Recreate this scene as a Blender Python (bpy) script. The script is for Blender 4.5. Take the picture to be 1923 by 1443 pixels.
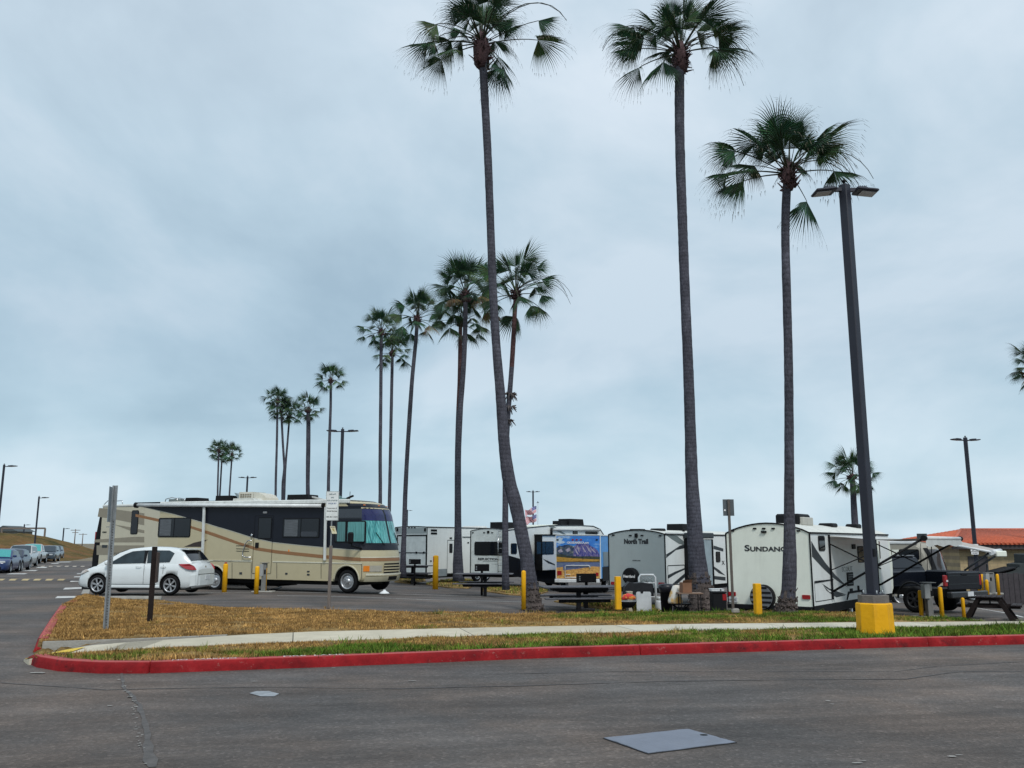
import bpy, math, random
import numpy as np
from mathutils import Matrix, Vector
for o in list(bpy.data.objects): bpy.data.objects.remove(o)
R = math.radians
S = bpy.context.scene
COL = S.collection
# ------------------------------------------------------------------ camera
PITCH = R(10.2); FPX = 1660.0; CAMZ = 1.7
cd = bpy.data.cameras.new('camera'); cam = bpy.data.objects.new('camera', cd); COL.objects.link(cam)
cam.location = (0, 0, CAMZ); cam.rotation_euler = (R(90) + PITCH, 0, 0)
cd.sensor_width = 36; cd.lens = 36 * FPX / 1923; cd.clip_start = 0.1; cd.clip_end = 6000
S.camera = cam
S.render.resolution_x = 1024; S.render.resolution_y = 768
# ------------------------------------------------------------------ sky, sun, exposure
W = bpy.data.worlds.new("World"); S.world = W; W.use_nodes = True
def world():
    nt = W.node_tree; N = nt.nodes; L = nt.links
    for n in list(N): N.remove(n)
    out = N.new('ShaderNodeOutputWorld'); bg = N.new('ShaderNodeBackground'); L.new(bg.outputs[0], out.inputs[0])
    sky = N.new('ShaderNodeTexSky'); sky.sky_type = 'NISHITA'; sky.sun_disc = False
    sky.sun_elevation = R(48); sky.sun_rotation = R(160)
    sk = N.new('ShaderNodeVectorMath'); sk.operation = 'SCALE'; sk.inputs['Scale'].default_value = 0.10
    L.new(sky.outputs[0], sk.inputs[0])
    tc = N.new('ShaderNodeTexCoord'); sep = N.new('ShaderNodeSeparateXYZ'); L.new(tc.outputs['Generated'], sep.inputs[0])
    zz = N.new('ShaderNodeMath'); zz.operation = 'ADD'; zz.inputs[1].default_value = 0.22; L.new(sep.outputs[2], zz.inputs[0])
    za = N.new('ShaderNodeMath'); za.operation = 'MAXIMUM'; za.inputs[1].default_value = 0.05; L.new(zz.outputs[0], za.inputs[0])
    dv = N.new('ShaderNodeVectorMath'); dv.operation = 'DIVIDE'; L.new(tc.outputs['Generated'], dv.inputs[0])
    cb = N.new('ShaderNodeCombineXYZ')
    for i in range(3): L.new(za.outputs[0], cb.inputs[i])
    L.new(cb.outputs[0], dv.inputs[1])
    mp = N.new('ShaderNodeMapping'); mp.inputs['Location'].default_value = (3.1, 1.7, 0.4); mp.inputs['Scale'].default_value = (0.55, 0.8, 0.9)
    L.new(dv.outputs[0], mp.inputs[0])
    n1 = N.new('ShaderNodeTexNoise'); n1.inputs['Scale'].default_value = 1.15; n1.inputs['Detail'].default_value = 5
    n1.inputs['Roughness'].default_value = 0.48; n1.inputs['Distortion'].default_value = 0.5; L.new(mp.outputs[0], n1.inputs[0])
    cr = N.new('ShaderNodeValToRGB'); e = cr.color_ramp.elements
    e[0].position = 0.375; e[0].color = (0.315, 0.44, 0.54, 1)
    e[1].position = 0.59; e[1].color = (0.72, 0.81, 0.89, 1)
    m = e.new(0.475); m.color = (0.47, 0.61, 0.71, 1)
    # brighter towards the top of the dome and in a low band over the sea
    el = N.new('ShaderNodeValToRGB'); f = el.color_ramp.elements
    f[0].position = 0.0; f[0].color = (0.50, 0.68, 0.78, 1)
    f[1].position = 0.62; f[1].color = (0.72, 0.80, 0.90, 1)
    for p, c in ((0.10, (0.46, 0.64, 0.745, 1)), (0.21, (0.35, 0.49, 0.61, 1)), (0.36, (0.46, 0.59, 0.70, 1)), (0.48, (0.64, 0.74, 0.84, 1))):
        q = f.new(p); q.color = c
    L.new(sep.outputs[2], el.inputs[0])
    n2 = N.new('ShaderNodeTexNoise'); n2.inputs['Scale'].default_value = 3.3; n2.inputs['Detail'].default_value = 6; n2.inputs['Roughness'].default_value = 0.55; n2.inputs['Distortion'].default_value = 0.3
    mp2 = N.new('ShaderNodeMapping'); mp2.inputs['Location'].default_value = (0.7, 2.2, 0.9); mp2.inputs['Scale'].default_value = (0.8, 0.8, 1.25); L.new(tc.outputs['Generated'], mp2.inputs[0]); L.new(mp2.outputs[0], n2.inputs[0])
    nm = N.new('ShaderNodeMix'); nm.inputs[0].default_value = 0.68; L.new(n1.outputs[0], nm.inputs[2]); L.new(n2.outputs[0], nm.inputs[3]); L.new(nm.outputs[0], cr.inputs[0])
    mx = N.new('ShaderNodeMix'); mx.data_type = 'RGBA'; mx.inputs[0].default_value = 0.45
    L.new(cr.outputs[0], mx.inputs[6]); L.new(el.outputs[0], mx.inputs[7])
    m2 = N.new('ShaderNodeMix'); m2.data_type = 'RGBA'; m2.inputs[0].default_value = 0.06
    L.new(mx.outputs[2], m2.inputs[6]); L.new(sk.outputs[0], m2.inputs[7])
    L.new(m2.outputs[2], bg.inputs[0]); bg.inputs[1].default_value = 0.82
world()
sl = bpy.data.lights.new('sun', 'SUN'); sun = bpy.data.objects.new('sun', sl); COL.objects.link(sun)
sl.energy = 1.5; sl.angle = R(14); sl.color = (1, 0.975, 0.94)
_e, _a = R(48), R(160)
_d = Vector((math.sin(_a) * math.cos(_e), math.cos(_a) * math.cos(_e), math.sin(_e)))
sun.rotation_euler = _d.to_track_quat('Z', 'Y').to_euler(); sun.location = (-10, -20, 40)
S.view_settings.view_transform = 'Standard'; S.view_settings.look = 'None'
S.view_settings.exposure = 0.40; S.view_settings.gamma = 1
# ------------------------------------------------------------------ helpers
def ray(u, v):
    a = (u - 961.5) / FPX; b = -(v - 721.5) / FPX
    c, s = math.cos(PITCH), math.sin(PITCH)
    return Vector((a, c - b * s, s + b * c))
def at(u, v, Y):
    d = ray(u, v); t = Y / d.y
    return Vector((d.x * t, Y, CAMZ + d.z * t))
def ss(a, b, x):
    t = max(0.0, min(1.0, (x - a) / (b - a))); return t * t * (3 - 2 * t)
def curb_y(x): return 13.66 + 0.222 * x
def H(x, y):
    s = y - curb_y(x)
    xt = -0.6 * ss(-10, 10, x) - 0.4 * ss(15, 25, x)
    k = 0.2 + 0.8 * ss(-25, -8, x)
    yt = -0.022 * max(0, min(y, 110) - 30) * k
    return (xt + yt) * ss(1, 4.5, s)
def gp(u, v, f=None):
    f = f or H
    d = ray(u, v); t = 1.0; p = None
    while t < 600:
        x, y, z = d.x * t, d.y * t, CAMZ + d.z * t
        if z <= f(x, y):
            lo, hi = t - 0.4, t
            for _ in range(20):
                m = (lo + hi) / 2
                if CAMZ + d.z * m <= f(d.x * m, d.y * m): hi = m
                else: lo = m
            return Vector((d.x * hi, d.y * hi, f(d.x * hi, d.y * hi)))
        t += 0.4
    return None
def setp(o, label=None, cat=None, group=None, kind=None):
    if label: o['label'] = label
    if cat: o['category'] = cat
    if group: o['group'] = group
    if kind: o['kind'] = kind
    return o
def thing(name, label, cat, loc=(0, 0, 0), rz=0, group=None, rx=0, ry=0):
    o = bpy.data.objects.new(name, None); COL.objects.link(o); o.empty_display_size = 0.3
    o.location = loc; o.rotation_euler = (rx, ry, rz); setp(o, label, cat, group); return o
def copy_tree(o, parent=None):
    c = o.copy(); COL.objects.link(c); c.parent = parent
    for ch in list(o.children): copy_tree(ch, c)
    return c
def frame(o):
    from mathutils import Euler
    return Matrix.Translation(o.location) @ Euler(o.rotation_euler).to_matrix().to_4x4()
class Tr:
    """turns picture points into points of one flat side of a thing, in the thing's own space"""
    def __init__(s, o, axis, val):
        s.Mi = frame(o).inverted(); s.a = axis; s.v = val
    def __call__(s, u, v, off=0.0):
        o = s.Mi @ Vector((0, 0, CAMZ)); d = s.Mi.to_3x3() @ ray(u, v)
        t = (s.v - o[s.a]) / d[s.a]; p = o + d * t; p[s.a] = s.v + off; return p
class MB:
    def __init__(s): s.v = []; s.f = []; s.m = []; s.k = 0; s.sm = []; s.smooth = False
    def mat(s, k): s.k = k; return s
    def sh(s, b): s.smooth = b; return s
    def face(s, idx): s.f.append(tuple(idx)); s.m.append(s.k); s.sm.append(s.smooth)
    def add(s, vs, fs):
        b = len(s.v); s.v += [tuple(p) for p in vs]
        for f in fs: s.face([b + i for i in f])
        return s
    def poly(s, pts): return s.add(pts, [tuple(range(len(pts)))])
    def box(s, c, d, bv=0.0, rz=0.0, rx=0.0, ry=0.0):
        hx, hy, hz = d[0] / 2, d[1] / 2, d[2] / 2
        if bv <= 0:
            vs = [(x, y, z) for x in (-hx, hx) for y in (-hy, hy) for z in (-hz, hz)]
            fs = [(0, 1, 3, 2), (4, 6, 7, 5), (0, 4, 5, 1), (2, 3, 7, 6), (0, 2, 6, 4), (1, 5, 7, 3)]
        else:
            bv = min(bv, hx * .95, hy * .95, hz * .95)
            def ring(ix, iy, z):
                return [(hx - ix, -hy + iy + bv, z), (hx - ix, hy - iy - bv, z), (hx - ix - bv, hy - iy, z), (-hx + ix + bv, hy - iy, z),
                        (-hx + ix, hy - iy - bv, z), (-hx + ix, -hy + iy + bv, z), (-hx + ix + bv, -hy + iy, z), (hx - ix - bv, -hy + iy, z)]
            i = bv * .99
            def small(z): 
                a, b = hx - bv, hy - bv; e = bv * .02
                return [(a, -b + e, z), (a, b - e, z), (a - e, b, z), (-a + e, b, z), (-a, b - e, z), (-a, -b + e, z), (-a + e, -b, z), (a - e, -b, z)]
            rs = [small(-hz), ring(0, 0, -hz + bv), ring(0, 0, hz - bv), small(hz)]
            vs = [p for r in rs for p in r]; fs = []
            for k in range(3):
                for j in range(8): fs.append((k * 8 + j, k * 8 + (j + 1) % 8, (k + 1) * 8 + (j + 1) % 8, (k + 1) * 8 + j))
            fs.append(tuple(range(7, -1, -1))); fs.append(tuple(range(24, 32)))
        M = Matrix.Translation(c) @ Matrix.Rotation(rz, 4, 'Z') @ Matrix.Rotation(ry, 4, 'Y') @ Matrix.Rotation(rx, 4, 'X')
        return s.add([M @ Vector(p) for p in vs], fs)
    def tube(s, path, rad, n=10, cap=True, sm=True, jit=None, flat=1.0):
        P = [Vector(p) for p in path]
        if not hasattr(rad, '__len__'): rad = [rad] * len(P)
        t0 = (P[1] - P[0]).normalized()
        ref = Vector((0, 0, 1)) if abs(t0.z) < .9 else Vector((1, 0, 0))
        a = t0.cross(ref).normalized()
        b0 = len(s.v); old = s.smooth; s.smooth = sm
        for i, p in enumerate(P):
            t = ((P[min(i + 1, len(P) - 1)] - P[max(i - 1, 0)])).normalized()
            a = (a - t * a.dot(t)).normalized(); b = t.cross(a)
            for j in range(n):
                w = 2 * math.pi * j / n; r = rad[i] * (1 if jit is None else jit(i, j))
                s.v.append(tuple(p + a * (math.cos(w) * r) + b * (math.sin(w) * r * flat)))
        for i in range(len(P) - 1):
            for j in range(n):
                s.face((b0 + i * n + j, b0 + i * n + (j + 1) % n, b0 + (i + 1) * n + (j + 1) % n, b0 + (i + 1) * n + j))
        s.smooth = False
        if cap:
            s.face([b0 + j for j in range(n - 1, -1, -1)]); s.face([b0 + (len(P) - 1) * n + j for j in range(n)])
        s.smooth = old; return s
    def lathe(s, c, axis, prof, n=24, sm=True):
        """prof: (offset along axis, radius)"""
        ax = Vector(axis).normalized(); ref = Vector((0, 0, 1)) if abs(ax.z) < .9 else Vector((1, 0, 0))
        a = ax.cross(ref).normalized(); b = ax.cross(a); c = Vector(c); b0 = len(s.v); old = s.smooth; s.smooth = sm
        for (h, r) in prof:
            for j in range(n):
                w = 2 * math.pi * j / n; s.v.append(tuple(c + ax * h + a * (math.cos(w) * r) + b * (math.sin(w) * r)))
        for i in range(len(prof) - 1):
            for j in range(n): s.face((b0 + i * n + j, b0 + i * n + (j + 1) % n, b0 + (i + 1) * n + (j + 1) % n, b0 + (i + 1) * n + j))
        s.smooth = False
        s.face([b0 + j for j in range(n - 1, -1, -1)]); s.face([b0 + (len(prof) - 1) * n + j for j in range(n)])
        s.smooth = old; return s
    def prism(s, pts, off):
        """pts: planar polygon (3-D points), off: extrusion vector"""
        n = len(pts); off = Vector(off); b = len(s.v)
        s.v += [tuple(p) for p in pts] + [tuple(Vector(p) + off) for p in pts]
        s.face([b + i for i in range(n - 1, -1, -1)]); s.face([b + n + i for i in range(n)])
        for i in range(n): s.face((b + i, b + (i + 1) % n, b + n + (i + 1) % n, b + n + i))
        return s
    def mesh(s, name, mats):
        me = bpy.data.meshes.new(name); me.from_pydata(s.v, [], s.f)
        for m in (mats if isinstance(mats, (list, tuple)) else [mats]): me.materials.append(m)
        me.polygons.foreach_set('material_index', s.m); me.polygons.foreach_set('use_smooth', s.sm)
        me.update(); return me
    def build(s, name, mats, parent=None, fix=True, **kw):
        me = s.mesh(name, mats)
        if fix:
            import bmesh
            bm = bmesh.new(); bm.from_mesh(me); bmesh.ops.recalc_face_normals(bm, faces=bm.faces); bm.to_mesh(me); bm.free()
        o = bpy.data.objects.new(name, me); COL.objects.link(o); o.parent = parent; setp(o, **kw); return o
def P(name, mats, parent, fn, **kw):
    m = MB(); fn(m); return m.build(name, mats, parent, **kw)
# ---- materials
def lin(c): return tuple(((x / 255) / 12.92 if x / 255 <= .04045 else ((x / 255 + .055) / 1.055) ** 2.4) for x in c)
MT = {}
def mat(name, col, rough=.6, metal=0, var=.12, vs=3.0, bump=0, bs=40, spec=.5, dirt=0, emit=None, coat=0, stretch=None):
    if name in MT: return MT[name]
    m = bpy.data.materials.new(name); m.use_nodes = True; nt = m.node_tree; N = nt.nodes; L = nt.links
    b = N['Principled BSDF']; b.inputs['Roughness'].default_value = rough; b.inputs['Metallic'].default_value = metal
    b.inputs['Specular IOR Level'].default_value = spec; b.inputs['Coat Weight'].default_value = coat
    b.inputs['Coat Roughness'].default_value = .08
    tc = N.new('ShaderNodeTexCoord'); vec = tc.outputs['Object']
    if stretch:
        mp = N.new('ShaderNodeMapping'); mp.inputs['Scale'].default_value = stretch; L.new(vec, mp.inputs[0]); vec = mp.outputs[0]
    n = N.new('ShaderNodeTexNoise'); n.inputs['Scale'].default_value = vs; n.inputs['Detail'].default_value = 6; n.inputs['Roughness'].default_value = .6
    L.new(vec, n.inputs[0])
    r = N.new('ShaderNodeValToRGB'); c = col
    r.color_ramp.elements[0].position = .3; r.color_ramp.elements[1].position = .7
    r.color_ramp.elements[0].color = (*[x * (1 - var) for x in c], 1); r.color_ramp.elements[1].color = (*[min(1, x * (1 + var)) for x in c], 1)
    L.new(n.outputs[0], r.inputs[0]); last = r.outputs[0]
    if dirt:
        n2 = N.new('ShaderNodeTexNoise'); n2.inputs['Scale'].default_value = 1.3; n2.inputs['Detail'].default_value = 8; n2.inputs['Roughness'].default_value = .7
        mp2 = N.new('ShaderNodeMapping'); mp2.inputs['Scale'].default_value = (3, 3, .7); L.new(tc.outputs['Object'], mp2.inputs[0]); L.new(mp2.outputs[0], n2.inputs[0])
        r2 = N.new('ShaderNodeValToRGB'); r2.color_ramp.elements[0].position = .5; r2.color_ramp.elements[1].position = .75
        r2.color_ramp.elements[0].color = (0, 0, 0, 1); r2.color_ramp.elements[1].color = (dirt, dirt, dirt, 1); L.new(n2.outputs[0], r2.inputs[0])
        mx = N.new('ShaderNodeMix'); mx.data_type = 'RGBA'; L.new(r2.outputs[0], mx.inputs[0]); L.new(last, mx.inputs[6]); mx.inputs[7].default_value = (.10, .085, .07, 1)
        last = mx.outputs[2]
    L.new(last, b.inputs['Base Color'])
    if bump:
        n3 = N.new('ShaderNodeTexNoise'); n3.inputs['Scale'].default_value = bs; n3.inputs['Detail'].default_value = 4; L.new(vec, n3.inputs[0])
        bp = N.new('ShaderNodeBump'); bp.inputs['Strength'].default_value = bump; bp.inputs['Distance'].default_value = .02
        L.new(n3.outputs[0], bp.inputs['Height']); L.new(bp.outputs[0], b.inputs['Normal'])
    MT[name] = m; return m
white = mat('white_gelcoat', (.74, .77, .75), .38, dirt=.10, var=.03, coat=.15)
greyw = mat('grey_gelcoat', (.36, .41, .41), .45, dirt=.08, var=.03)
mint = mat('off_white_panel', (.78, .81, .71), .45, dirt=.10, var=.03)
beige = mat('beige_panel', (.47, .415, .265), .4, var=.03, dirt=.06, coat=.15)
taupe = mat('taupe_panel', (.25, .225, .17), .45, var=.05)
brownst = mat('brown_stripe', (.26, .13, .055), .5, var=.05)
navy = mat('navy_paint', (.007, .009, .016), .4, var=.1, spec=.3)
black = mat('black_plastic', (.006, .0065, .008), .6, var=.2, spec=.2)
dgrey = mat('dark_grey_graphic', (.028, .035, .040), .5, var=.08)
mgrey = mat('mid_grey_graphic', (.16, .19, .19), .45, var=.08)
glass = mat('tinted_glass', (.006, .008, .012), .08, var=.1, spec=.4)
glassb = mat('blue_glass', (.02, .035, .05), .06, var=.1, spec=.8)
chrome = mat('chrome', (.55, .56, .57), .22, 1, var=.05)
steel = mat('galvanized_steel', (.28, .30, .31), .5, .6, var=.2, vs=8, bump=.2)
rubber = mat('tyre_rubber', (.008, .008, .009), .85, var=.2, spec=.2)
hub = mat('wheel_metal', (.42, .43, .44), .35, .7, var=.1)
roofw = mat('roof_membrane', (.62, .63, .58), .6, dirt=.35, var=.06)
rubred = mat('red_lens', (.30, .010, .016), .2, var=.1, coat=.5)
amber = mat('amber_lens', (.75, .22, .02), .2, var=.1, coat=.5)
yellow = mat('yellow_paint', (.80, .40, .006), .6, spec=.25, var=.08, bump=.35, bs=12, dirt=.30)
teal = mat('teal_sunshade', (.05, .30, .30), .55, var=.35, vs=6, stretch=(6, 6, .6))
tealdk = mat('dim_curtain', (.08, .20, .20), .6, var=.4, vs=6, stretch=(8, 8, .4))
bluetint = mat('blue_windshield_tint', (.014, .018, .085), .15, var=.2)
tabled = mat('dark_plastic_lumber', (.010, .010, .012), .75, spec=.2, var=.25, vs=12, bump=.2)
tabletop = mat('weathered_table_top', (.085, .085, .095), .65, spec=.3, var=.25, vs=9, bump=.2)
woodb = mat('brown_post_wood', (.018, .013, .012), .85, spec=.2, var=.3, vs=9, bump=.5)
woodg = mat('weathered_grey_wood', (.17, .14, .12), .85, var=.4, vs=7, bump=.6, stretch=(6, 6, .5))
polem = mat('lamp_pole_paint', (.020, .022, .034), .5, var=.12, vs=4, bump=.1, spec=.4)
conc = mat('concrete', (.30, .29, .26), .85, var=.18, vs=4, bump=.5, bs=30, dirt=.15)
walkc = mat('sidewalk_concrete', (.54, .49, .38), .85, var=.10, vs=2.5, bump=.4, bs=40, dirt=.18)
cardb = mat('cardboard', (.22, .11, .06), .8)
plas_w = mat('white_plastic', (.66, .68, .68), .4, dirt=.1)
utilg = mat('utility_box_grey', (.20, .20, .19), .6, .2, dirt=.3)
kb = mat('lettering_dark', (.02, .022, .025), .5)
kw = mat('lettering_white', (.8, .8, .8), .5)
def text(s, parent, c, w, h, m, face='rear', name='lettering', bold=0.0, th=.004, **kw_):
    cu = bpy.data.curves.new('t', 'FONT'); cu.body = s; cu.extrude = 0; cu.offset = bold; cu.align_x = 'CENTER'; cu.align_y = 'CENTER'; cu.resolution_u = 3
    o = bpy.data.objects.new('t', cu); COL.objects.link(o)
    me = bpy.data.meshes.new_from_object(o.evaluated_get(bpy.context.evaluated_depsgraph_get())); bpy.data.objects.remove(o); bpy.data.curves.remove(cu)
    co = np.array([v.co[:] for v in me.vertices]); lo = co.min(0); hi = co.max(0); me_f = [tuple(p.vertices) for p in me.polygons]
    sx = w / (hi[0] - lo[0]); sy = (h / (hi[1] - lo[1])) if h else sx
    x = (co[:, 0] - (lo[0] + hi[0]) / 2) * sx; y = (co[:, 1] - (lo[1] + hi[1]) / 2) * sy
    if face == 'rear': V = [(c[0] + a, c[1] - th, c[2] + b) for a, b in zip(x, y)]
    elif face == 'right': V = [(c[0] + th, c[1] + a, c[2] + b) for a, b in zip(x, y)]
    elif face == 'flat': V = [(c[0] + a * kw_.get('dx', (1, 0))[0] - b * kw_.get('dx', (1, 0))[1], c[1] + a * kw_.get('dx', (1, 0))[1] + b * kw_.get('dx', (1, 0))[0], c[2] + th) for a, b in zip(x, y)]
    bpy.data.meshes.remove(me)
    mb = MB(); mb.add(V, me_f); return mb.build(name, m, parent, fix=False)
# ================================================================== ground, road, verge
def noise_nodes(N, L, vec, sc, det=5, ro=.6, scl=None):
    if scl:
        mp = N.new('ShaderNodeMapping'); mp.inputs['Scale'].default_value = scl; L.new(vec, mp.inputs[0]); vec = mp.outputs[0]
    n = N.new('ShaderNodeTexNoise'); n.inputs['Scale'].default_value = sc; n.inputs['Detail'].default_value = det; n.inputs['Roughness'].default_value = ro
    L.new(vec, n.inputs[0]); return n.outputs[0]
def ramp(N, L, src, stops):
    r = N.new('ShaderNodeValToRGB'); e = r.color_ramp.elements
    e[0].position, e[0].color = stops[0][0], (*stops[0][1], 1); e[1].position, e[1].color = stops[-1][0], (*stops[-1][1], 1)
    for p, c in stops[1:-1]:
        q = e.new(p); q.color = (*c, 1)
    L.new(src, r.inputs[0]); return r.outputs[0]
def mixc(N, L, f, a, b, mode='MIX'):
    m = N.new('ShaderNodeMix'); m.data_type = 'RGBA'; m.blend_type = mode
    if isinstance(f, float): m.inputs[0].default_value = f
    else: L.new(f, m.inputs[0])
    for k, x in ((6, a), (7, b)):
        if isinstance(x, tuple): m.inputs[k].default_value = (*x, 1)
        else: L.new(x, m.inputs[k])
    return m.outputs[2]
g3 = lambda x: (x, x, x)
def asphalt(name, base, warm=0.0):
    m = bpy.data.materials.new(name); m.use_nodes = True; N = m.node_tree.nodes; L = m.node_tree.links; b = N['Principled BSDF']
    tc = N.new('ShaderNodeTexCoord').outputs['Object']
    big = ramp(N, L, noise_nodes(N, L, tc, .22, 6, .62), [(.36, tuple(x * .72 for x in base)), (.5, base), (.65, (base[0] * 1.42, base[1] * 1.36, base[2] * 1.3))])
    med = ramp(N, L, noise_nodes(N, L, tc, 1.6, 6, .7, (.5, 1.6, 1)), [(.35, g3(.80)), (.65, g3(1.14))])
    c = mixc(N, L, 1.0, big, med, 'MULTIPLY')
    v = N.new('ShaderNodeTexVoronoi'); v.inputs['Scale'].default_value = 38; L.new(tc, v.inputs[0])
    ag = ramp(N, L, v.outputs['Color'], [(.0, g3(.62)), (.62, g3(.92)), (.80, g3(1.15)), (.97, g3(1.8))])
    c = mixc(N, L, .75, c, ag, 'MULTIPLY')
    f = ramp(N, L, noise_nodes(N, L, tc, 150, 2), [(.35, g3(.7)), (.65, g3(1.3))]); c = mixc(N, L, .8, c, f, 'MULTIPLY')
    worn = ramp(N, L, noise_nodes(N, L, tc, .9, 9, .75), [(.62, g3(0)), (.76, g3(.42))])
    c = mixc(N, L, worn, c, (.19, .165, .14))
    mr = N.new('ShaderNodeMapping'); mr.inputs['Rotation'].default_value = (0, 0, -R(12.5)); L.new(tc, mr.inputs[0])
    sk = ramp(N, L, noise_nodes(N, L, mr.outputs[0], 1.0, 7, .62, (.10, 1.5, 1)), [(.33, g3(.66)), (.5, g3(1)), (.66, g3(1.34))]); c = mixc(N, L, .65, c, sk, 'MULTIPLY')
    sk2 = ramp(N, L, noise_nodes(N, L, mr.outputs[0], 1.0, 8, .7, (.35, 6, 1)), [(.56, g3(0)), (.70, g3(.16))]); c = mixc(N, L, sk2, c, (.22, .195, .165))
    wm = ramp(N, L, noise_nodes(N, L, tc, .35, 5, .6, (1, 1, 1)), [(.42, (.94, .96, .98)), (.62, (1.16, 1.04, .95))]); c = mixc(N, L, 1.0, c, wm, 'MULTIPLY')
    scuff = ramp(N, L, noise_nodes(N, L, tc, 6, 8, .8, (.6, 2.2, 1)), [(.69, g3(0)), (.76, g3(.45))])
    c = mixc(N, L, scuff, c, (.24, .22, .19))
    L.new(c, b.inputs['Base Color']); b.inputs['Roughness'].default_value = .82; b.inputs['Specular IOR Level'].default_value = .3
    bp = N.new('ShaderNodeBump'); bp.inputs['Strength'].default_value = .55; bp.inputs['Distance'].default_value = .012
    L.new(v.outputs['Distance'], bp.inputs['Height']); L.new(bp.outputs[0], b.inputs['Normal']); return m
road_m = asphalt('asphalt_road', (.099, .089, .083)); lot_m = asphalt('asphalt_lot', (.098, .096, .096))
def sheet(name, xs, ys, zf, m, **kw):
    mb = MB(); nx = len(xs)
    for y in ys:
        for x in xs: mb.v.append((x, y, zf(x, y)))
    for j in range(len(ys) - 1):
        for i in range(nx - 1): mb.face((j * nx + i, j * nx + i + 1, (j + 1) * nx + i + 1, (j + 1) * nx + i))
    mb.sm = [True] * len(mb.f); return mb.build(name, m, fix=False, **kw)
xs = [-3000, -600, -200, -120] + list(np.arange(-90, 60, 1.5)) + [70, 100, 200, 600, 3000]
ys = [-200, -60, -20] + list(np.arange(-10, 120, 1.5)) + [140, 200, 400, 1000, 5000]
gm = mat('sandy_ground', (.16, .13, .08), .9, var=.4, vs=.05)
sheet('ground', xs, ys, lambda x, y: H(x, y) - .03 - (.0 if y < 400 else 1.5), gm, kind='structure')
xs = list(np.arange(-66, 45, 1.0)); ys = list(np.arange(-9, 105, 1.0))
sheet('road', xs, ys, H, road_m, kind='structure')
# ---- verge (grass island) between the road kerb and the campground lot
FRONT = [(-13.3, 28.4), (-12.9, 26.8), (-11.5, 23.1), (-9.6, 18.9), (-7.62, 14.6), (-7.34, 13.98), (-7.08, 13.37), (-6.6, 12.78), (-6.1, 12.4), (-5.48, 12.2), (-4.83, 12.2), (-2.73, 12.78), (.32, 13.74), (3.79, 14.57), (6.08, 15.1), (8.93, 15.67), (30, 20.3)]
BACK = [(-13.3, 28.9), (-10.7, 27.4), (-7.5, 24.2), (-4.2, 22.2), (0, 21.6), (2, 22.4), (5, 22.8), (7.6, 22.6), (8.8, 20.8), (9.8, 19.1), (13, 19.0), (13.8, 20.4), (30, 24)]
WU = [(-7.55, 14.62), (-7.0, 14.75), (-5.9, 15.2), (-4.6, 15.85)]
WF = [(-7.5, 14.3), (-6.7, 14.15), (-5.7, 15.0), (-4.6, 15.85), (-3.5, 16.4), (.4, 17.36), (3.6, 17.9), (6.9, 18.25), (10.3, 18.5), (30, 22.5)]   # pavement far edge
WN = [(-7.15, 13.45), (-6.85, 13.02), (-6.4, 13.3), (-5.4, 13.95), (-3.2, 14.85), (.37, 16.0), (3.35, 16.55), (6.5, 17.1), (9.8, 17.6), (30, 21.4)]   # pavement near edge
def ip(pl, x): return float(np.interp(x, [p[0] for p in pl], [p[1] for p in pl]))
def walk_drop(x): return .14 * (1 - ss(-7.4, -6.45, x))     # the kerb ramp
def vnoise(x, y): return math.sin(x * 1.3 + 2.1 * math.sin(y * .7)) * math.cos(y * 1.1 + 1.7 * math.sin(x * .5))
def VZ(x, y):
    f, b = ip(FRONT, x), ip(BACK, x); t = (y - f) / max(b - f, .1)
    top = .132 + .03 * vnoise(x * 1.5, y * 1.5) * ss(0, .08, t) + .04 * ss(.1, .4, t) * (1 - ss(.45, .8, t)) * ss(-9, -3, x) - .13 * ss(.3, 1, t) * (1 - ss(-9, -5, x))
    wf, wn = ip(WF, x), ip(WN, x)
    if x < -4.6: wf = ip(WU, x)
    if x > -7.6 and wn - .35 < y < wf + .25:
        k = ss(wn - .35, wn, y) * (1 - ss(wf, wf + .25, y)); top = top * (1 - k) + (.13 - walk_drop(x)) * k
    e = H(x, y) + .012; w = 1.6 if 1 < x < 9 else .9
    k = ss(b - w, b, y); return top * (1 - k) + e * k
def verge_mat():
    m = bpy.data.materials.new('verge_soil_and_grass'); m.use_nodes = True; N = m.node_tree.nodes; L = m.node_tree.links; b = N['Principled BSDF']
    tc = N.new('ShaderNodeTexCoord').outputs['Object']
    c = ramp(N, L, noise_nodes(N, L, tc, .9, 8, .72), [(.30, (.06, .045, .025)), (.48, (.24, .155, .06)), (.60, (.38, .25, .10)), (.72, (.15, .11, .05))])
    f = ramp(N, L, noise_nodes(N, L, tc, 14, 6, .8), [(.35, g3(.55)), (.65, g3(1.35))]); c = mixc(N, L, 1.0, c, f, 'MULTIPLY')
    L.new(c, b.inputs['Base Color']); b.inputs['Roughness'].default_value = .95; b.inputs['Specular IOR Level'].default_value = .1
    bp = N.new('ShaderNodeBump'); bp.inputs['Strength'].default_value = .9; bp.inputs['Distance'].default_value = .04
    L.new(noise_nodes(N, L, tc, 22, 6, .8), bp.inputs['Height']); L.new(bp.outputs[0], b.inputs['Normal']); return m
def verge():
    mb = MB(); mb.smooth = True; cols = list(np.arange(-13.3, 30, .25)); n = 48
    for x in cols:
        f, b = ip(FRONT, x) + .10, ip(BACK, x)
        for j in range(n):
            y = f + (b - f) * j / (n - 1); mb.v.append((x, y, VZ(x, y)))
    for i in range(len(cols) - 1):
        for j in range(n - 1): mb.face((i * n + j, (i + 1) * n + j, (i + 1) * n + j + 1, i * n + j + 1))
    mb.build('verge', verge_mat(), fix=False, kind='structure')
verge()
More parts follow.
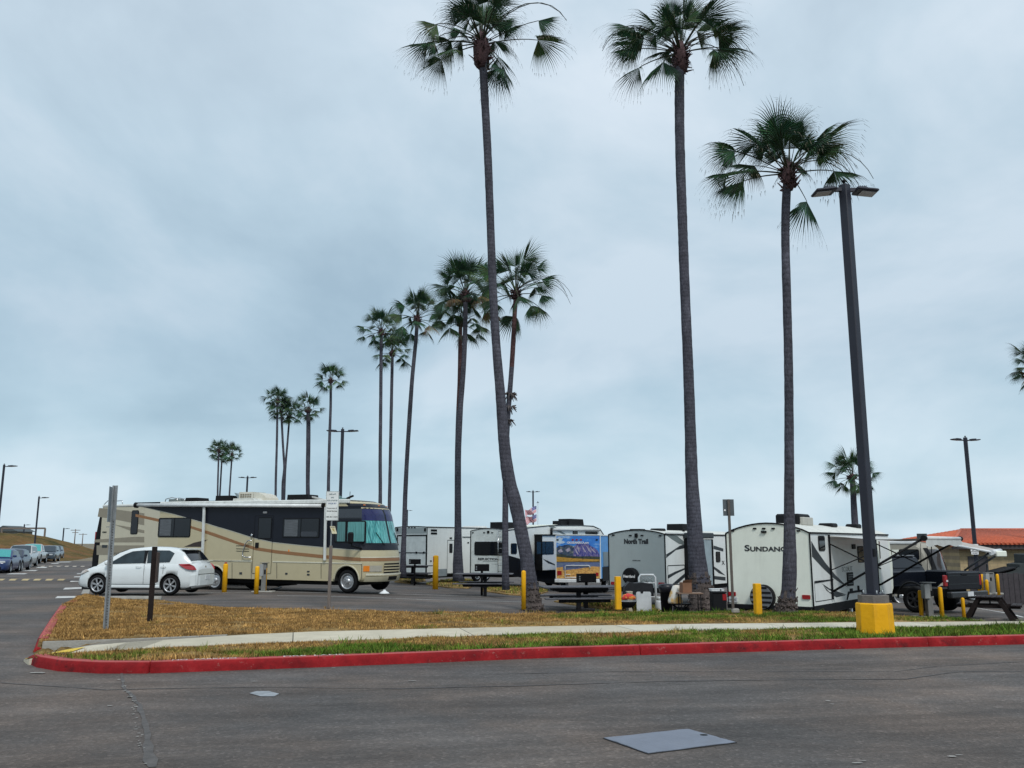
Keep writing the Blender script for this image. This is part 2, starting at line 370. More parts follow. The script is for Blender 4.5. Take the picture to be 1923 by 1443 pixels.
def strip(near, far, zoff, m, name, x0, x1, step=.3, th=None, **kw):
    mb = MB(); cols = list(np.arange(x0, x1, step)) + [x1]
    for x in cols:
        a, b = ip(near, x), ip(far, x); z = .13 - walk_drop(x) + zoff
        for (y, zz) in ((a, z - .10), (a, z), (b, z), (b, z - .10)): mb.v.append((x, y, zz))
    for i in range(len(cols) - 1):
        for j in range(3): mb.face((i * 4 + j, (i + 1) * 4 + j, (i + 1) * 4 + j + 1, i * 4 + j + 1))
    return mb.build(name, m, **kw)
def walk_mat():
    m = walkc.copy(); m.name = 'sidewalk_with_joints'; N = m.node_tree.nodes; L = m.node_tree.links; b = N['Principled BSDF']
    src = b.inputs['Base Color'].links[0].from_socket
    tc = N.new('ShaderNodeTexCoord').outputs['Object']; sp = N.new('ShaderNodeSeparateXYZ'); L.new(tc, sp.inputs[0])
    w = N.new('ShaderNodeMath'); w.operation = 'MULTIPLY_ADD'; w.inputs[1].default_value = .24; L.new(sp.outputs[1], w.inputs[0]); L.new(sp.outputs[0], w.inputs[2])
    f = N.new('ShaderNodeMath'); f.operation = 'FRACT'; d = N.new('ShaderNodeMath'); d.operation = 'MULTIPLY'; d.inputs[1].default_value = 1 / 3.1
    L.new(w.outputs[0], d.inputs[0]); L.new(d.outputs[0], f.inputs[0])
    fl = N.new('ShaderNodeMath'); fl.operation = 'FLOOR'; L.new(d.outputs[0], fl.inputs[0])
    wn = N.new('ShaderNodeTexWhiteNoise'); wn.noise_dimensions = '1D'; L.new(fl.outputs[0], wn.inputs['W'])
    tint = ramp(N, L, wn.outputs[0], [(0, (.88, .88, .86)), (.7, (1, 1, .98)), (1, (.98, 1.06, 1.16))])
    c = mixc(N, L, 1.0, src, tint, 'MULTIPLY')
    j = N.new('ShaderNodeMath'); j.operation = 'LESS_THAN'; j.inputs[1].default_value = .006; L.new(f.outputs[0], j.inputs[0])
    c = mixc(N, L, j.outputs[0], c, (.09, .08, .06)); L.new(c, b.inputs['Base Color']); return m
strip(WN, WF, .010, walk_mat(), 'sidewalk', -6.3, 30, kind='structure')
ylp = mat('yellow_tactile_paint', (.70, .47, .03), .7, var=.15, dirt=.2)
def tact():
    mb = MB()
    for a, b in ((0, .34),):
        pts = []
        for x in np.arange(-7.12, -6.36, .09):
            pts.append((x, ip(WN, x) + .0, .0))
        far = [(p[0] - .08, min(p[1] + .62, ip(WF, p[0]) - .03), 0) for p in pts]
        for i in range(len(pts) - 1):
            q = [pts[i], pts[i + 1], far[i + 1], far[i]]
            mb.poly([(x, y, .148 - walk_drop(x)) for x, y, z in q])
    mb.build('yellow_ramp_strip', ylp, kind='structure')
strip(WN, WF, .006, walkc, 'ramp_pavement', -7.14, -6.305, .06, kind='structure')
strip(WF, WU, .004, mat('ramp_wing_concrete', (.17, .15, .12), .9, var=.25, vs=4, dirt=.3), 'ramp_wing', -7.42, -4.7, .1, kind='structure')
tact()
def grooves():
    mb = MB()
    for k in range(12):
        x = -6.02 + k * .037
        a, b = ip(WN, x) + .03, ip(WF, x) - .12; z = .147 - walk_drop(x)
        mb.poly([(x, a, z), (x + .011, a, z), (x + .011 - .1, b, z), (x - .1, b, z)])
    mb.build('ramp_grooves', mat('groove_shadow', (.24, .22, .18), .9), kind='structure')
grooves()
# small upstand behind the ramp
def upstand():
    mb = MB(); cols = list(np.arange(-7.5, -4.7, .2))
    for i in range(len(cols) - 1):
        a, b = cols[i], cols[i + 1]
        for (x, y2) in ((a, 0), (b, 0)): pass
        ya, yb = ip(WU, a), ip(WU, b)
        mb.add([(a, ya, -.02), (b, yb, -.02), (b, yb, .15), (a, ya, .15), (a, ya + .07, .15), (b, yb + .07, .15), (a, ya + .13, 0), (b, yb + .13, 0)],
               [(0, 1, 2, 3), (3, 2, 5, 4), (4, 5, 7, 6)])
    mb.build('ramp_side_kerb', conc, kind='structure')
upstand()
# ---- red kerbs
def kerb_mat():
    m = bpy.data.materials.new('red_kerb_paint'); m.use_nodes = True; N = m.node_tree.nodes; L = m.node_tree.links; b = N['Principled BSDF']
    tc = N.new('ShaderNodeTexCoord').outputs['Object']
    c = ramp(N, L, noise_nodes(N, L, tc, 2.5, 6, .7), [(.3, (.14, .008, .010)), (.6, (.29, .014, .017)), (.75, (.36, .045, .045))])
    wear = ramp(N, L, noise_nodes(N, L, tc, 7, 9, .85), [(.59, g3(0)), (.66, g3(.65))]); c = mixc(N, L, wear, c, (.33, .21, .18))
    dk = ramp(N, L, noise_nodes(N, L, tc, 1.8, 8, .8), [(.54, g3(0)), (.66, g3(.75))]); c = mixc(N, L, dk, c, (.035, .012, .014))
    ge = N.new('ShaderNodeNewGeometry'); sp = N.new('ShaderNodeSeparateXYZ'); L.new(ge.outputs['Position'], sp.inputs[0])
    tp = ramp(N, L, sp.outputs[2], [(.137, g3(0)), (.145, g3(.6))]); c = mixc(N, L, tp, c, (.50, .15, .14))  # sunlit look of the kerb top painted in as paler pink
    L.new(c, b.inputs['Base Color']); b.inputs['Roughness'].default_value = .8; b.inputs['Specular IOR Level'].default_value = .15
    bp = N.new('ShaderNodeBump'); bp.inputs['Strength'].default_value = .5; bp.inputs['Distance'].default_value = .02
    L.new(noise_nodes(N, L, tc, 16, 5, .7), bp.inputs['Height']); L.new(bp.outputs[0], b.inputs['Normal']); return m
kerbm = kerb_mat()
def dense(pl, step=.2):
    out = []
    for a, b in zip(pl[:-1], pl[1:]):
        n = max(1, int(math.dist(a, b) / step))
        for i in range(n): out.append((a[0] + (b[0] - a[0]) * i / n, a[1] + (b[1] - a[1]) * i / n))
    out.append(pl[-1]); return out
def kerb(name, pl, m, w=.17, h=.148, drop=None):
    mb = MB(); mb.smooth = True; d = dense(pl); rnd = random.Random(3)
    for i, p in enumerate(d):
        a = d[max(i - 1, 0)]; b = d[min(i + 1, len(d) - 1)]; t = Vector((b[0] - a[0], b[1] - a[1], 0)).normalized(); n = Vector((-t.y, t.x, 0))
        hh = h * (drop(i / (len(d) - 1)) if drop else 1) + rnd.uniform(-.003, .003)
        for (o, z) in ((-.01, -.05), (.0, hh * .5), (.012, hh - .025), (.035, hh), (w, hh), (w + .01, hh - .09)):
            q = Vector((p[0], p[1], 0)) + n * (o + rnd.uniform(-.003, .003)); mb.v.append((q.x, q.y, H(q.x, q.y) * 0 + z))
    k = 6
    for i in range(len(d) - 1):
        for j in range(k - 1): mb.face((i * k + j, (i + 1) * k + j, (i + 1) * k + j + 1, i * k + j + 1))
    mb.face(tuple(range(k))); mb.face(tuple((len(d) - 1) * k + j for j in range(k)))
    return mb.build(name, m, kind='structure')
fr = FRONT[6:]
j1 = (-4.83, 12.2)
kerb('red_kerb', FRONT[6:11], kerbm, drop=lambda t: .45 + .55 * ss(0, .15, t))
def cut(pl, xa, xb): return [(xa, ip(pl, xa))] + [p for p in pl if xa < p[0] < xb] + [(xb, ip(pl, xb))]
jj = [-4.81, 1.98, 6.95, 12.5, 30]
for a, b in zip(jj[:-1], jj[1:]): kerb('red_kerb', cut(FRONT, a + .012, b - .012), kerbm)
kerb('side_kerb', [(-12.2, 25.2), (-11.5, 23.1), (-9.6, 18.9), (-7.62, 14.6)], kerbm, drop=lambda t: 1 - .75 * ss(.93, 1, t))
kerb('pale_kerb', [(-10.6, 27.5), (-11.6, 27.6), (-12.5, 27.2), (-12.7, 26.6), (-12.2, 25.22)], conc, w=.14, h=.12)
# faint words on the kerb top
def kerb_words(s, x0, x1):
    n = len(s)
    xm = (x0 + x1) / 2; a = (x0, ip(FRONT, x0)); b = (x1, ip(FRONT, x1)); t = Vector((b[0] - a[0], b[1] - a[1])).normalized()
    text(s, None, (xm - t.y * .09, (a[1] + b[1]) / 2 + t.x * .09, .149), math.dist(a, b), .10, mat('worn_white_stencil', (.62, .50, .48), .7, var=.4, vs=20), 'flat', 'kerb_lettering', bold=.02, th=.004, dx=(t.x, t.y))['kind'] = 'structure'
kerb_words('NO  PARKING', -4.55, -3.75); kerb_words('FIRE  LANE', -3.15, -2.35)
# ---- sheets lying on the asphalt
def patch(name, px, m, z=.006, flat=True, **kw):
    pts = [gp(u, v) for u, v in px]; mb = MB(); mb.poly([(p.x, p.y, p.z + z) for p in pts])
    return mb.build(name, m, **kw)
def ribbon(name, path, m, z=.005, kind='structure', f=None, wob=0, seed=1, widths=None):
    """path of picture points and a width in metres on the ground"""
    rnd = random.Random(seed); pts = [gp(u, v, f) for u, v in path]; dd = []
    for i in range(len(pts) - 1):
        n = max(1, int((pts[i + 1] - pts[i]).length / .25))
        for k in range(n): dd.append((pts[i].lerp(pts[i + 1], k / n), i + k / n))
    dd.append((pts[-1], len(pts) - 1)); mb = MB()
    for i, (p, q) in enumerate(dd):
        t = (dd[min(i + 1, len(dd) - 1)][0] - dd[max(i - 1, 0)][0]); t.z = 0; t.normalize(); n = Vector((-t.y, t.x, 0))
        w = float(np.interp(q, range(len(widths)), widths)) if isinstance(widths, (list, tuple)) else widths
        for s in (-1, 1):
            a = p + n * s * (w / 2 * (1 + wob * rnd.uniform(-1, 1))); mb.v.append((a.x, a.y, (f or H)(a.x, a.y) + z))
    for i in range(len(dd) - 1): mb.face((2 * i, 2 * i + 1, 2 * i + 3, 2 * i + 2))
    return mb.build(name, m, kind=kind)
tar = mat('old_tar_line', (.066, .060, .057), .7, var=.35, vs=5)
tars = mat('patched_asphalt_seam', (.082, .074, .069), .75, var=.3, vs=9, bump=.3)
ribbon('tar_seam', [(0, 1283), (200, 1296), (480, 1291), (750, 1294), (1000, 1288), (1250, 1280), (1500, 1277), (1700, 1276), (1800, 1262), (1922, 1262)], tar, widths=.030, wob=.9)
ribbon('tar_seam', [(900, 1267), (1150, 1262), (1500, 1262), (1680, 1262), (1760, 1252), (1922, 1243)], tar, widths=.022, wob=.95, seed=4)
ribbon('asphalt_seam', [(228, 1264), (232, 1290), (262, 1325), (275, 1370), (285, 1442)], tars, widths=[.03, .04, .05, .07, .08], wob=.6)
pale = mat('worn_white_paint', (.27, .26, .24), .8, var=.4, vs=6)
rd = random.Random(5)
def flecks():
    mb = MB()
    for (a, b, n, w) in (((224, 1275), (248, 1318), 12, .028), ((250, 1318), (263, 1385), 16, .018), ((262, 1385), (272, 1440), 9, .014)):
        for i in range(n):
            t = rd.random(); p = gp(a[0] + (b[0] - a[0]) * t + rd.uniform(-5, 5), a[1] + (b[1] - a[1]) * t)
            k = 6; r = w * rd.uniform(.4, 1.1); mb.poly([(p.x + math.cos(q * 6.283 / k) * r * rd.uniform(.6, 1.6), p.y + math.sin(q * 6.283 / k) * r * rd.uniform(.6, 1.6), .010) for q in range(k)])
    for (u, v, w) in ((205, 1327, .03), (478, 1281, .03), (1555, 1318, .03), (1563, 1324, .02), (1610, 1435, .03), (1622, 1431, .02), (1790, 1423, .035), (1802, 1420, .02), (776, 1280, .04), (625, 1256, .03), (75, 1265, .08), (1545, 1252, .02)):
        p = gp(u, v); k = 7; mb.poly([(p.x + math.cos(q * 6.283 / k) * w * rd.uniform(.5, 2.0), p.y + math.sin(q * 6.283 / k) * w * rd.uniform(.3, .9), .010) for q in range(k)])
    mb.build('paint_flecks', pale, kind='structure')
flecks()
bluegrey = mat('steel_cover_blue_grey', (.17, .19, .235), .55, .15, var=.12, vs=3, bump=.2, dirt=.25)
def cover():
    q = [gp(u, v) for u, v in ((1135, 1388), (1292, 1371), (1381, 1396), (1218, 1417))]; c = sum(q, Vector()) / 4
    t = thing('utility_cover', 'blue grey rectangular steel cover set flush in the road asphalt', 'utility cover', (c.x, c.y, 0))
    def edge(m): m.prism([(p.x - c.x, p.y - c.y, .002) for p in [c + (p - c) * 1.025 for p in q]], (0, 0, .004))
    P('rim', mat('dark_joint', (.02, .02, .02), .9), t, edge)
    pp = []; rr = random.Random(8)
    for i in range(4):
        a, b = q[i], q[(i + 1) % 4]
        for k in range(10):
            s = a.lerp(b, k / 10) + Vector((rr.uniform(-.007, .007), rr.uniform(-.007, .007), 0)); pp.append((s.x - c.x, s.y - c.y, .007))
    P('plate', bluegrey, t, lambda m: m.prism(pp, (0, 0, .004)))
    h = gp(1322, 1383); P('lifting_hole', black, t, lambda m: m.lathe((h.x - c.x, h.y - c.y, .009), (0, 0, 1), [(0, .035), (.004, .035)], 12))
cover()
patch('pale_patch', [(468, 1303), (482, 1299), (505, 1299), (524, 1304), (515, 1309), (490, 1309)], mat('pale_filler', (.26, .28, .30), .7, var=.3, vs=8), kind='structure')
dusty = mat('dusty_gutter', (.25, .20, .15), .95, var=.45, vs=5)
ribbon('gutter_dust', [(290, 1261.5), (600, 1249.5), (1000, 1233.5), (1400, 1221.5), (1640, 1214.5), (1922, 1207.5)], dusty, widths=[.08, .14, .09, .13, .07, .10], wob=.95, z=.003)
lotw = mat('lot_white_line', (.50, .50, .48), .75, var=.35, vs=5)
for pth in ([(500, 1112), (620, 1114), (780, 1117), (908, 1121)], [(520, 1119), (650, 1121), (780, 1126), (979, 1131)], [(300, 1113.5), (400, 1113.5), (470, 1113)],
            [(1690, 1131), (1722, 1134)], [(1800, 1137), (1922, 1160)], [(1860, 1132), (1922, 1134)], [(1865, 1112), (1922, 1110)], [(1050, 1100), (1200, 1103)]):
    ribbon('parking_line', pth, lotw, widths=.11, wob=.15)
for q in ([(103, 1124.5), (108, 1120.5), (146, 1120), (145, 1123.5)], [(118, 1108), (122, 1104.5), (154, 1103.5), (153, 1106.5)], [(131, 1093.5), (133, 1091.5), (152, 1091), (151, 1093)],
          [(138, 1085), (140, 1083.3), (152, 1083), (152, 1084.6)], [(144, 1078.8), (145, 1077.5), (152, 1077.3), (152, 1078.5)], [(11, 1079), (20, 1077.4), (52, 1077.4), (46, 1079)],
          [(35, 1073), (42, 1071.3), (72, 1071.2), (66, 1073)], [(67, 1067), (72, 1065.2), (90, 1065), (86, 1067)], [(92, 1064.4), (95, 1063.4), (117, 1063.2), (115, 1064.4)],
          [(104, 1056.6), (108, 1055.5), (135, 1055.2), (130, 1056.4)], [(112, 1051.8), (118, 1051), (134, 1050.8), (128, 1051.8)], [(48, 1064.8), (52, 1063.8), (64, 1063.6), (62, 1064.8)],
          [(94, 1059.4), (98, 1058.4), (112, 1058.2), (108, 1059.4)]):
    patch('parking_tick', q, lotw, .010, kind='structure')
patch('concrete_gutter', [(147, 1127), (165, 1125), (170, 1104), (158, 1104)], conc, .012, kind='structure')
bumpm = mat('speed_bump_asphalt', (.075, .07, .07), .8, var=.2); byel = mat('faded_yellow_block', (.40, .32, .17), .7, var=.15)
def speed_bump(Y, u0, u1, us, du, lab, r=.25, ym=None):
    a = at(u0, 1080, Y).x; b = at(u1, 1080, Y).x
    t = thing('speed_bump', lab, 'speed bump', ((a + b) / 2, Y, H((a + b) / 2, Y)), group=None)
    L_ = (b - a) / 2
    def prof(m, x0, x1, z0, k=1.0):
        pts = [(x0, -r * k, 0), (x0, -r * .5 * k, .05), (x0, 0, .07), (x0, r * .5 * k, .05), (x0, r * k, 0)]
        m.prism([(p[0], p[1], p[2] + z0) for p in pts], (x1 - x0, 0, 0))
    P('hump', bumpm, t, lambda m: prof(m, -L_, L_, -.01))
    for u in us:
        x = at(u, 1080, Y).x - (a + b) / 2; w = du / 1687 * Y
        P('painted_block', ym or byel, t, lambda m: prof(m, x - w / 2, x + w / 2, .004, .9))
speed_bump(43.5, -60, 165, (-17, 5, 28, 51.5, 73.5, 96, 118), 12, 'near speed bump with yellow blocks across the road on the left')
speed_bump(73, 60, 175, (80, 95, 110, 125, 140, 155), 7, 'far low speed bump crossing the road beyond the yellow blocked one', .2, mat('faded_pale_block', (.33, .30, .26), .8))
# ---- grass blades on the verge (uncountable)
def grass_mats():
    m = bpy.data.materials.new('mixed_grass_blades'); m.use_nodes = True; N = m.node_tree.nodes; L = m.node_tree.links; b = N['Principled BSDF']
    a = N.new('ShaderNodeAttribute'); a.attribute_name = 'tint'; L.new(a.outputs['Color'], b.inputs['Base Color'])
    b.inputs['Roughness'].default_value = .85; b.inputs['Specular IOR Level'].default_value = .15; return m
GM = grass_mats()
def fbm(x, y, s):
    r = 0; a = 1; f = 1
    for k in range(4):
        r += a * math.sin(x * f * 1.7 + s + 2.3 * math.sin(y * f * 1.1 + s * 2)) * math.cos(y * f * 1.9 - s + 1.9 * math.sin(x * f * .9 + s)); a *= .55; f *= 2.03
    return r
def green_amount(x, y):
    f, b = ip(FRONT, x), ip(BACK, x); g = fbm(x * .7, y * .9, 1.0) * .42 - .28
    wn = ip(WN, x)
    if y < wn: g += .36 + .12 * ss(-5, 0, x) + .32 * ss(1, 5, x)      # strip beside the kerb
    else: g += .02 - .32 * (1 - ss(-4, 0, x)) + .48 * ss(-1, 3, x)
    g += .75 * math.exp(-((x + 3.6) ** 2 / .8 + (y - 13.2) ** 2 / .16))
    g += .5 * math.exp(-((x + 1.6) ** 2 / 1.6 + (y - 13.7) ** 2 / .12)); g += .5 * math.exp(-((x + 8.4) ** 2 / .15 + (y - 16.6) ** 2 / .5))
    return g
def blades(name, pts, seed, hmin=.03, hmax=.07, wid=.008, **kw):
    rnd = np.random.RandomState(seed); n = len(pts); pts = np.array(pts)
    ang = rnd.uniform(0, math.pi, n); lean = rnd.uniform(-.6, .6, (n, 2)); g = pts[:, 3]
    h = rnd.uniform(hmin, hmax, n) * (1 + .5 * np.clip(g, 0, 1)); w = wid * rnd.uniform(.6, 1.5, n)
    V = np.zeros((n, 3, 3)); dx, dy = np.cos(ang) * w, np.sin(ang) * w
    V[:, 0, 0] = pts[:, 0] - dx; V[:, 0, 1] = pts[:, 1] - dy; V[:, 0, 2] = pts[:, 2] - .01
    V[:, 1, 0] = pts[:, 0] + dx; V[:, 1, 1] = pts[:, 1] + dy; V[:, 1, 2] = pts[:, 2] - .01
    V[:, 2, 0] = pts[:, 0] + lean[:, 0] * h * 1.5; V[:, 2, 1] = pts[:, 1] + lean[:, 1] * h * 1.5; V[:, 2, 2] = pts[:, 2] + h
    me = bpy.data.meshes.new(name); me.vertices.add(n * 3); me.vertices.foreach_set('co', V.ravel())
    me.loops.add(n * 3); me.loops.foreach_set('vertex_index', np.arange(n * 3)); me.polygons.add(n)
    me.polygons.foreach_set('loop_start', np.arange(n) * 3); me.polygons.foreach_set('loop_total', np.full(n, 3)); me.update(calc_edges=True)
    dry = np.array([.52, .32, .11]); dry2 = np.array([.20, .11, .04]); grn = np.array([.055, .15, .014]); grn2 = np.array([.15, .20, .03])
    k = rnd.uniform(0, 1, n)[:, None]; gd = dry * k + dry2 * (1 - k); gg = grn * k + grn2 * (1 - k)
    t = np.clip(g * 2.2 + rnd.uniform(-.45, .45, n), 0, 1)[:, None]; c = gd * (1 - t) + gg * t
    c *= rnd.uniform(.5, 1.4, n)[:, None]
    pn = np.array([fbm(a * 2.6 + 3, b * 3.4, 4.1) for a, b in pts[:, :2]])[:, None]; c *= np.clip(1 + .34 * pn, .42, 1.45); pn = np.array([fbm(a * 9 + 1, b * 12, 2.2) for a, b in pts[:, :2]])[:, None]; c *= np.clip(1 + .30 * pn, .45, 1.5)
    at_ = me.color_attributes.new('tint', 'FLOAT_COLOR', 'FACE') if False else me.color_attributes.new('tint', 'FLOAT_COLOR', 'CORNER')
    at_.data.foreach_set('color', np.repeat(np.concatenate([c, np.ones((n, 1))], 1), 3, 0).astype(np.float32).ravel())
    me.materials.append(GM); o = bpy.data.objects.new(name, me); COL.objects.link(o); setp(o, **kw); return o
def scatter():
    r = random.Random(11); pts = []; n = 0
    while n < 230000:
        x = r.uniform(-13.2, 15); f, b = ip(FRONT, x) + .17, ip(BACK, x); y = r.uniform(12.2, 28.6)
        if not (f < y < b): continue
        wn, wf = ip(WN, x), ip(WF, x)
        if x < -4.6: wf = ip(WU, x)
        e = .05 + .03 * math.sin(x * 5) + .02 * math.sin(x * 17)
        if x > -7.7 and wn - e * 1.3 < y < wf + e * 1.3: continue
        if y > 19 and r.random() < .25: continue
        g = green_amount(x, y); bare = fbm(x * 1.3 + 5, y * 1.7, 2.7)
        if bare > .5 and r.random() < .9 and g < .5: continue
        if b - y < .3 and r.random() < .6: continue
        pts.append((x, y, VZ(x, y), g)); n += 1
    blades('grass', pts, 2, .018, .048, .0075, kind='stuff', label='patchy dry golden and green grass on the verge beside the sidewalk', cat='grass')
scatter()
def tufts():
    r = random.Random(77); pts = []
    ctr = [(gp(u, v, VZ), 26, .12) for u, v in ((198, 1183), (281, 1168), (617, 1143), (1620, 1186), (1640, 1188), (1662, 1186), (985, 1150), (1015, 1150), (1290, 1150), (1350, 1150), (1460, 1158), (1492, 1158), (1424, 1160), (1377, 1152), (1875, 1178), (1880, 1182), (1895, 1180))]
    for k in range(520):
        x = r.uniform(-12.5, 12); f, b = ip(FRONT, x) + .2, ip(BACK, x) - .3; y = f + (b - f) * r.random() ** 1.6 if r.random() < .6 else f + r.uniform(0, .12)
        wn, wf = ip(WN, x), ip(WF, x)
        if x < -4.6: wf = ip(WU, x)
        if x > -7.7 and wn - .08 < y < wf + .08: continue
        if x < -7.2 and y < f + .3: continue
        ctr.append((Vector((x, y, VZ(x, y))), r.randint(10, 24), r.uniform(.03, .09)))
    for c, n, s in ctr:
        if c is None: continue
        for i in range(n):
            x, y = c.x + r.gauss(0, s), c.y + r.gauss(0, s); pts.append((x, y, VZ(x, y), green_amount(x, y) + .25))
    blades('grass', pts, 9, .05, .11, .008, kind='stuff', label='scattered taller tufts of grass and weeds on the verge', cat='grass')
tufts()
# grass islets round the palms inside the lot
def islet(px, lab, n=2500, hz=.10):
    pts = [gp(u, v) for u, v in px]; c = sum(pts, Vector()) / len(pts); mb = MB()
    top = [(p.x, p.y, H(p.x, p.y) + hz * .4) for p in pts]; inn = [(c.x + (p.x - c.x) * .85, c.y + (p.y - c.y) * .85, H(p.x, p.y) + hz) for p in pts]
    k = len(pts); bot = [(p.x, p.y, H(p.x, p.y) - .02) for p in pts]
    mb.add(bot + top + inn, [(i, (i + 1) % k, k + (i + 1) % k, k + i) for i in range(k)] + [(k + i, k + (i + 1) % k, 2 * k + (i + 1) % k, 2 * k + i) for i in range(k)] + [tuple(range(2 * k, 3 * k))])
    mb.build('grass_islet', MT['islet'], kind='structure')
    r = random.Random(3); x0, x1 = min(p.x for p in pts), max(p.x for p in pts); y0, y1 = min(p.y for p in pts), max(p.y for p in pts); out = []; q = 0
    def ins(x, y):
        s = False
        for i in range(k):
            a, b = pts[i], pts[i - 1]
            if (a.y > y) != (b.y > y) and x < (b.x - a.x) * (y - a.y) / (b.y - a.y) + a.x: s = not s
        return s
    while len(out) < n and q < n * 12:
        q += 1; x, y = r.uniform(x0, x1), r.uniform(y0, y1)
        if ins(x, y): out.append((x, y, H(x, y) + hz * .9, r.uniform(-.25, .6)))
    blades('grass', out, 5, .04, .09, .02, kind='stuff', label=lab, cat='grass')
MT['islet'] = verge_mat(); MT['islet'].name = 'islet_soil'
islet([(800, 1099), (835, 1091), (880, 1090), (900, 1096), (880, 1106), (840, 1105)], 'small grass islet at the foot of the twin palms')
islet([(905, 1111), (930, 1104), (990, 1104), (1030, 1112), (1000, 1121), (955, 1118)], 'small grass islet behind the leaning palm', 3500)
islet([(1040, 1131), (1090, 1131), (1160, 1134), (1250, 1148), (1235, 1157), (1160, 1150), (1100, 1141)], 'green grass islet under the picnic tables beside the yellow bollard', 5000)
islet([(740, 1094), (760, 1086), (790, 1086), (800, 1092), (770, 1097)], 'small grass islet at the foot of the slender curved palm', 1200)
# ---- hill and the far left skyline
def hillm():
    m = bpy.data.materials.new('dry_hillside'); m.use_nodes = True; N = m.node_tree.nodes; L = m.node_tree.links; b = N['Principled BSDF']
    tc = N.new('ShaderNodeTexCoord').outputs['Object']
    c = ramp(N, L, noise_nodes(N, L, tc, .09, 8, .7, (1, .6, 3)), [(.36, (.05, .055, .02)), (.48, (.16, .11, .04)), (.58, (.21, .11, .045)), (.7, (.25, .16, .07))])
    f = ramp(N, L, noise_nodes(N, L, tc, .7, 7, .8), [(.35, g3(.6)), (.65, g3(1.3))]); c = mixc(N, L, 1.0, c, f, 'MULTIPLY')
    L.new(c, b.inputs['Base Color']); b.inputs['Roughness'].default_value = .95; b.inputs['Specular IOR Level'].default_value = .1
    bp = N.new('ShaderNodeBump'); bp.inputs['Strength'].default_value = 1; bp.inputs['Distance'].default_value = .5
    L.new(noise_nodes(N, L, tc, .8, 6, .8), bp.inputs['Height']); L.new(bp.outputs[0], b.inputs['Normal']); return m
def hill_z(x, y):
    e = -48 - (y - 100) * .42; d = e - x
    return -.5 + (3.35 + .35 * fbm(x * .06, y * .05, 1.2)) * ss(-2, 17, d) * ss(97, 150, y) * (1 - ss(190, 230, y)) + .5 * ss(0, 6, d) * ss(92, 98, y) + .12 * fbm(x * .3, y * .3, .4) * ss(2, 6, d)
sheet('hill', list(np.arange(-150, -40, 1.5)), list(np.arange(92, 240, 2.0)), hill_z, hillm(), kind='structure')
# ================================================================== palms
def trunk_mat(name, col, red=0):
    m = bpy.data.materials.new(name); m.use_nodes = True; N = m.node_tree.nodes; L = m.node_tree.links; b = N['Principled BSDF']
    tc = N.new('ShaderNodeTexCoord').outputs['Object']
    c = ramp(N, L, noise_nodes(N, L, tc, 3.0, 8, .7, (1, 1, .5)), [(.3, tuple(x * .6 for x in col)), (.55, col), (.72, tuple(x * 1.55 for x in col))])
    w = N.new('ShaderNodeTexWave'); w.wave_type = 'BANDS'; w.bands_direction = 'Z'; w.inputs['Scale'].default_value = 2.3; w.inputs['Distortion'].default_value = 4.5; w.inputs['Detail'].default_value = 3
    w.inputs['Detail Scale'].default_value = 2; L.new(tc, w.inputs[0])
    wr = ramp(N, L, w.outputs[0], [(0, g3(.58)), (.2, g3(1)), (1, g3(1.08))]); c = mixc(N, L, .5, c, wr, 'MULTIPLY')
    f = ramp(N, L, noise_nodes(N, L, tc, 26, 6, .8, (1, 1, .3)), [(.35, g3(.65)), (.65, g3(1.35))]); c = mixc(N, L, 1.0, c, f, 'MULTIPLY')
    L.new(c, b.inputs['Base Color']); b.inputs['Roughness'].default_value = .95; b.inputs['Specular IOR Level'].default_value = .1
    bp = N.new('ShaderNodeBump'); bp.inputs['Strength'].default_value = .25; bp.inputs['Distance'].default_value = .02
    L.new(w.outputs[0], bp.inputs['Height']); b2 = N.new('ShaderNodeBump'); b2.inputs['Strength'].default_value = .9; b2.inputs['Distance'].default_value = .03
    L.new(noise_nodes(N, L, tc, 24, 6, .8, (1, 1, .4)), b2.inputs['Height']); L.new(bp.outputs[0], b2.inputs['Normal']); L.new(b2.outputs[0], b.inputs['Normal']); return m
bark = trunk_mat('palm_bark', (.078, .078, .096)); barkl = trunk_mat('palm_bark_base', (.115, .095, .088)); barkr = trunk_mat('palm_bark_red', (.105, .060, .060))
def frond_mat():
    m = bpy.data.materials.new('palm_frond_green'); m.use_nodes = True; N = m.node_tree.nodes; L = m.node_tree.links; b = N['Principled BSDF']
    a = N.new('ShaderNodeAttribute'); a.attribute_name = 'tint'; L.new(a.outputs['Color'], b.inputs['Base Color'])
    b.inputs['Roughness'].default_value = .55; b.inputs['Specular IOR Level'].default_value = .3; return m
FM = frond_mat()
stalkm = mat('palm_stalk', (.035, .042, .035), .7, var=.3)
bootm = mat('palm_boot_fibre', (.060, .030, .032), .9, var=.5, vs=14, bump=1, bs=25)
skirtm = mat('dead_frond_skirt', (.085, .072, .07), .95, var=.5, vs=14, bump=1, bs=22)
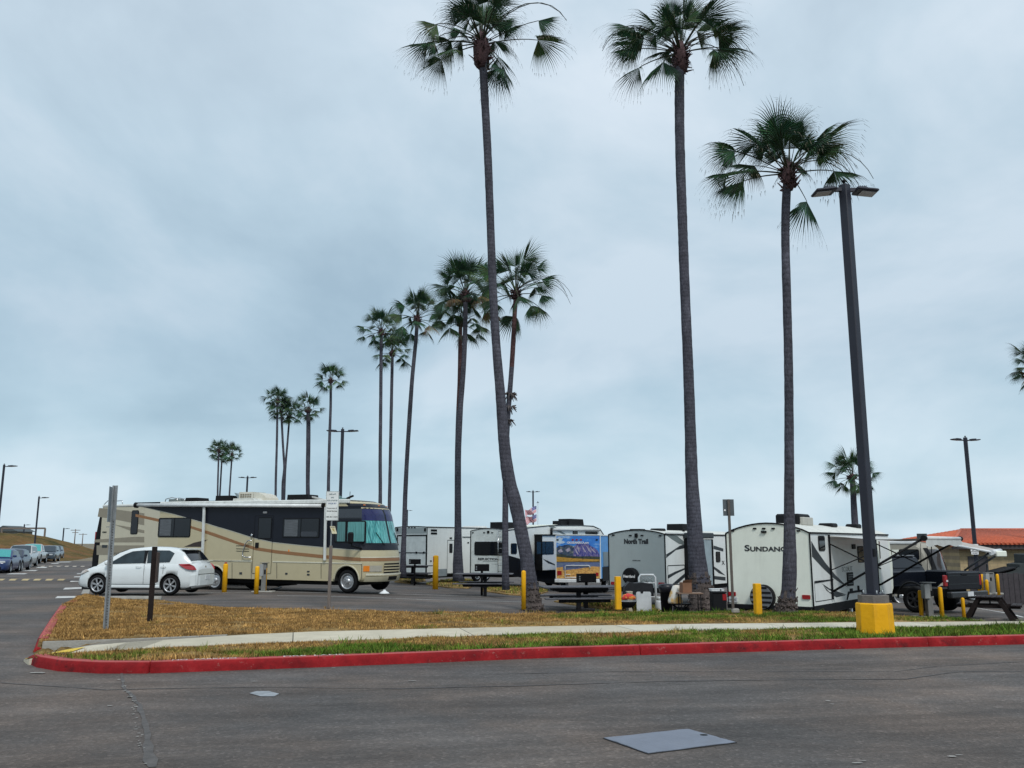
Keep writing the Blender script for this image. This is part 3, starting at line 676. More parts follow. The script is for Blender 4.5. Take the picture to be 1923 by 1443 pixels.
def crown_mesh(seed, detail=1.0, rad=2.0, full=1.0, wind=(.0, 0), extra=None):
    """fan fronds; all verts relative to the growing point"""
    r = random.Random(seed); V = []; F = []; C = []
    def tri(a, b, c, col): i = len(V); V.extend([tuple(a), tuple(b), tuple(c)]); F.append((i, i + 1, i + 2)); C.append(col)
    def quad(a, b, c, d, col): i = len(V); V.extend([tuple(a), tuple(b), tuple(c), tuple(d)]); F.append((i, i + 1, i + 2, i + 3)); C.append(col)
    nf = int(((16 if extra else 28) if detail >= 1 else 28) * full); ga = 2.39996
    for k in range(nf + (len(extra) if extra else 0)):
        t = (k + .5) / nf; lm = 1.0
        if extra and k < nf: el = R(88 - 62 * t ** 1.1 + r.uniform(-8, 8)); t *= .7
        elif k < nf: el = R(84 - 112 * t ** 1.15 + r.uniform(-9, 9))
        az = k * ga + r.uniform(-.35, .35)
        if k >= nf: az, el, lm = extra[k - nf]; az = R(az); el = R(el); t = .72
        L = lm * rad * (r.uniform(.42, .66) if k >= nf or not extra else r.uniform(.24, .52)) * (1.0 if t > .12 else .72); out = Vector((math.cos(az), math.sin(az), 0)); side = Vector((-out.y, out.x, 0))
        d = out * math.cos(el) + Vector((0, 0, math.sin(el))); p = Vector((0, 0, -.25 * t)) + out * .05; path = [p.copy()]
        n = 6
        for i in range(n):
            d = (d + Vector((0, 0, -1)) * (.045 + .10 * t) * (i / n) + Vector((wind[0], wind[1], 0)) * .03).normalized(); p = p + d * (L / n); path.append(p.copy())
        w0 = .028 * (rad / 2); sc = (.045, .055, .035, 1)
        for i in range(n):
            w1 = w0 * (1 - .5 * i / n); w2 = w0 * (1 - .5 * (i + 1) / n)
            for s2 in (side, Vector((0, 0, 1)) * .8 + out * .3): quad(path[i] - s2 * w1, path[i] + s2 * w1, path[i + 1] + s2 * w2, path[i + 1] - s2 * w2, sc)
        up = side.cross(d).normalized() * -1
        if up.z < 0: up = -up
        # roll the blade a little
        ro = r.uniform(-.5, .5); sd = (side * math.cos(ro) + up * math.sin(ro)).normalized(); up = d.cross(sd).normalized()
        if up.z < 0 and el > 0: up = -up
        nl = int(46 * detail); BL = rad * r.uniform(.42, .60) * (.86 if extra and k < nf else 1); fold = r.uniform(.35, 1.0); sp = R(r.uniform(70, 115)); droop = r.uniform(.25, .55) + .25 * t
        shade = r.uniform(.75, 1.25); yel = max(0, r.uniform(-.6, .5)) if t > .3 else 0
        if t < .2: yel = r.uniform(.0, .5)
        base = (.022 + .06 * yel, .066 + .045 * yel, .030 + .0 * yel)
        if t > .85 and r.random() < .12: base = (.14, .095, .045)
        prev = None
        for j in range(nl + 1):
            a = -sp + 2 * sp * j / nl; ca, sa = math.cos(a), math.sin(a)
            dl = (d * ca + sd * sa).normalized(); dl = (dl - up * fold * abs(sa) * .9 - up * .18 * (1 - ca)).normalized()
            Lj = BL * (.62 + .38 * max(0, math.cos(a * .62))) * r.uniform(.9, 1.08)
            cols = tuple(max(0, x * shade * r.uniform(.72, 1.35)) for x in base) + (1,)
            q0 = path[-1]; q1 = q0 + dl * Lj * .42
            d2 = (dl + Vector((0, 0, -1)) * droop * .35).normalized(); q2 = q1 + d2 * Lj * .28
            d3 = (d2 + Vector((0, 0, -1)) * droop * 1.0 + Vector((r.uniform(-.12, .12), r.uniform(-.12, .12), 0))).normalized(); q3 = q2 + d3 * Lj * .30
            tv = (d * -sa + sd * ca).normalized()
            hw = Lj * .42 * sp / nl * .98; pl = -up * (.012 if j % 2 else -.012)
            # blade: joined inner fan then free drooping segments
            tri(q0, q1 - tv * hw + pl, q1 + tv * hw - pl, cols)
            quad(q1 - tv * hw + pl, q1 + tv * hw - pl, q2 + tv * hw * .45, q2 - tv * hw * .45, cols)
            tri(q2 - tv * hw * .42, q2 + tv * hw * .42, q3, cols)
            if detail >= 1 and r.random() < .5:
                d4 = (d3 + Vector((0, 0, -1)) * .9).normalized(); q4 = q3 + d4 * Lj * r.uniform(.08, .2); s4 = tv * .004
                tri(q3 - s4 * 2, q3 + s4 * 2, q4, (.09, .08, .05, 1)); tri(q2 - s4, q2 + s4 * 2, q3, cols)
    return V, F, C
def crown_obj(name, data, parent, loc, rz=0):
    V, F, C = data; me = bpy.data.meshes.new(name); me.from_pydata(V, [], F); me.materials.append(FM)
    a = me.color_attributes.new('tint', 'FLOAT_COLOR', 'CORNER'); buf = []
    for f, c in zip(F, C): buf += list(c) * len(f)
    a.data.foreach_set('color', buf); me.update()
    o = bpy.data.objects.new(name, me); COL.objects.link(o); o.parent = parent; o.location = loc; o.rotation_euler = (0, 0, rz); return o
def stalks(m, org, seed, n, rad, dirs=None):
    r = random.Random(seed)
    for i in range(n):
        az = dirs[i % len(dirs)] if dirs else r.uniform(0, 6.28); az += r.uniform(-.25, .25); el = R(r.uniform(25, 55)); out = Vector((math.cos(az), math.sin(az), 0))
        d = out * math.cos(el) + Vector((0, 0, math.sin(el))); p = Vector(org); pts = [p.copy()]; L = rad * r.uniform(1.0, 1.45)
        for k in range(9):
            d = (d + Vector((0, 0, -1)) * (.03 + .055 * k)).normalized(); p = p + d * L / 9; pts.append(p.copy())
        m.tube(pts, [.014 * rad / 2 * (1.3 - k * .09) for k in range(10)], 5)
def palm(label, path, rad, seed, Y=None, base_uv=None, detail=1.0, st=0, dirs=None, heart=1.0, redtop=None, ring=None, flare=None, skirt=None, full=1.0, group='tall fan palms in the campground', crown_data=None, hb=.55, rz=0, zb=None, extra=None):
    """path: picture points (u, v, width in px) from the foot to the crown, all in the upright plane y = Y"""
    if Y is None:
        g = gp(path[0][0], path[0][1], VZ if base_uv == 'verge' else None); Y = g.y
    pts = [at(u, v, Y) for u, v, w in path]; zc = [p.y * math.cos(PITCH) + (p.z - CAMZ) * math.sin(PITCH) for p in pts]
    rr = [w / 2 * z / FPX for (u, v, w), z in zip(path, zc)]
    if zb is not None: pts.insert(0, Vector((pts[0].x, Y, zb))); rr.insert(0, rr[0] * 1.15)
    b = pts[0].copy(); b.z -= .05
    t = thing('palm_tree', label, 'palm tree', b, 0, group)
    # smooth resample (Catmull-Rom)
    Q = []; RR = []; n = len(pts)
    for i in range(n - 1):
        p0, p1, p2, p3 = pts[max(i - 1, 0)], pts[i], pts[i + 1], pts[min(i + 2, n - 1)]
        k = max(2, int((p2 - p1).length / (.16 if detail >= 1 else .6)))
        for j in range(k):
            s = j / k
            Q.append(.5 * ((2 * p1) + (p2 - p0) * s + (2 * p0 - 5 * p1 + 4 * p2 - p3) * s * s + (3 * p1 - p0 - 3 * p2 + p3) * s ** 3) - b)
            RR.append(rr[i] * (1 - s) + rr[i + 1] * s)
    Q.append(pts[-1] - b); RR.append(rr[-1]); r = random.Random(seed)
    for i in range(len(RR)): RR[i] *= 1 + (.022 if detail >= 1 else .02) * r.uniform(-1, 1)
    nseg = 14 if detail >= 1 else 8
    hz = Q[-1].z
    def jit(i, j):
        z = Q[i].z; a = .02
        if flare and z < flare: a = .10 * (1 - z / flare) + .02
        rj = random.Random(i * 31 + j * 7 + seed); return 1 + a * rj.uniform(-1, 1)
    m = MB(); m.tube(Q, RR, nseg, jit=jit)
    m.m = []
    for f in m.f:
        z = m.v[f[0]][2]; m.m.append(1 if z < (flare or .0) * (.45 + .45 * r.random()) else (2 if redtop and z > redtop * hz else 0))
    if flare:
        sm_ = m; m.mat(1); rs = random.Random(seed + 1)
        for k in range(int(420 * flare)):
            z = flare * rs.random() ** 1.3 * .9; i = min(range(len(Q)), key=lambda q: abs(Q[q].z - z)); a = rs.uniform(0, 6.28); rr_ = RR[i]; s_ = .028 * (1 - .5 * z / flare)
            q = Q[i] + Vector((math.cos(a) * rr_ * .97, math.sin(a) * rr_ * .97, 0)); d_ = Vector((math.cos(a + rs.uniform(-.8, .8)) * .05, math.sin(a) * .05, rs.uniform(-.05, .09)))
            sm_.tube([q, q + d_], [s_, s_ * .5], 5)
    m.build('trunk', [bark, barkl, barkr], t, fix=False)
    top = Q[-1]; hr = RR[-1]
    hm = MB(); hm.smooth = True; rj = random.Random(seed + 5); hs = hb * rad / 2
    hm.tube([top + Vector((0, 0, -hs)), top + Vector((0, 0, -hs * .75)), top + Vector((0, 0, -hs * .3)), top, top + Vector((0, 0, hs * .35))], [hr * 1.05, hr * 1.5 * heart, hr * 1.7 * heart, hr * 1.35, hr * .5], 10, jit=lambda i, j: 1 + .26 * rj.uniform(-1, 1))
    for k in range(int(70 * detail)):
        a = rj.uniform(0, 6.28); z = rj.uniform(-hs, 0); q = top + Vector((math.cos(a) * hr * 1.3, math.sin(a) * hr * 1.3, z)); e = q + Vector((math.cos(a), math.sin(a), rj.uniform(-.3, 1.3))) * rj.uniform(.06, .20) * rad / 2 * heart
        hm.tube([q, e], [.03 * rad / 2, .012], 4)
    hm.build('crown_boots', bootm, t)
    cdta = crown_data or crown_mesh(seed, detail, rad, full, extra=extra)
    crown_obj('crown', cdta, t, top + Vector((0, 0, .02)), rz)
    if st:
        sm = MB(); stalks(sm, top, seed + 9, st, rad, dirs); sm.build('flower_stalks', stalkm, t)
    if skirt:
        z0, z1, wr = skirt; km = MB(); rk = random.Random(seed)
        def on(v): 
            p = min(range(len(Q)), key=lambda i: abs(Q[i].z - v)); return Q[p], RR[p]
        n = 5; ps = []; rs = []
        for i in range(n + 1):
            q, q_r = on(z0 + (z1 - z0) * i / n); ps.append(q); rs.append(q_r * (1.1 + wr * math.sin(math.pi * min(1, .15 + i / n * .8))))
        km.tube(ps, rs, 9, jit=lambda i, j: 1 + .28 * rk.uniform(-1, 1))
        for k in range(90):
            a = rk.uniform(0, 6.28); f = rk.random(); q, q_r = on(z0 + (z1 - z0) * f); rr_ = q_r * (1.1 + wr * math.sin(math.pi * min(1, .15 + f * .8)))
            s = q + Vector((math.cos(a) * rr_ * .9, math.sin(a) * rr_ * .9, 0)); km.tube([s, s + Vector((math.cos(a) * .16, math.sin(a) * .16, rk.uniform(-.3, .05)))], [.035, .01], 4)
        km.build('dead_frond_skirt', skirtm, t)
    return t
GP = 'tall fan palms in the campground'
palm('tall fan palm whose trunk leans and bends near its foot, beside the picnic table', [(1001, 1147, 42), (998, 1128, 34), (994, 1095, 30), (989, 1050, 26), (979, 1000, 25), (969, 950, 25), (962, 925, 25), (954.5, 895, 25), (948, 845, 22.5), (942, 770, 20), (938, 720, 18), (932, 650, 16.5), (926, 550, 15.5), (921, 420, 15), (916, 290, 15), (909, 160, 15.5), (905, 75, 15)],
     2.55, 21, extra=[(175, 12, 1.1), (190, 2, 1.15), (165, -8, 1.05), (200, 20, 1.0), (150, 28, 1), (205, -18, .8), (5, 14, 1.35), (-12, 24, 1.2), (15, -30, .55), (-20, -52, .85), (30, -48, .8), (-70, 30, .9), (-110, 25, .9)], base_uv='verge', st=5, dirs=[2.9, 3.3, -.3, .0], heart=1.1, flare=.9, group=GP, hb=.85)
palm('tallest thick fan palm with a broad scaly foot, middle of the three big palms', [(1320, 1147, 60), (1319, 1132, 52), (1317, 1112, 45), (1313, 1085, 38), (1309, 1050, 34), (1305, 1000, 29), (1302, 950, 26.5), (1299, 900, 24), (1296, 800, 21), (1292, 680, 19), (1286, 540, 18), (1281, 400, 18), (1277, 280, 18), (1276, 180, 18), (1277, 92, 17)],
     2.85, 7, extra=[(178, 34, 1.2), (165, 26, 1.15), (192, 20, 1.05), (185, 8, .95), (172, -12, 1.25), (200, -32, .7), (160, 44, 1.2), (3, 16, 1.25), (-10, 30, 1.05), (12, 38, 1.1), (-15, 4, .7), (-60, 35, .9), (-120, 35, .9)], base_uv='verge', st=6, dirs=[.1, 3.3, .3], flare=1.35, group=GP, hb=.7)
palm('fan palm beside the big lamp post, right of the three big palms', [(1475, 1155, 40), (1477, 1140, 34), (1481, 1110, 26), (1483, 1060, 26), (1483, 1010, 22), (1482, 950, 19), (1482, 850, 17.5), (1481, 700, 16.5), (1478, 570, 16), (1475, 460, 15.5), (1476, 385, 16), (1480, 315, 15)],
     1.95, 33, extra=[(178, 8, 1.3), (170, 0, 1.25), (188, 4, .9), (182, 30, 1.15), (165, 38, 1.1), (195, 46, 1.1), (4, 12, 1.25), (-10, 48, 1.1), (12, 56, 1.15), (8, -58, .95), (-60, 35, .8), (-120, 40, .8)], Y=20.3, st=5, dirs=[.1, .5, 3.2], flare=.55, group=GP, hb=.6)
palm('fan palm behind the leaning trunk with a ragged dead skirt halfway up', [(950, 1108, 15), (949, 1050, 12.5), (949, 950, 11), (950, 860, 10.5), (953, 790, 10), (957, 740, 9.5), (961, 690, 9), (964, 640, 9), (966, 600, 8.5), (969, 545, 8)],
     1.95, 41, Y=34, detail=.8, st=4, dirs=[-.2, .3], redtop=.72, skirt=(6.2, 7.6, .75), group=GP, hb=.4)
palm('nearer of the twin palms rising from one foot, with the higher crown', [(861, 1091, 23), (860, 1060, 19), (860, 1000, 13.5), (860, 920, 11.5), (861, 840, 11), (865, 760, 10), (870, 700, 9.5), (873, 640, 9), (874, 590, 8.5), (874, 548, 8)],
     2.15, 52, Y=41, detail=.8, full=1.1, group=GP, hb=.5)
palm('farther of the twin palms, reddish trunk and the lower crown', [(861, 1089, 12), (859, 1000, 10), (858.5, 900, 9.5), (860, 800, 9), (863, 720, 8), (864, 660, 7.5), (865, 600, 7)],
     2.0, 55, Y=43, detail=.8, redtop=.62, full=.8, group=GP, hb=.4)
palm('slender fan palm with a long curved trunk above the toy hauler', [(757, 1084, 14), (757, 1050, 11), (759, 1000, 9), (761, 930, 8.5), (765, 850, 8), (770, 770, 8), (775, 700, 7.5), (781, 640, 7), (784, 595, 6.5)],
     1.9, 61, Y=47, detail=.8, st=3, dirs=[-.2], group=GP, hb=.5)
C1 = crown_mesh(71, .55, 1.9); C2 = crown_mesh(72, .55, 1.9, .85); C3 = crown_mesh(74, .55, 1.9, 1.1)
FAR = [('shorter dark fan palm just right of the tallest one above the motorhome windscreen', [(731, 960, 6.5), (733, 860, 6), (735, 760, 6), (737, 660, 5.5)], 66, C2, .4),
       ('straight fan palm rising above the motorhome windscreen', [(714, 945, 7), (714, 860, 6.5), (715, 760, 6.5), (716, 620, 6)], 60, C3, 0),
       ('lone straight fan palm behind the white notice sign', [(616, 960, 6.5), (617, 900, 6), (619, 820, 5.5), (621, 760, 5), (621, 712, 5)], 84, C2, 2),
       ('thick trunked short palm with a full crown left of the white notice sign', [(578, 960, 7.5), (578, 900, 7.5), (579, 830, 8.5), (579, 768, 7)], 90, C3, 1),
       ('left palm of the middle far cluster', [(517, 960, 4.5), (518, 900, 4.5), (520, 830, 4.3), (521, 752, 4)], 96, C1, 3),
       ('middle palm of the far cluster, left branch of a forked pair', [(531, 960, 7), (532, 905, 6.5), (534, 880, 4.5), (531, 830, 4.3), (528, 768, 4)], 97, C2, .7),
       ('right branch of the forked pair of far palms', [(533, 960, 4), (535, 900, 4), (537, 865, 4), (540, 830, 3.8), (544, 778, 3.5)], 98, C3, 4),
       ('leftmost of the three tiny far palms', [(408, 960, 3.6), (409, 910, 3.4), (411, 845, 3.2)], 128, C1, 2.2),
       ('middle one of the three tiny far palms', [(411, 960, 3.4), (414, 910, 3.2), (417, 855, 3)], 132, C2, 5),
       ('rightmost of the three tiny far palms', [(429, 960, 3.4), (432, 910, 3.1), (436, 852, 3)], 130, C3, 1.6)]
for lab, pth, Y, cdat, rz in FAR:
    palm(lab, pth, 1.9, int(Y * 7), Y=Y, detail=.55, crown_data=cdat, rz=rz, group=GP, zb=H(at(pth[0][0], pth[0][1], Y).x, Y), hb=.45)
palm('short fan palm partly hidden by the big lamp post on the right', [(1606, 990, 13), (1604, 960, 12.5), (1602, 920, 11), (1600, 893, 10)], 2.1, 91, Y=62, detail=.8, full=1.1, rz=.5, group=GP, zb=-1.2, hb=.3)
palm('fan palm at the right picture edge, only its left fronds in view', [(1958, 1040, 14), (1955, 850, 12), (1952, 690, 11)], 2.0, 95, Y=52, detail=.8, group=GP, zb=-1.2, hb=.3)
# ================================================================== lamps, signs, bollards, tables
lens = mat('lamp_lens', (.30, .30, .31), .3)
def lamp(label, u, vtop, Y, hw=.25, heads='both', base=None, ub=None, group='dark parking lot lamps', rz=0, H0=None, headscale=1.0, w=None):
    top = at(u, vtop, Y); z0 = H(top.x, Y) if H0 is None else H0
    h = top.z - z0; t = thing('street_lamp', label, 'street lamp', (top.x, Y, z0), rz, group)
    a = w or .16
    P('pole', polem, t, lambda m: m.box((0, 0, (h + (base or 0)) / 2), (a, a, h - (base or 0)), .012, rz=R(45)))
    s = headscale
    for sx in ((-1, 1) if heads == 'both' else (1,)):
        def arm(m): m.box((sx * (.14 + a / 2), 0, h - .16), (.30, .07, .06))
        def head(m):
            m.box((sx * (.62 * s + .05), 0, h - .13), (.66 * s, .42 * s, .055), .02, ry=-sx * R(4)); m.box((sx * (.50 * s + .05), 0, h - .085), (.34 * s, .30 * s, .05), .015, ry=-sx * R(4))
        P('arm', polem, t, arm); hd = P('lamp_head', polem, t, head)
        P('lens', lens, hd, lambda m: m.box((sx * (.66 * s + .05), 0, h - .165), (.44 * s, .30 * s, .012), ry=-sx * R(4)))
    P('light_sensor', polem, t, lambda m: m.lathe((0, 0, h), (0, 0, 1), [(0, .03), (.05, .03), (.06, .055), (.09, .05), (.10, .01)], 8))
    return t
def big_lamp():
    Y = 16.3; x = at(1639.5, 1116, Y).x; u = None; z0 = VZ(x, Y) - .05
    # pole top at v = 348
    d = ray(1573, 348); top = CAMZ + d.z * Y / d.y
    t = thing('street_lamp', 'big dark square lamp post on a round yellow painted concrete base', 'street lamp', (x, Y, z0), 0, 'dark parking lot lamps')
    zb = at(1640, 1118, Y).z - z0; h = top - z0; a = .168
    P('concrete_base', mat('base_concrete', (.14, .125, .11), .9, var=.2, vs=5, bump=.4), t, lambda m: m.lathe((0, 0, 0), (0, 0, 1), [(0, .262), (zb - .0, .262), (zb + .008, .24)], 8, sm=False))
    yt = at(1640, 1133, Y).z - z0; t.children[0].rotation_euler.z = R(22.5)
    rj = random.Random(2)
    def yl(m):
        m.smooth = True
        prof = [(-.05, .308), (.1, .306), (yt * .5, .300), (yt - .05, .296), (yt - .01, .293), (yt + .008, .278), (yt + .01, .2635)]
        m.smooth = False; m.lathe((0, 0, 0), (0, 0, 1), [(a_, b_ * 1.05) for a_, b_ in prof], 8, sm=False)
        m.v = [(p[0] * (1 + rj.uniform(-.004, .004)), p[1] * (1 + rj.uniform(-.004, .004)), p[2]) for p in m.v]
    P('yellow_paint_band', yellow, t, yl).rotation_euler.z = R(22.5)
    P('base_plate', polem, t, lambda m: m.box((0, 0, zb + .018), (.30, .30, .02), .004, rz=R(45)))
    for k in range(4):
        P('anchor_bolt', steel, t, lambda m: m.tube([(math.cos(k * 1.5708 + .0) * .17, math.sin(k * 1.5708) * .17, zb), (math.cos(k * 1.5708) * .17, math.sin(k * 1.5708) * .17, zb + .09)], .014, 6))
    P('pole', polem, t, lambda m: m.box((0, 0, (h + zb) / 2 + .01), (a, a, h - zb - .01), .014, rz=R(38)))
    P('hand_hole_cover', black, t, lambda m: m.box((.045, -.082, zb + .75), (.075, .012, .14), rz=R(38)))
    for sx in (-1, 1):
        P('arm', polem, t, lambda m: m.box((sx * .15, sx * .01, h - .10), (.16, .07, .07)))
        def head(m):
            m.box((sx * .40, 0, h - .14), (.42, .36, .055), .02, ry=sx * R(6)); m.box((sx * .32, 0, h - .095), (.22, .24, .055), .02, ry=sx * R(6))
            for k in range(5): m.box((sx * (.25 + k * .035), 0, h - .06), (.008, .2, .03))
        hd = P('lamp_head', polem, t, head)
        P('lens', lens, hd, lambda m: m.box((sx * .43, 0, h - .180), (.28, .25, .012), ry=sx * R(6)))
    P('light_sensor', black, t, lambda m: m.lathe((.0, 0, h), (0, 0, 1), [(0, .02), (.06, .02), (.07, .045), (.10, .04), (.11, .01)], 8))
big_lamp()
l2 = lamp('dark lamp post on the right carrying a small no parking sign', 1812.5, 822, 50, rz=R(10), headscale=.85, w=.2)
lamp('dark two headed lamp rising behind the motorhome beside the notice sign', 643.5, 806, 56, headscale=1.0)
lamp('far two headed lamp between the tiny far palms and the middle cluster', 465, 895, 100, headscale=1.0)
lamp('far two headed lamp behind the flags', 1001, 922, 118, headscale=.9)
lamp('distant lamp seen left of the twin palms above the toy hauler', 765.5, 958, 190, headscale=1.0, H0=-2)
lamp('one armed dark lamp at the left picture edge', 8, 873, 78, heads='one', headscale=1.1)
lamp('one armed dark lamp standing below the hill behind the parked cars', 73.5, 933, 104, heads='one', headscale=1.1)
for u, v, lab in ((46, 985, 'tiny far lamp on the hill crest left of the railing end'), (120, 992, 'tiny far curved lamp on the right slope of the hill')):
    Y = 190; p = at(u, v, Y); z = hill_z(p.x, Y) if u < 100 else -.5
    lamp(lab, u, v, Y, heads='one', headscale=1.2, H0=-.3, w=.22, group='tiny far lamps behind the hill')
def utility_pole(u, v, Y, lab, arms):
    p = at(u, v, Y); t = thing('utility_pole', lab, 'utility pole', (p.x, Y, -1), 0, 'far utility poles'); h = p.z + 1
    P('pole', woodg, t, lambda m: m.tube([(0, 0, 0), (0, 0, h)], [.28, .2], 6))
    for k in range(arms): P('crossarm', woodg, t, lambda m: m.box((0, 0, h - .5 - k * 1.1), (4.4 - k * 1.6, .25, .28)))
utility_pole(142, 994, 420, 'tiny far utility pole with two crossarms beyond the hill', 2)
utility_pole(156, 1002, 480, 'tiny far bare utility pole right of the two armed one', 1)
def rail():
    Y = 176; a = at(4, 992.5, Y); b = at(85, 992, Y); t = thing('guard_rail', 'long thin rail along the hill crest at the left', 'guard rail', (a.x, Y, 2.5))
    L = b.x - a.x; P('rail_beam', woodg, t, lambda m: m.box((L / 2, 0, a.z - 2.5), (L, .25, .32)))
    for k in (0, 4): P('rail_post', woodg, t, lambda m: m.box((L * k / 4, 0, (a.z - 2.5) / 2), (.3, .2, a.z - 2.5)))
rail()
def far_house():
    Y = 230; a = at(-6, 998.5, Y); t = thing('house', 'low dark roofed house on the skyline behind the hill at far left', 'house', (a.x, Y, 0)); w = at(30, 997, Y).x - a.x; z = a.z
    P('wall', mat('far_wall', (.2, .22, .22), .8), t, lambda m: m.box((w / 2, 4, z / 2), (w, 8, z)))
    P('roof', mat('far_roof', (.06, .075, .08), .8), t, lambda m: m.prism([(-.8, -.6, z), (w * .35, -.6, z + 1.5), (w * .6, -.6, z + 1.2), (w + .8, -.6, z)], (0, 9, 0)))
far_house()
# ---- signs
def uchannel(m, h, w=.075, z0=0):
    m.prism([(-w / 2 - .012, .0, z0), (-w / 2 + .018, 0, z0), (-w / 2 + .018, .035, z0), (w / 2 - .018, .035, z0), (w / 2 - .018, 0, z0), (w / 2 + .012, 0, z0), (w / 2 + .012, .004, z0), (w / 2 - .014, .004, z0), (w / 2 - .014, .039, z0), (-w / 2 + .014, .039, z0), (-w / 2 + .014, .004, z0), (-w / 2 - .012, .004, z0)], (0, 0, h - z0))
holem = mat('punched_hole_dark', (.03, .03, .032), .8)
def sign_edge():
    b = gp(198, 1183, VZ); top = at(213, 912, b.y); h = top.z - b.z
    t = thing('sign_post', 'tall galvanized channel post on the left verge with its sign seen edge on', 'sign post', b, R(8), None, ry=R(0.4)); t.rotation_euler = (0, R(-.6), R(8))
    pt = P('post', steel, t, lambda m: uchannel(m, h))
    P('punched_holes', holem, pt, lambda m: [m.box((0, .0335, .08 + k * .05), (.016, .003, .02)) for k in range(int(h / .05) - 14)])
    # sign plate almost edge-on towards the camera
    P('sign_plate', mat('sign_back_aluminium', (.23, .27, .30), .5, .3, var=.1), t, lambda m: m.box((-.065, .02, h - .36), (.008, .46, .66), .0, rz=R(6)))
    P('bracket', steel, t, lambda m: m.box((-.07, .02, h - .78), (.10, .012, .012)))
sign_edge()
def brown_post():
    b = gp(281, 1168, VZ); top = at(288, 1027, b.y); h = top.z - b.z
    t = thing('wooden_post', 'dark brown square wooden post on the dry grass in front of the white hatchback', 'post', b, R(20))
    P('post', woodb, t, lambda m: m.box((0, 0, h / 2), (.105, .105, h), .008))
    P('sign_board', mat('brown_board', (.05, .035, .03), .8, var=.2), t, lambda m: m.box((.075, .05, h - .42), (.03, .40, .62), .006, rz=R(-4)))
brown_post()
def notice():
    b = gp(617, 1143, VZ); Y = b.y
    t = thing('notice_sign', 'white notice sign with dark lettering on a weathered post in front of the motorhome', 'sign', b)
    hz = lambda u, v: at(u, v, Y).z - b.z; hx = lambda u, v: at(u, v, Y).x - b.x
    P('post', woodg, t, lambda m: m.box((hx(619, 1085), .03, hz(619, 1025) / 2), (.085, .06, hz(619, 1025)), .006))
    P('upper_post', steel, t, lambda m: m.box((hx(622, 1000), .012, (hz(619, 1040) + hz(622, 925)) / 2), (.035, .022, hz(622, 925) - hz(619, 1040))))
    x0, x1 = hx(611, 970), hx(635.5, 970); z0, z1 = hz(623, 978), hz(623, 923)
    sp = P('sign_plate', mat('sign_white_sheet', (.70, .73, .72), .5, dirt=.12), t, lambda m: m.box(((x0 + x1) / 2, -.012, (z0 + z1) / 2), (x1 - x0, .006, z1 - z0), 0))
    P('sign_border', mat('sign_border_green', (.05, .12, .11), .6), sp, lambda m: [m.box(((x0 + x1) / 2, -.0165, z), (x1 - x0 - .012, .003, .006)) for z in (z0 + .012, z1 - .012)] + [m.box((x, -.0165, (z0 + z1) / 2), (.006, .003, z1 - z0 - .030)) for x in (x0 + .012, x1 - .012)])
    xc = (x0 + x1) / 2; W_ = x1 - x0; grn = mat('sign_lettering_green', (.03, .10, .12), .6)
    for s, v, w, hh, mm in (('LEASH LAWS', 928.5, .52, 2.6, grn), ('AND', 934.8, .24, 2.5, grn), ('PICK-UP AFTER', 940.4, .82, 2.7, grn), ('YOUR PET', 946, .66, 2.8, mat('sign_lettering_blue', (.02, .07, .22), .6)), ('Department of', 955, .76, 3, kb), ('Animal Services', 960, .80, 3, kb), ('OMC SEC 4.14.010', 971, .86, 2.8, kb)):
        text(s, sp, (xc, -.0155, hz(622, v)), W_ * w, hh / 1714 * Y * 1.0, mm, 'rear', bold=.02, th=.002)
    x2, z2 = hx(626, 995), hz(626, 997)
    lp = P('tilted_plate', mat('cream_plate', (.62, .58, .40), .6), t, lambda m: m.prism([(x2 - .095, -.03, z2 + .125), (x2 + .045, -.03, z2 + .125), (x2 + .115, -.05, z2 - .085), (x2 - .02, -.05, z2 - .085)], (0, .005, 0)))
    P('plate_band', kb, lp, lambda m: m.prism([(x2 - .07, -.036, z2 + .105), (x2 + .035, -.036, z2 + .105), (x2 + .04, -.037, z2 + .09), (x2 - .065, -.037, z2 + .09)], (0, .004, 0)))
    P('plate_symbol', mat('plate_symbol', (.42, .34, .12), .6), lp, lambda m: m.prism([(x2 - .03, -.041, z2 + .065), (x2 + .02, -.041, z2 + .06), (x2 + .055, -.0465, z2 - .03), (x2 + .0, -.0465, z2 + .005)], (0, .004, 0)))
notice()
def back_sign():
    b = at(1377, 1149, 20.4); Y = b.y; h = at(1369, 938, Y).z - b.z
    t = thing('sign_post', 'brown steel post with the grey back of a sign left of the white trailer', 'sign post', b)
    P('post', mat('brown_grey_post', (.10, .085, .075), .7, var=.3, bump=.2), t, lambda m: m.box((0, 0, h / 2), (.055, .045, h), .004))
    zt = h - .0; hh = at(1369, 938, Y).z - at(1369, 969, Y).z; w = 21 / 1687 * Y
    P('sign_plate', mat('sign_back_grey', (.10, .115, .125), .55, .3, var=.15), t, lambda m: m.box((-.0, .032, h - hh / 2), (w, .006, hh), 0))
    P('sticker', kw, t, lambda m: m.lathe((-.085, .028, h - hh * .66), (0, -1, 0), [(0, .022), (.002, .022)], 12))
    P('footing', conc, t, lambda m: m.box((.05, 0, .02), (.16, .14, .10), .02))
back_sign()
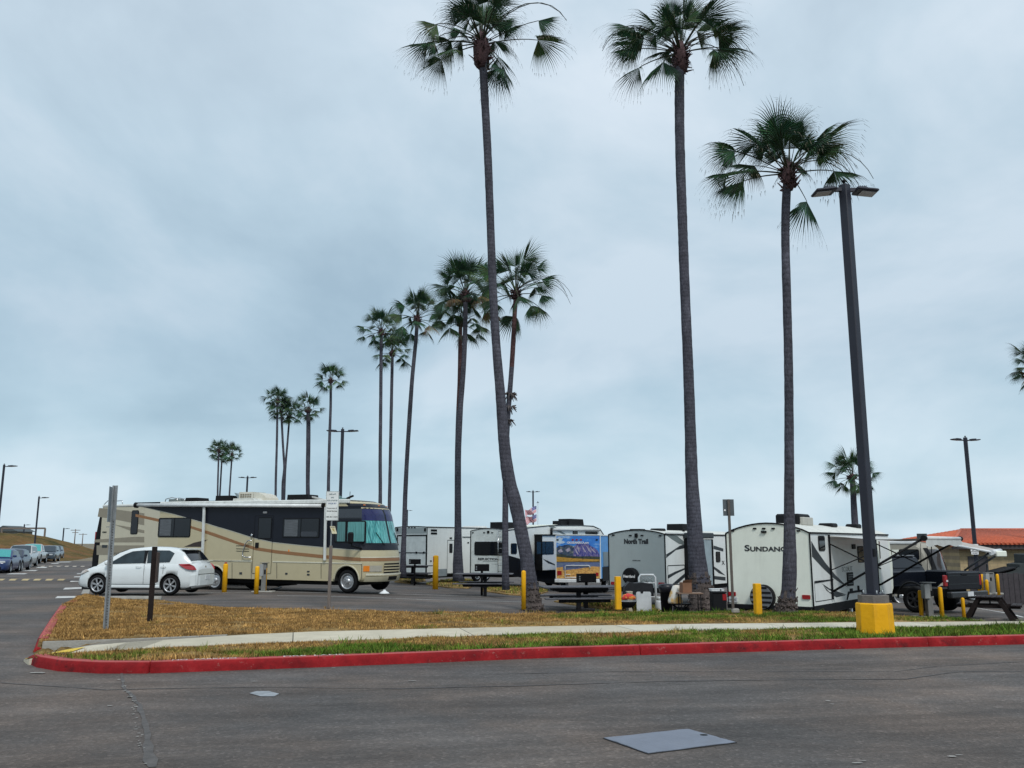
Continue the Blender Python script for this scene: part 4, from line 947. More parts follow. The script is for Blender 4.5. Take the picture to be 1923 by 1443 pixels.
def nopark():
    Y = 49.75; c = at(1830, 1029, Y); t = thing('no_parking_sign', 'small white no parking sign fixed to the right lamp post', 'sign', (c.x, Y, c.z))
    w = 15 / 1687 * Y; h = 13.5 / 1714 * Y
    pl = P('sign_plate', kw, t, lambda m: m.box((0, 0, .0), (w, .01, h)))
    def ring(m):
        n = 20; 
        for i in range(n):
            a, b = 2 * math.pi * i / n, 2 * math.pi * (i + 1) / n
            m.poly([(math.cos(a) * .155, -.009, math.sin(a) * .12 + .05), (math.cos(b) * .155, -.009, math.sin(b) * .12 + .05), (math.cos(b) * .115, -.009, math.sin(b) * .085 + .05), (math.cos(a) * .115, -.009, math.sin(a) * .085 + .05)])
        m.poly([(-.10, -.0095, .12), (-.075, -.0095, .135), (.10, -.0095, -.02), (.075, -.0095, -.035)])
    P('prohibition_ring', rubred, pl, ring); text('P', pl, (0, -.007, .05), .09, .13, kb, 'rear', 'letter', bold=.03, th=.001)
    text('ANY TIME', pl, (0, -.007, -.14), .34, .06, kb, 'rear', bold=.03, th=.001)
    lo = P('lower_plate', kw, t, lambda m: m.box((0, 0, -h / 2 - .10), (w * .9, .01, .14)))
    text('TOW AWAY', lo, (0, -.007, -h / 2 - .10), w * .7, .08, kb, 'rear', bold=.03, th=.001)
nopark()
# ---- bollards
redm = mat('red_cap_paint', (.38, .04, .02), .6)
def bollard(label, ub, vb, vt, wpx, f=None, Y=None, sq=False, cap=None, zb=None):
    if Y is None: g = gp(ub, vb, f); Y = g.y
    else: g = at(ub, vb, Y)
    h = at(ub, vt, Y).z - g.z; r = wpx / 2 / 1687 * Y
    t = thing('bollard', label, 'bollard', g, R(12) if sq else 0, 'yellow bollards')
    if sq: P('post', yellow, t, lambda m: m.box((0, 0, h / 2 - .03), (r * 1.85, r * 1.85, h + .06), .012))
    else: P('post', yellow, t, lambda m: m.lathe((0, 0, 0), (0, 0, 1), [(-.05, r), (h - .05, r), (h - .02, r * .9), (h, r * .6), (h + .008, r * .1)], 16))
    if cap == 'red': P('red_cap', redm, t, lambda m: m.lathe((0, 0, h), (0, 0, 1), [(.01, r * .55), (.05, r * .5), (.055, r * .1)], 10))
    if cap == 'mark': P('reflector', mat('orange_sticker', (.55, .12, .02), .5), t, lambda m: m.box((-r * .75, -r * .68, h - .18), (r * .5, .004, .22), rz=R(-48)))
    return t
bollard('yellow bollard with a reddish cap by the white hatchback tail', 421, 1113, 1059, 9, cap='red')
bollard('yellow bollard touching the left side of the utility pedestal before the motorhome', 481, 1116, 1064, 8.5)
bollard('yellow bollard hidden behind the utility pedestal before the motorhome', 496.5, 1112, 1066, 6.5)
bollard('stout yellow bollard with orange marks between two dark picnic tables', 817.5, 1107, 1043.5, 10.5, cap='mark')
bollard('yellow bollard half hidden behind the leaning palm foot', 983.5, 1141, 1072, 8.5, Y=24.0)
bollard('square yellow post beside the charcoal grills and folded board', 1161, 1141, 1083, 11, sq=True, Y=25.5)
bollard('square yellow post in front of the striped spare wheel of the white trailer', 1424, 1157, 1096, 13, Y=19.9, sq=True)
bollard('thin yellow bollard left of the grey meter pedestal by the pickup', 1731, 1159, 1109, 7.5)
bollard('tallest yellow bollard right of the grey meter pedestal below the tail lamp', 1770, 1166, 1103, 8)
bollard('short yellow bollard between the pickup bumper and the brown picnic table', 1811, 1164, 1123, 6.5)
bollard('far yellow bollard nearest the pickup tailgate under a yellow crossbar', 1845, 1116, 1081, 6.5, Y=37)
bollard('short far yellow bollard left of the far grey pedestal', 1855, 1116, 1089, 6, Y=36)
bollard('far yellow bollard standing alone right of the far grey pedestal', 1876, 1117, 1078.5, 5.5, Y=36)
def crossbar():
    Y = 37.2; a, b = at(1834, 1081, Y), at(1850, 1081, Y); t = thing('crossbar', 'short horizontal yellow bar over the far bollards', 'barrier', (a.x, Y, a.z - .9))
    L = b.x - a.x
    P('bar', yellow, t, lambda m: m.box((L / 2, 0, .9), (L, .1, .1), .02)); P('leg', yellow, t, lambda m: m.box((.06, 0, .4), (.1, .1, .95), .02))
crossbar()
# ---- utility pedestals
def pedestal(label, u0, u1, vt, vb, Y=None, split=.5, f=None):
    if Y is None: Y = gp((u0 + u1) / 2, vb, f).y
    g = at((u0 + u1) / 2, vb, Y); h = at(u0, vt, Y).z - g.z; w = (u1 - u0) / 1687 * Y
    t = thing('utility_pedestal', label, 'utility pedestal', g, 0, 'electric hook-up pedestals')
    P('slab', conc, t, lambda m: m.box((0, 0, .0), (w * 2.6, w * 1.8, .08), .02))
    P('housing', utilg, t, lambda m: m.box((w * (split - .5) / 2 + w * .0, 0, h / 2), (w * split, w * .6, h), .01))
    P('meter_box', mat('meter_box', (.34, .35, .34), .5, .2, dirt=.2), t, lambda m: m.box((-w * .27, -w * .1, h * .76), (w * .46, w * .7, h * .42), .012))
    P('outlet_cover', black, t, lambda m: m.box((w * .16, -w * .31, h * .70), (w * .2, .02, h * .16), .004))
    P('lid', utilg, t, lambda m: m.box((0, -.02, h + .012), (w * 1.04, w * .8, .022), .004))
    return t
pedestal('brown grey electric pedestal between two yellow bollards before the motorhome', 487, 502, 1058, 1112, split=.55)
pedestal('grey meter pedestal between yellow bollards beside the black pickup', 1736, 1758, 1095, 1160, split=.45)
pedestal('far grey pedestal between yellow bollards near the building', 1851, 1866, 1076, 1115, Y=36.5, split=.9)
g_ = gp(497, 1110)
def hose(name, label, cat, px, m, r=.02):
    pts = [gp(u, v) + Vector((0, 0, r)) for u, v in px]; b = pts[0].copy(); mb = MB(); mb.tube([p - b for p in pts], r, 6)
    o = mb.build(name, m); o.location = b; setp(o, label, cat)
hose('power_cable', 'black cable lying on the asphalt from the pedestal to the motorhome', 'cable', [(503, 1112), (510, 1109), (520, 1107), (528, 1104), (520, 1101), (508, 1099)], black, .035)
hose('power_cable', 'black cable on the ground under the pickup side', 'cable', [(1722, 1161), (1735, 1158), (1745, 1161), (1760, 1162), (1775, 1161)], black, .03)
# ---- picnic tables
def ped_table(label, uc, vb, vt, u0, u1, rz=0, Y=None, bu=None, zoff=0):
    g = gp(uc, vb) if Y is None else at(uc, vb, Y); Y = g.y; h = at(uc, vt, Y).z - g.z; L = (u1 - u0) / 1687 * Y
    off = ((u0 + u1) / 2 - uc) / 1687 * Y
    t = thing('picnic_table', label, 'picnic table', g, rz, 'dark pedestal picnic tables')
    P('table_top', tabletop, t, lambda m: [m.box((off, y, h - .02), (L, .23, .04), .008) for y in (-.36, -.12, .12, .36)])
    P('top_support', tabled, t, lambda m: m.box((off, 0, h - .085), (L * .72, .62, .08), .01))
    hs = h * .58
    for s in (-1, 1):
        P('bench_seat', tabletop, t, lambda m: [m.box((off + .03 * s, s * y, hs), (L * .98, .14, .04), .008) for y in (.78, .93)])
        P('bench_bearer', tabled, t, lambda m: [m.box((off + k * L * .22, s * .48, hs - .07), (.09, .90, .08), .01) for k in (-1, 1)] + [m.box((off, s * .85, hs - .07), (L * .66, .06, .09), .01)])
    P('post', tabled, t, lambda m: m.box((0, 0, (h - .12) / 2), (.13, .15, h - .12), .01)); P('post_collar', tabled, t, lambda m: m.box((-.02, 0, (hs - .16 + .30) / 2 + .06), (.22, .2, hs - .38), .01))
    return t
ped_table('dark pedestal picnic table in the open lot between the stout bollard and the leaning palm', 911, 1120, 1077, 855, 963, R(-3))
ped_table('nearest dark pedestal picnic table just right of the leaning palm foot', 1087, 1150, 1101, 1016, 1160, R(7))
ped_table('dark picnic table directly behind the nearest one, before the mural camper', 1100, 1142, 1104, 1030, 1150, R(9), Y=29.5)
ped_table('dark picnic table half hidden behind the motorhome nose', 774, 1098, 1062, 728, 814, R(-2))
def aframe():
    g = gp(1861, 1163); Y = g.y; h = .68; t = thing('picnic_table', 'dark brown A-frame wooden picnic table at the right near the sidewalk', 'picnic table', g, R(58), None)
    L = 1.1
    P('table_top', woodb if False else mat('brown_plank', (.028, .023, .025), .75, spec=.25, var=.3, vs=9, bump=.3), t, lambda m: [m.box((0, y, h), (L, .13, .04), .008) for y in (-.29, -.145, 0, .145, .29)])
    for s in (-1, 1): P('bench_seat', MT['brown_plank'], t, lambda m: [m.box((0, s * y, .45), (L, .13, .04), .008) for y in (.66, .80)])
    for k in (-1, 1):
        x = k * L * .36
        P('bearer', woodb, t, lambda m: [m.box((x, 0, .40), (.05, 1.70, .09)), m.box((x, 0, h - .065), (.05, .62, .08))])
        for s in (-1, 1): P('leg', woodb, t, lambda m: m.prism([(x + k * .028, s * .20, h - .02), (x + k * .028, s * .32, h - .02), (x + k * .028, s * .72, 0), (x + k * .028, s * .54, 0)], (k * .07, 0, 0)))
aframe()
grillm = mat('burnt_black_steel', (.006, .006, .007), .8, spec=.15, var=.3, vs=6, bump=.2)
def camp_grill(label, u0, u1, vt, vb, Y, vbase):
    c = at((u0 + u1) / 2, vb, Y); z0 = H(c.x, Y); t = thing('camp_grill', label, 'grill', (c.x, Y, z0), R(6), 'black pedestal grills')
    w = (u1 - u0) / 1687 * Y; h = (vb - vt) / 1714 * Y; b = c.z - z0
    P('firebox', grillm, t, lambda m: [m.box((0, 0, b + .02), (w, .38, .03)), m.box((-w / 2 + .012, 0, b + h / 2), (.024, .38, h)), m.box((w / 2 - .012, 0, b + h / 2), (.024, .38, h)), m.box((0, .18, b + h / 2), (w, .024, h)), m.box((0, -.18, b + h * .46), (w - .05, .02, h * .88))])
    P('side_handles', steel, t, lambda m: [m.box((-w * .42 + k * w * .34 * 0, -.20, b + h * (.3 + .2 * k)), (.05, .02, .03)) for k in range(3)])
    P('grate', steel, t, lambda m: [m.box((-w * .45 + i * w * .09, 0, b + h * .8), (.012, .34, .012)) for i in range(11)])
    P('post', grillm, t, lambda m: m.tube([(0, 0, 0), (0, 0, b + .01)], .05, 10))
camp_grill('black box grill on a post right behind the nearest picnic table, before the mural camper', 1084, 1118, 1078, 1094, 31, 1145)
camp_grill('black box grill on a post in front of the fifth wheel rear bumper', 892, 918, 1060, 1073, 37, 1108)
camp_grill('black box grill on a post below the toy hauler ramp door', 768, 790, 1050.5, 1060, 47, 1085)
# ---- belongings beside the grey trailer
def px_box(u0, u1, v0, v1, Y): a, b = at(u0, v1, Y), at(u1, v0, Y); return a, b
def trash():
    Y = 27.4; a, b = px_box(1240, 1263, 1099, 1149, Y); z0 = H(a.x, Y); w = b.x - a.x; h = b.z - z0
    t = thing('trash_bin', 'tall black bin with a bag in it beside the grey trailer', 'trash bin', ((a.x + b.x) / 2, Y, z0))
    P('bin', black, t, lambda m: m.lathe((0, 0, 0), (0, 0, 1), [(0, w * .40), (h * .95, w * .5), (h * .96, w * .53), (h, w * .53), (h, w * .46)], 20))
    rj = random.Random(3); P('bag', mat('bin_bag_black', (.012, .013, .02), .35, var=.2, bump=.4, bs=9), t, lambda m: m.tube([(0, 0, h * .78), (0, 0, h * .95), (0, 0, h * 1.03), (0, 0, h * 1.04)], [w * .53, w * .57, w * .5, w * .3], 18, jit=lambda i, j: 1 + .05 * rj.uniform(-1, 1)))
trash()
def cone_drum():
    Y = 26.6; a, b = px_box(1255, 1280, 1099, 1133, Y); z0 = H(a.x, Y); z1 = a.z - z0; z2 = b.z - z0; w = b.x - a.x
    t = thing('side_table', 'small dark stand with crossed legs right of the black bin', 'side table', ((a.x + b.x) / 2 + .05, Y, z0))
    P('top', black, t, lambda m: m.box((.1, 0, z1 - .02), (.55, .4, .035), .01))
    for sx in (-1, 1):
        for sy in (-1, 1): P('leg', grillm, t, lambda m: m.tube([(.1 + sx * .22, sy * .15, z1 - .03), (.1 - sx * .2, sy * .15, 0)], .022, 6))
    P('lower_crate', black, t, lambda m: m.box((.12, .02, .2), (.42, .32, .3), .02))
    t2 = thing('canvas_cover', 'rust stained white cone shaped canvas cover between the bin and the thick palm', 'cover', ((a.x + b.x) / 2, Y, z0 + z1))
    stain = bpy.data.materials.new('stained_canvas'); stain.use_nodes = True; N = stain.node_tree.nodes; L = stain.node_tree.links
    tc = N.new('ShaderNodeTexCoord').outputs['Object']; c = ramp(N, L, noise_nodes(N, L, tc, 3.2, 5, .6), [(.42, (.66, .64, .58)), (.55, (.60, .36, .10)), (.7, (.50, .22, .05))])
    L.new(c, N['Principled BSDF'].inputs['Base Color']); N['Principled BSDF'].inputs['Roughness'].default_value = .8
    rj = random.Random(5); hh = z2 - z1
    P('canvas', stain, t2, lambda m: m.tube([(0, 0, 0), (0, 0, .05), (.02, 0, hh * .5), (.05, 0, hh * .93), (.05, 0, hh)], [w * .50, w * .51, w * .40, w * .26, w * .1], 18, jit=lambda i, j: 1 + .04 * rj.uniform(-1, 1)))
cone_drum()
def boxes():
    Y = 26.2; a, b = px_box(1272, 1298, 1113, 1117, Y); z0 = H(a.x, Y); zt = b.z - z0; w = b.x - a.x
    t = thing('folding_table', 'brown folding table partly hidden behind the thick palm foot', 'folding table', ((a.x + b.x) / 2 + .15, Y, z0))
    P('table_top', mat('brown_board_top', (.20, .13, .09), .7), t, lambda m: m.box((0, 0, zt - .02), (w + .3, .5, .035), .006))
    for sx in (-1, 1):
        for sy in (-1, 1): P('leg', black, t, lambda m: m.tube([(sx * (w / 2 + .08), sy * .2, zt - .03), (sx * (w / 2 + .08), sy * .2, 0)], .015, 6))
    a, b = px_box(1279, 1296, 1094, 1112.5, Y); t = thing('cardboard_box', 'open brown cardboard box on the folding table by the thick palm', 'box', ((a.x + b.x) / 2, Y, z0 + zt), R(8))
    W_, h = b.x - a.x, b.z - z0 - zt
    P('box', cardb, t, lambda m: m.box((0, 0, h / 2), (W_, .3, h), .004)); P('flap', cardb, t, lambda m: [m.prism([(-W_ / 2, -.15, h), (W_ / 2, -.15, h), (W_ / 2, -.22, h + .09), (-W_ / 2, -.22, h + .07)], (0, .005, 0))])
boxes()
def propane():
    Y = 29; a, b = px_box(1231, 1244, 1120, 1143, Y); z0 = H(a.x, Y); r = (b.x - a.x) / 2; t = thing('gas_cylinder', 'white gas cylinder standing between the white frame and the black bin', 'gas cylinder', ((a.x + b.x) / 2, Y, z0)); h = b.z - z0
    P('tank', plas_w, t, lambda m: m.lathe((0, 0, 0), (0, 0, 1), [(0, r * .75), (.03, r * .75), (.04, r * .9), (.1, r), (h * .62, r), (h * .74, r * .8), (h * .78, r * .3)], 20))
    P('collar', plas_w, t, lambda m: m.lathe((0, 0, h * .76), (0, 0, 1), [(0, r * .62), (h * .22, r * .66), (h * .22, r * .58), (.01, r * .54)], 16)); P('valve', steel, t, lambda m: m.tube([(0, 0, h * .76), (0, 0, h * .92)], .03, 8))
propane()
def board():
    Y = 28.2; a, b = px_box(1196, 1223, 1111.5, 1143, Y); z0 = H(a.x, Y); t = thing('folded_table', 'white folded plastic table with a handle notch leaning by the grey trailer', 'folded table', (a.x, Y, z0), 0, None, rx=R(-5)); w, h = b.x - a.x, b.z - z0
    P('panel', plas_w, t, lambda m: m.prism([(.03, 0, .02), (w - .03, 0, 0), (w, 0, .03), (w, 0, h - .04), (w - .03, 0, h), (w * .46, 0, h), (w * .44, 0, h - .05), (w * .32, 0, h - .05), (w * .29, 0, h), (.03, 0, h), (0, 0, h - .04), (0, 0, .06)], (0, .06, 0)))
    P('handle', black, t, lambda m: m.tube([(w * .29, -.01, h), (w * .33, -.01, h - .045), (w * .43, -.01, h - .045), (w * .46, -.01, h)], .012, 6))
    Y = 29.6; a, b = px_box(1202, 1231, 1080, 1144, Y); z0 = H(b.x, Y); t = thing('metal_frame', 'tall white tubular frame standing behind the folded white table', 'frame', (a.x, Y, z0), 0, None, rx=R(-4)); w, h = b.x - a.x, b.z - z0
    P('frame_tube', plas_w, t, lambda m: m.tube([(0, 0, 0), (0, 0, h - .08), (.06, 0, h), (w - .06, 0, h), (w, 0, h - .08), (w, 0, 0)], .035, 8)); P('crossbar', plas_w, t, lambda m: [m.tube([(0, 0, z), (w, 0, z)], .022, 6) for z in (h * .78, h * .40)])
    P('lattice', steel, t, lambda m: [m.tube([(w * x0, -.01, h * .80), (w * x1, -.01, h * .95)], .012, 5) for x0, x1 in ((.1, .45), (.45, .1), (.5, .85), (.85, .5), (.47, .47))])
    P('black_sheet', black, t, lambda m: m.box((w * .45, .05, h * .56), (w * .86, .02, h * .30), 0))
    t = thing('covered_grill', 'black fabric covered grill cart in front of the spare wheel of the grey trailer', 'grill', (at(1198, 1110, 28.8).x, 28.8, H(3.9, 28.8))); z0 = H(3.9, 28.8)
    zt = at(1198, 1094, 28.8).z - z0; zb = at(1198, 1117, 28.8).z - z0
    P('cover', mat('black_cover_cloth', (.010, .011, .014), .6, var=.2, bump=.5, bs=7), t, lambda m: m.prism([(-.46, -.25, zb), (.42, -.25, zb + .02), (.44, -.25, zt - .04), (.1, -.25, zt), (-.14, -.25, zt - .02), (-.30, -.25, zt + .02), (-.44, -.25, zt - .12)], (0, .5, 0)))
    for sx in (-1, 1): P('leg', black, t, lambda m: m.tube([(sx * .36 - .02, -.1, zb + .02), (sx * .38 - .02, -.1, 0)], .025, 6))
    P('wheel', rubber, t, lambda m: m.lathe((-.42, -.16, .10), (0, 1, 0), [(0, .10), (.05, .10)], 14))
    t = thing('small_box', 'small cream box under the black covered grill', 'box', (at(1182, 1121, 28.1).x, 28.1, H(3.6, 28.1)), R(6)); zz = at(1182, 1112, 28.1).z - H(3.6, 28.1)
    P('box', mat('cream_box', (.50, .44, .32), .7), t, lambda m: m.box((0, 0, zz / 2), (.16, .2, zz), .01)); P('lid', mat('cream_box_lid', (.56, .50, .38), .7), t, lambda m: m.box((0, 0, zz + .01), (.18, .22, .02), .006))
board()
def kettle():
    Y = 26.6; c = at(1179, 1129, Y); z0 = H(c.x, Y); t = thing('round_grill', 'low round black grill on short legs under the red bundle', 'grill', (c.x, Y, z0)); h = c.z - z0
    r = 16 / 1687 * Y
    P('bowl', grillm, t, lambda m: m.lathe((0, 0, h), (0, 0, -1), [(0, r), (.02, r * 1.02), (.06, r * .98), (.14, r * .75), (.19, r * .4)], 20)); P('rim', steel, t, lambda m: m.lathe((0, 0, h - .012), (0, 0, 1), [(0, r * 1.04), (.012, r * 1.05), (.014, r * .8)], 20))
    for k in range(3): P('leg', grillm, t, lambda m: m.tube([(math.cos(k * 2.1 + .4) * r * .5, math.sin(k * 2.1 + .4) * r * .5, h - .12), (math.cos(k * 2.1 + .4) * r * .95, math.sin(k * 2.1 + .4) * r * .95, 0)], .02, 6))
    b = MB(); rj = random.Random(6); cloth = bpy.data.materials.new('red_yellow_cloth'); cloth.use_nodes = True; N = cloth.node_tree.nodes; L = cloth.node_tree.links
    tc = N.new('ShaderNodeTexCoord').outputs['Object']; cc = ramp(N, L, noise_nodes(N, L, tc, 9, 3, .5), [(.42, (.60, .035, .03)), (.52, (.52, .05, .03)), (.56, (.75, .38, .05)), (.66, (.68, .10, .03))]); L.new(cc, N['Principled BSDF'].inputs['Base Color']); N['Principled BSDF'].inputs['Roughness'].default_value = .7
    b.tube([(-.19, 0, 0), (-.12, 0, .06), (0, .02, .08), (.1, 0, .07), (.2, 0, .03)], [.04, .09, .11, .10, .05], 12, jit=lambda i, j: 1 + .22 * rj.uniform(-1, 1), flat=.8)
    o = b.build('cloth_bundle', cloth); o.location = (c.x + .02, Y - .02, c.z + .05); setp(o, 'crumpled red and yellow bundle lying on the round black grill', 'bundle')
kettle()
def tote():
    Y = 25.6; a, b = px_box(1336, 1361, 1120, 1146, Y); z0 = H(a.x, Y); w = b.x - a.x; ztop = at(1340, 1113, Y).z - z0
    t = thing('storage_tote', 'black storage tote right of the thick palm foot', 'storage box', ((a.x + b.x) / 2, Y, z0)); P('tub', black, t, lambda m: m.box((0, 0, (ztop) / 2), (w, .4, ztop), .03)); P('lid', black, t, lambda m: m.box((0, 0, ztop + .012), (w * 1.05, .44, .035), .01)); P('red_box', rubred, t, lambda m: m.box((w * .36, -.205, ztop - .12), (.11, .02, .17), .005))  # red box on the tub stands in for a dark vehicle's tail light
    z1 = z0 + ztop + .03; h = at(1340, 1106, Y).z - z1; t = thing('cooler', 'white cooler lying on the black storage tote', 'cooler', ((a.x + b.x) / 2 - .03, Y, z1)); P('body', plas_w, t, lambda m: m.box((0, 0, h * .4), (w * .92, .34, h * .8), .02)); P('lid', plas_w, t, lambda m: m.box((0, 0, h * .9), (w * .96, .36, h * .2), .015)); P('latch', black, t, lambda m: m.box((w * .2, -.18, h * .7), (.03, .015, .05)))
tote()
# ---- flags
def flags():
    Y = 58; pt = at(1010, 945, Y); z0 = H(pt.x, Y); t = thing('flagpole', 'thin pale flagpole above the fifth wheel roof', 'flagpole', (pt.x, Y, z0)); h = pt.z - z0
    P('pole', mat('pale_pole', (.45, .52, .55), .4), t, lambda m: m.tube([(0, 0, 0), (0, 0, h)], [.05, .03], 6)); P('finial', black, t, lambda m: [m.box((0, 0, h + .02), (.16, .03, .03)), m.box((0, 0, h + .04), (.04, .04, .14))])
    red = mat('flag_red', (.50, .03, .05), .7); wh = mat('flag_white', (.70, .68, .70), .7); bl = mat('flag_blue', (.03, .04, .20), .7)
    def flag(u0, v0, u1, v1, drop, lab, seed):
        a = at(u0, v0, Y - .1); w = (u1 - u0) / 1687 * Y; hh = (v1 - v0) / 1714 * Y; mb = MB(); nx, nz = 22, 26
        def pos(i, j):
            s = i / nx; q = j / nz; x = -w * s * (1 - .05 * q); z = -hh * q - drop * s + .10 * math.sin(s * 7 + q * 2 + seed) * s; y = .22 * math.sin(s * 8 + q * 2.5 + seed) * min(1, s * 3); return (x, y, z)
        for i in range(nx + 1):
            for j in range(nz + 1): mb.v.append(pos(i, j))
        for i in range(nx):
            for j in range(nz):
                k = 1 if (j // 2) % 2 else 0
                if i < nx * .4 and j < 14: k = 2 if ((i * 7 + j * 5) % 6) else 1
                mb.k = k; mb.smooth = True; mb.face((i * (nz + 1) + j, (i + 1) * (nz + 1) + j, (i + 1) * (nz + 1) + j + 1, i * (nz + 1) + j + 1))
        o = mb.build('flag', [red, wh, bl]); o.location = (a.x - .04, Y - .0, a.z); setp(o, lab, 'flag', 'flags on the thin pole')
    flag(1008.5, 950, 986, 960, .44, 'upper striped red and white flag with a blue corner streaming left', 0.3) if False else None
    a = 1
    flag2 = lambda u0, v0, wpx, hpx, drop, lab, sd: flag(u0, v0, u0 + wpx, v0 + hpx, drop, lab, sd)
    flag2(1008.5, 950, 22, 12, .33, 'upper striped red and white flag with a blue corner streaming left', .3)
    flag2(1008.8, 966, 21, 13, .25, 'lower striped flag with a large blue corner just above the trailer roof', 1.7)
flags()
# ---- building and bins
brickm = bpy.data.materials.new('tan_block_wall'); brickm.use_nodes = True
def _br():
    N = brickm.node_tree.nodes; L = brickm.node_tree.links; b = N['Principled BSDF']; tc = N.new('ShaderNodeTexCoord').outputs['Object']
    mp = N.new('ShaderNodeMapping'); mp.inputs['Rotation'].default_value = (R(90), 0, 0); L.new(tc, mp.inputs[0])
    br = N.new('ShaderNodeTexBrick'); br.inputs['Scale'].default_value = 1; br.inputs['Brick Width'].default_value = .42; br.inputs['Row Height'].default_value = .2; br.inputs['Mortar Size'].default_value = .012
    br.inputs['Color1'].default_value = (.42, .32, .18, 1); br.inputs['Color2'].default_value = (.47, .36, .20, 1); br.inputs['Mortar'].default_value = (.32, .25, .16, 1); L.new(mp.outputs[0], br.inputs[0])
    c = mixc(N, L, 1.0, br.outputs[0], ramp(N, L, noise_nodes(N, L, tc, 1.5, 6, .7), [(.35, g3(.8)), (.65, g3(1.15))]), 'MULTIPLY'); L.new(c, b.inputs['Base Color']); b.inputs['Roughness'].default_value = .85
_br()
tilem = mat('clay_roof_tiles', (.52, .115, .05), .7, var=.28, vs=7, bump=.3)
def building():
    Y = 52; a = at(1800, 1024, Y); ze = at(1860, 1023, Y).z; z0 = -1.25; t = thing('building', 'low tan block building with a red clay tile roof at the right', 'building', (a.x, Y, z0), R(-3)); h = ze - z0; Wd = 16; Dp = 11
    P('wall', brickm, t, lambda m: m.box((Wd / 2, Dp / 2, h / 2), (Wd, Dp, h)))
    zr = at(1850, 996, Y + 4).z - z0; ov = .7
    # hip roof as four planes
    e = [(-ov, -ov, h), (Wd + ov, -ov, h), (Wd + ov, Dp + ov, h), (-ov, Dp + ov, h)]; r1 = (2.6, Dp / 2, zr); r2 = (Wd - 2.6, Dp / 2, zr + 0)
    P('roof', tilem, t, lambda m: m.add(e + [r1, r2], [(0, 1, 5, 4), (1, 2, 5), (2, 3, 4, 5), (3, 0, 4), (0, 3, 2, 1)]))
    def tiles(m):
        n = 70
        for i in range(n):
            x = -ov + (Wd + 2 * ov) * (i + .5) / n; 
            k = min(1, max(0, (x + ov) / (2.6 + ov))); k = min(k, max(0, (Wd + ov - x) / (2.6 + ov))); 
            if k < .04: continue
            y0, z0_ = -ov - .05, h + .02; y1 = -ov + (Dp / 2 + ov) * k; z1_ = h + (zr - h) * k
            m.tube([(x, y0, z0_ + .03), (x, y1, z1_ + .03)], .075, 6)
        n = 46
        for i in range(n):
            y = -ov + (Dp + 2 * ov) * (i + .5) / n; k = 1 - abs(y - Dp / 2) / (Dp / 2 + ov)
            if k < .04: continue
            m.tube([(-ov - .05, y, h + .05), (-ov + (2.6 + ov) * k, y, h + (zr - h) * k + .03)], .075, 6)
    P('roof_tiles', tilem, t, tiles)
    P('ridge_cap', tilem, t, lambda m: [m.tube([r1, r2], .14, 8), m.tube([e[0], r1], .12, 8), m.tube([e[1], r2], .12, 8)])
    P('fascia', mat('dark_fascia', (.05, .04, .04), .7), t, lambda m: m.box((Wd / 2, -ov + .12, h - .14), (Wd + 2 * ov - .1, .06, .24)))
    P('door', mat('dark_door', (.06, .055, .06), .6), t, lambda m: m.box((1.0, -.03, 1.1), (1.1, .06, 2.2)))
    P('louvre_window', black, t, lambda m: [m.box((6.5, -.03, h - .75), (2.0, .05, .5))])
building()
def bins():
    Y = 46
    fm = mat('dark_slat_fence', (.045, .038, .042), .8, var=.25, vs=6, bump=.3)
    a = at(1874, 1100, Y); t = thing('slat_fence', 'low dark brown slatted fence in front of the tan building', 'fence', (a.x, Y, H(a.x, Y))); h = at(1880, 1077, Y).z - H(a.x, Y); L = 8
    P('slat_panel', fm, t, lambda m: [m.box((.14 + i * .27, 0, h / 2), (.25, .04, h + .05 * math.sin(i * 2.7)), .006) for i in range(int(L / .27))]); P('rail', fm, t, lambda m: [m.box((L / 2, .04, z), (L, .04, .1)) for z in (h * .25, h * .8)])
    dm = mat('dark_green_steel', (.035, .042, .042), .6, var=.2, vs=3)
    a = at(1885, 1078, Y + 2.5); t = thing('dumpster', 'dark stepped lid dumpster behind the slatted fence', 'dumpster', (a.x, Y + 2.5, -1.1)); z = lambda v: at(1900, v, Y + 2.5).z + 1.1
    P('body', dm, t, lambda m: m.prism([(-.1, 0, 0), (-.1, 0, z(1078)), (.5, 0, z(1073)), (.9, 0, z(1066)), (.9, 0, z(1060)), (1.5, 0, z(1056)), (3.5, 0, z(1056)), (3.5, 0, 0)], (0, 1.3, 0)))
    P('lid', black, t, lambda m: m.box((.2, .6, z(1071)), (1.1, 1.3, .07), .01, ry=R(-14)))
    P('upper_bin', dm, t, lambda m: m.box((1.9, .6, z(1050)), (1.3, 1.1, .55), .04))
bins()
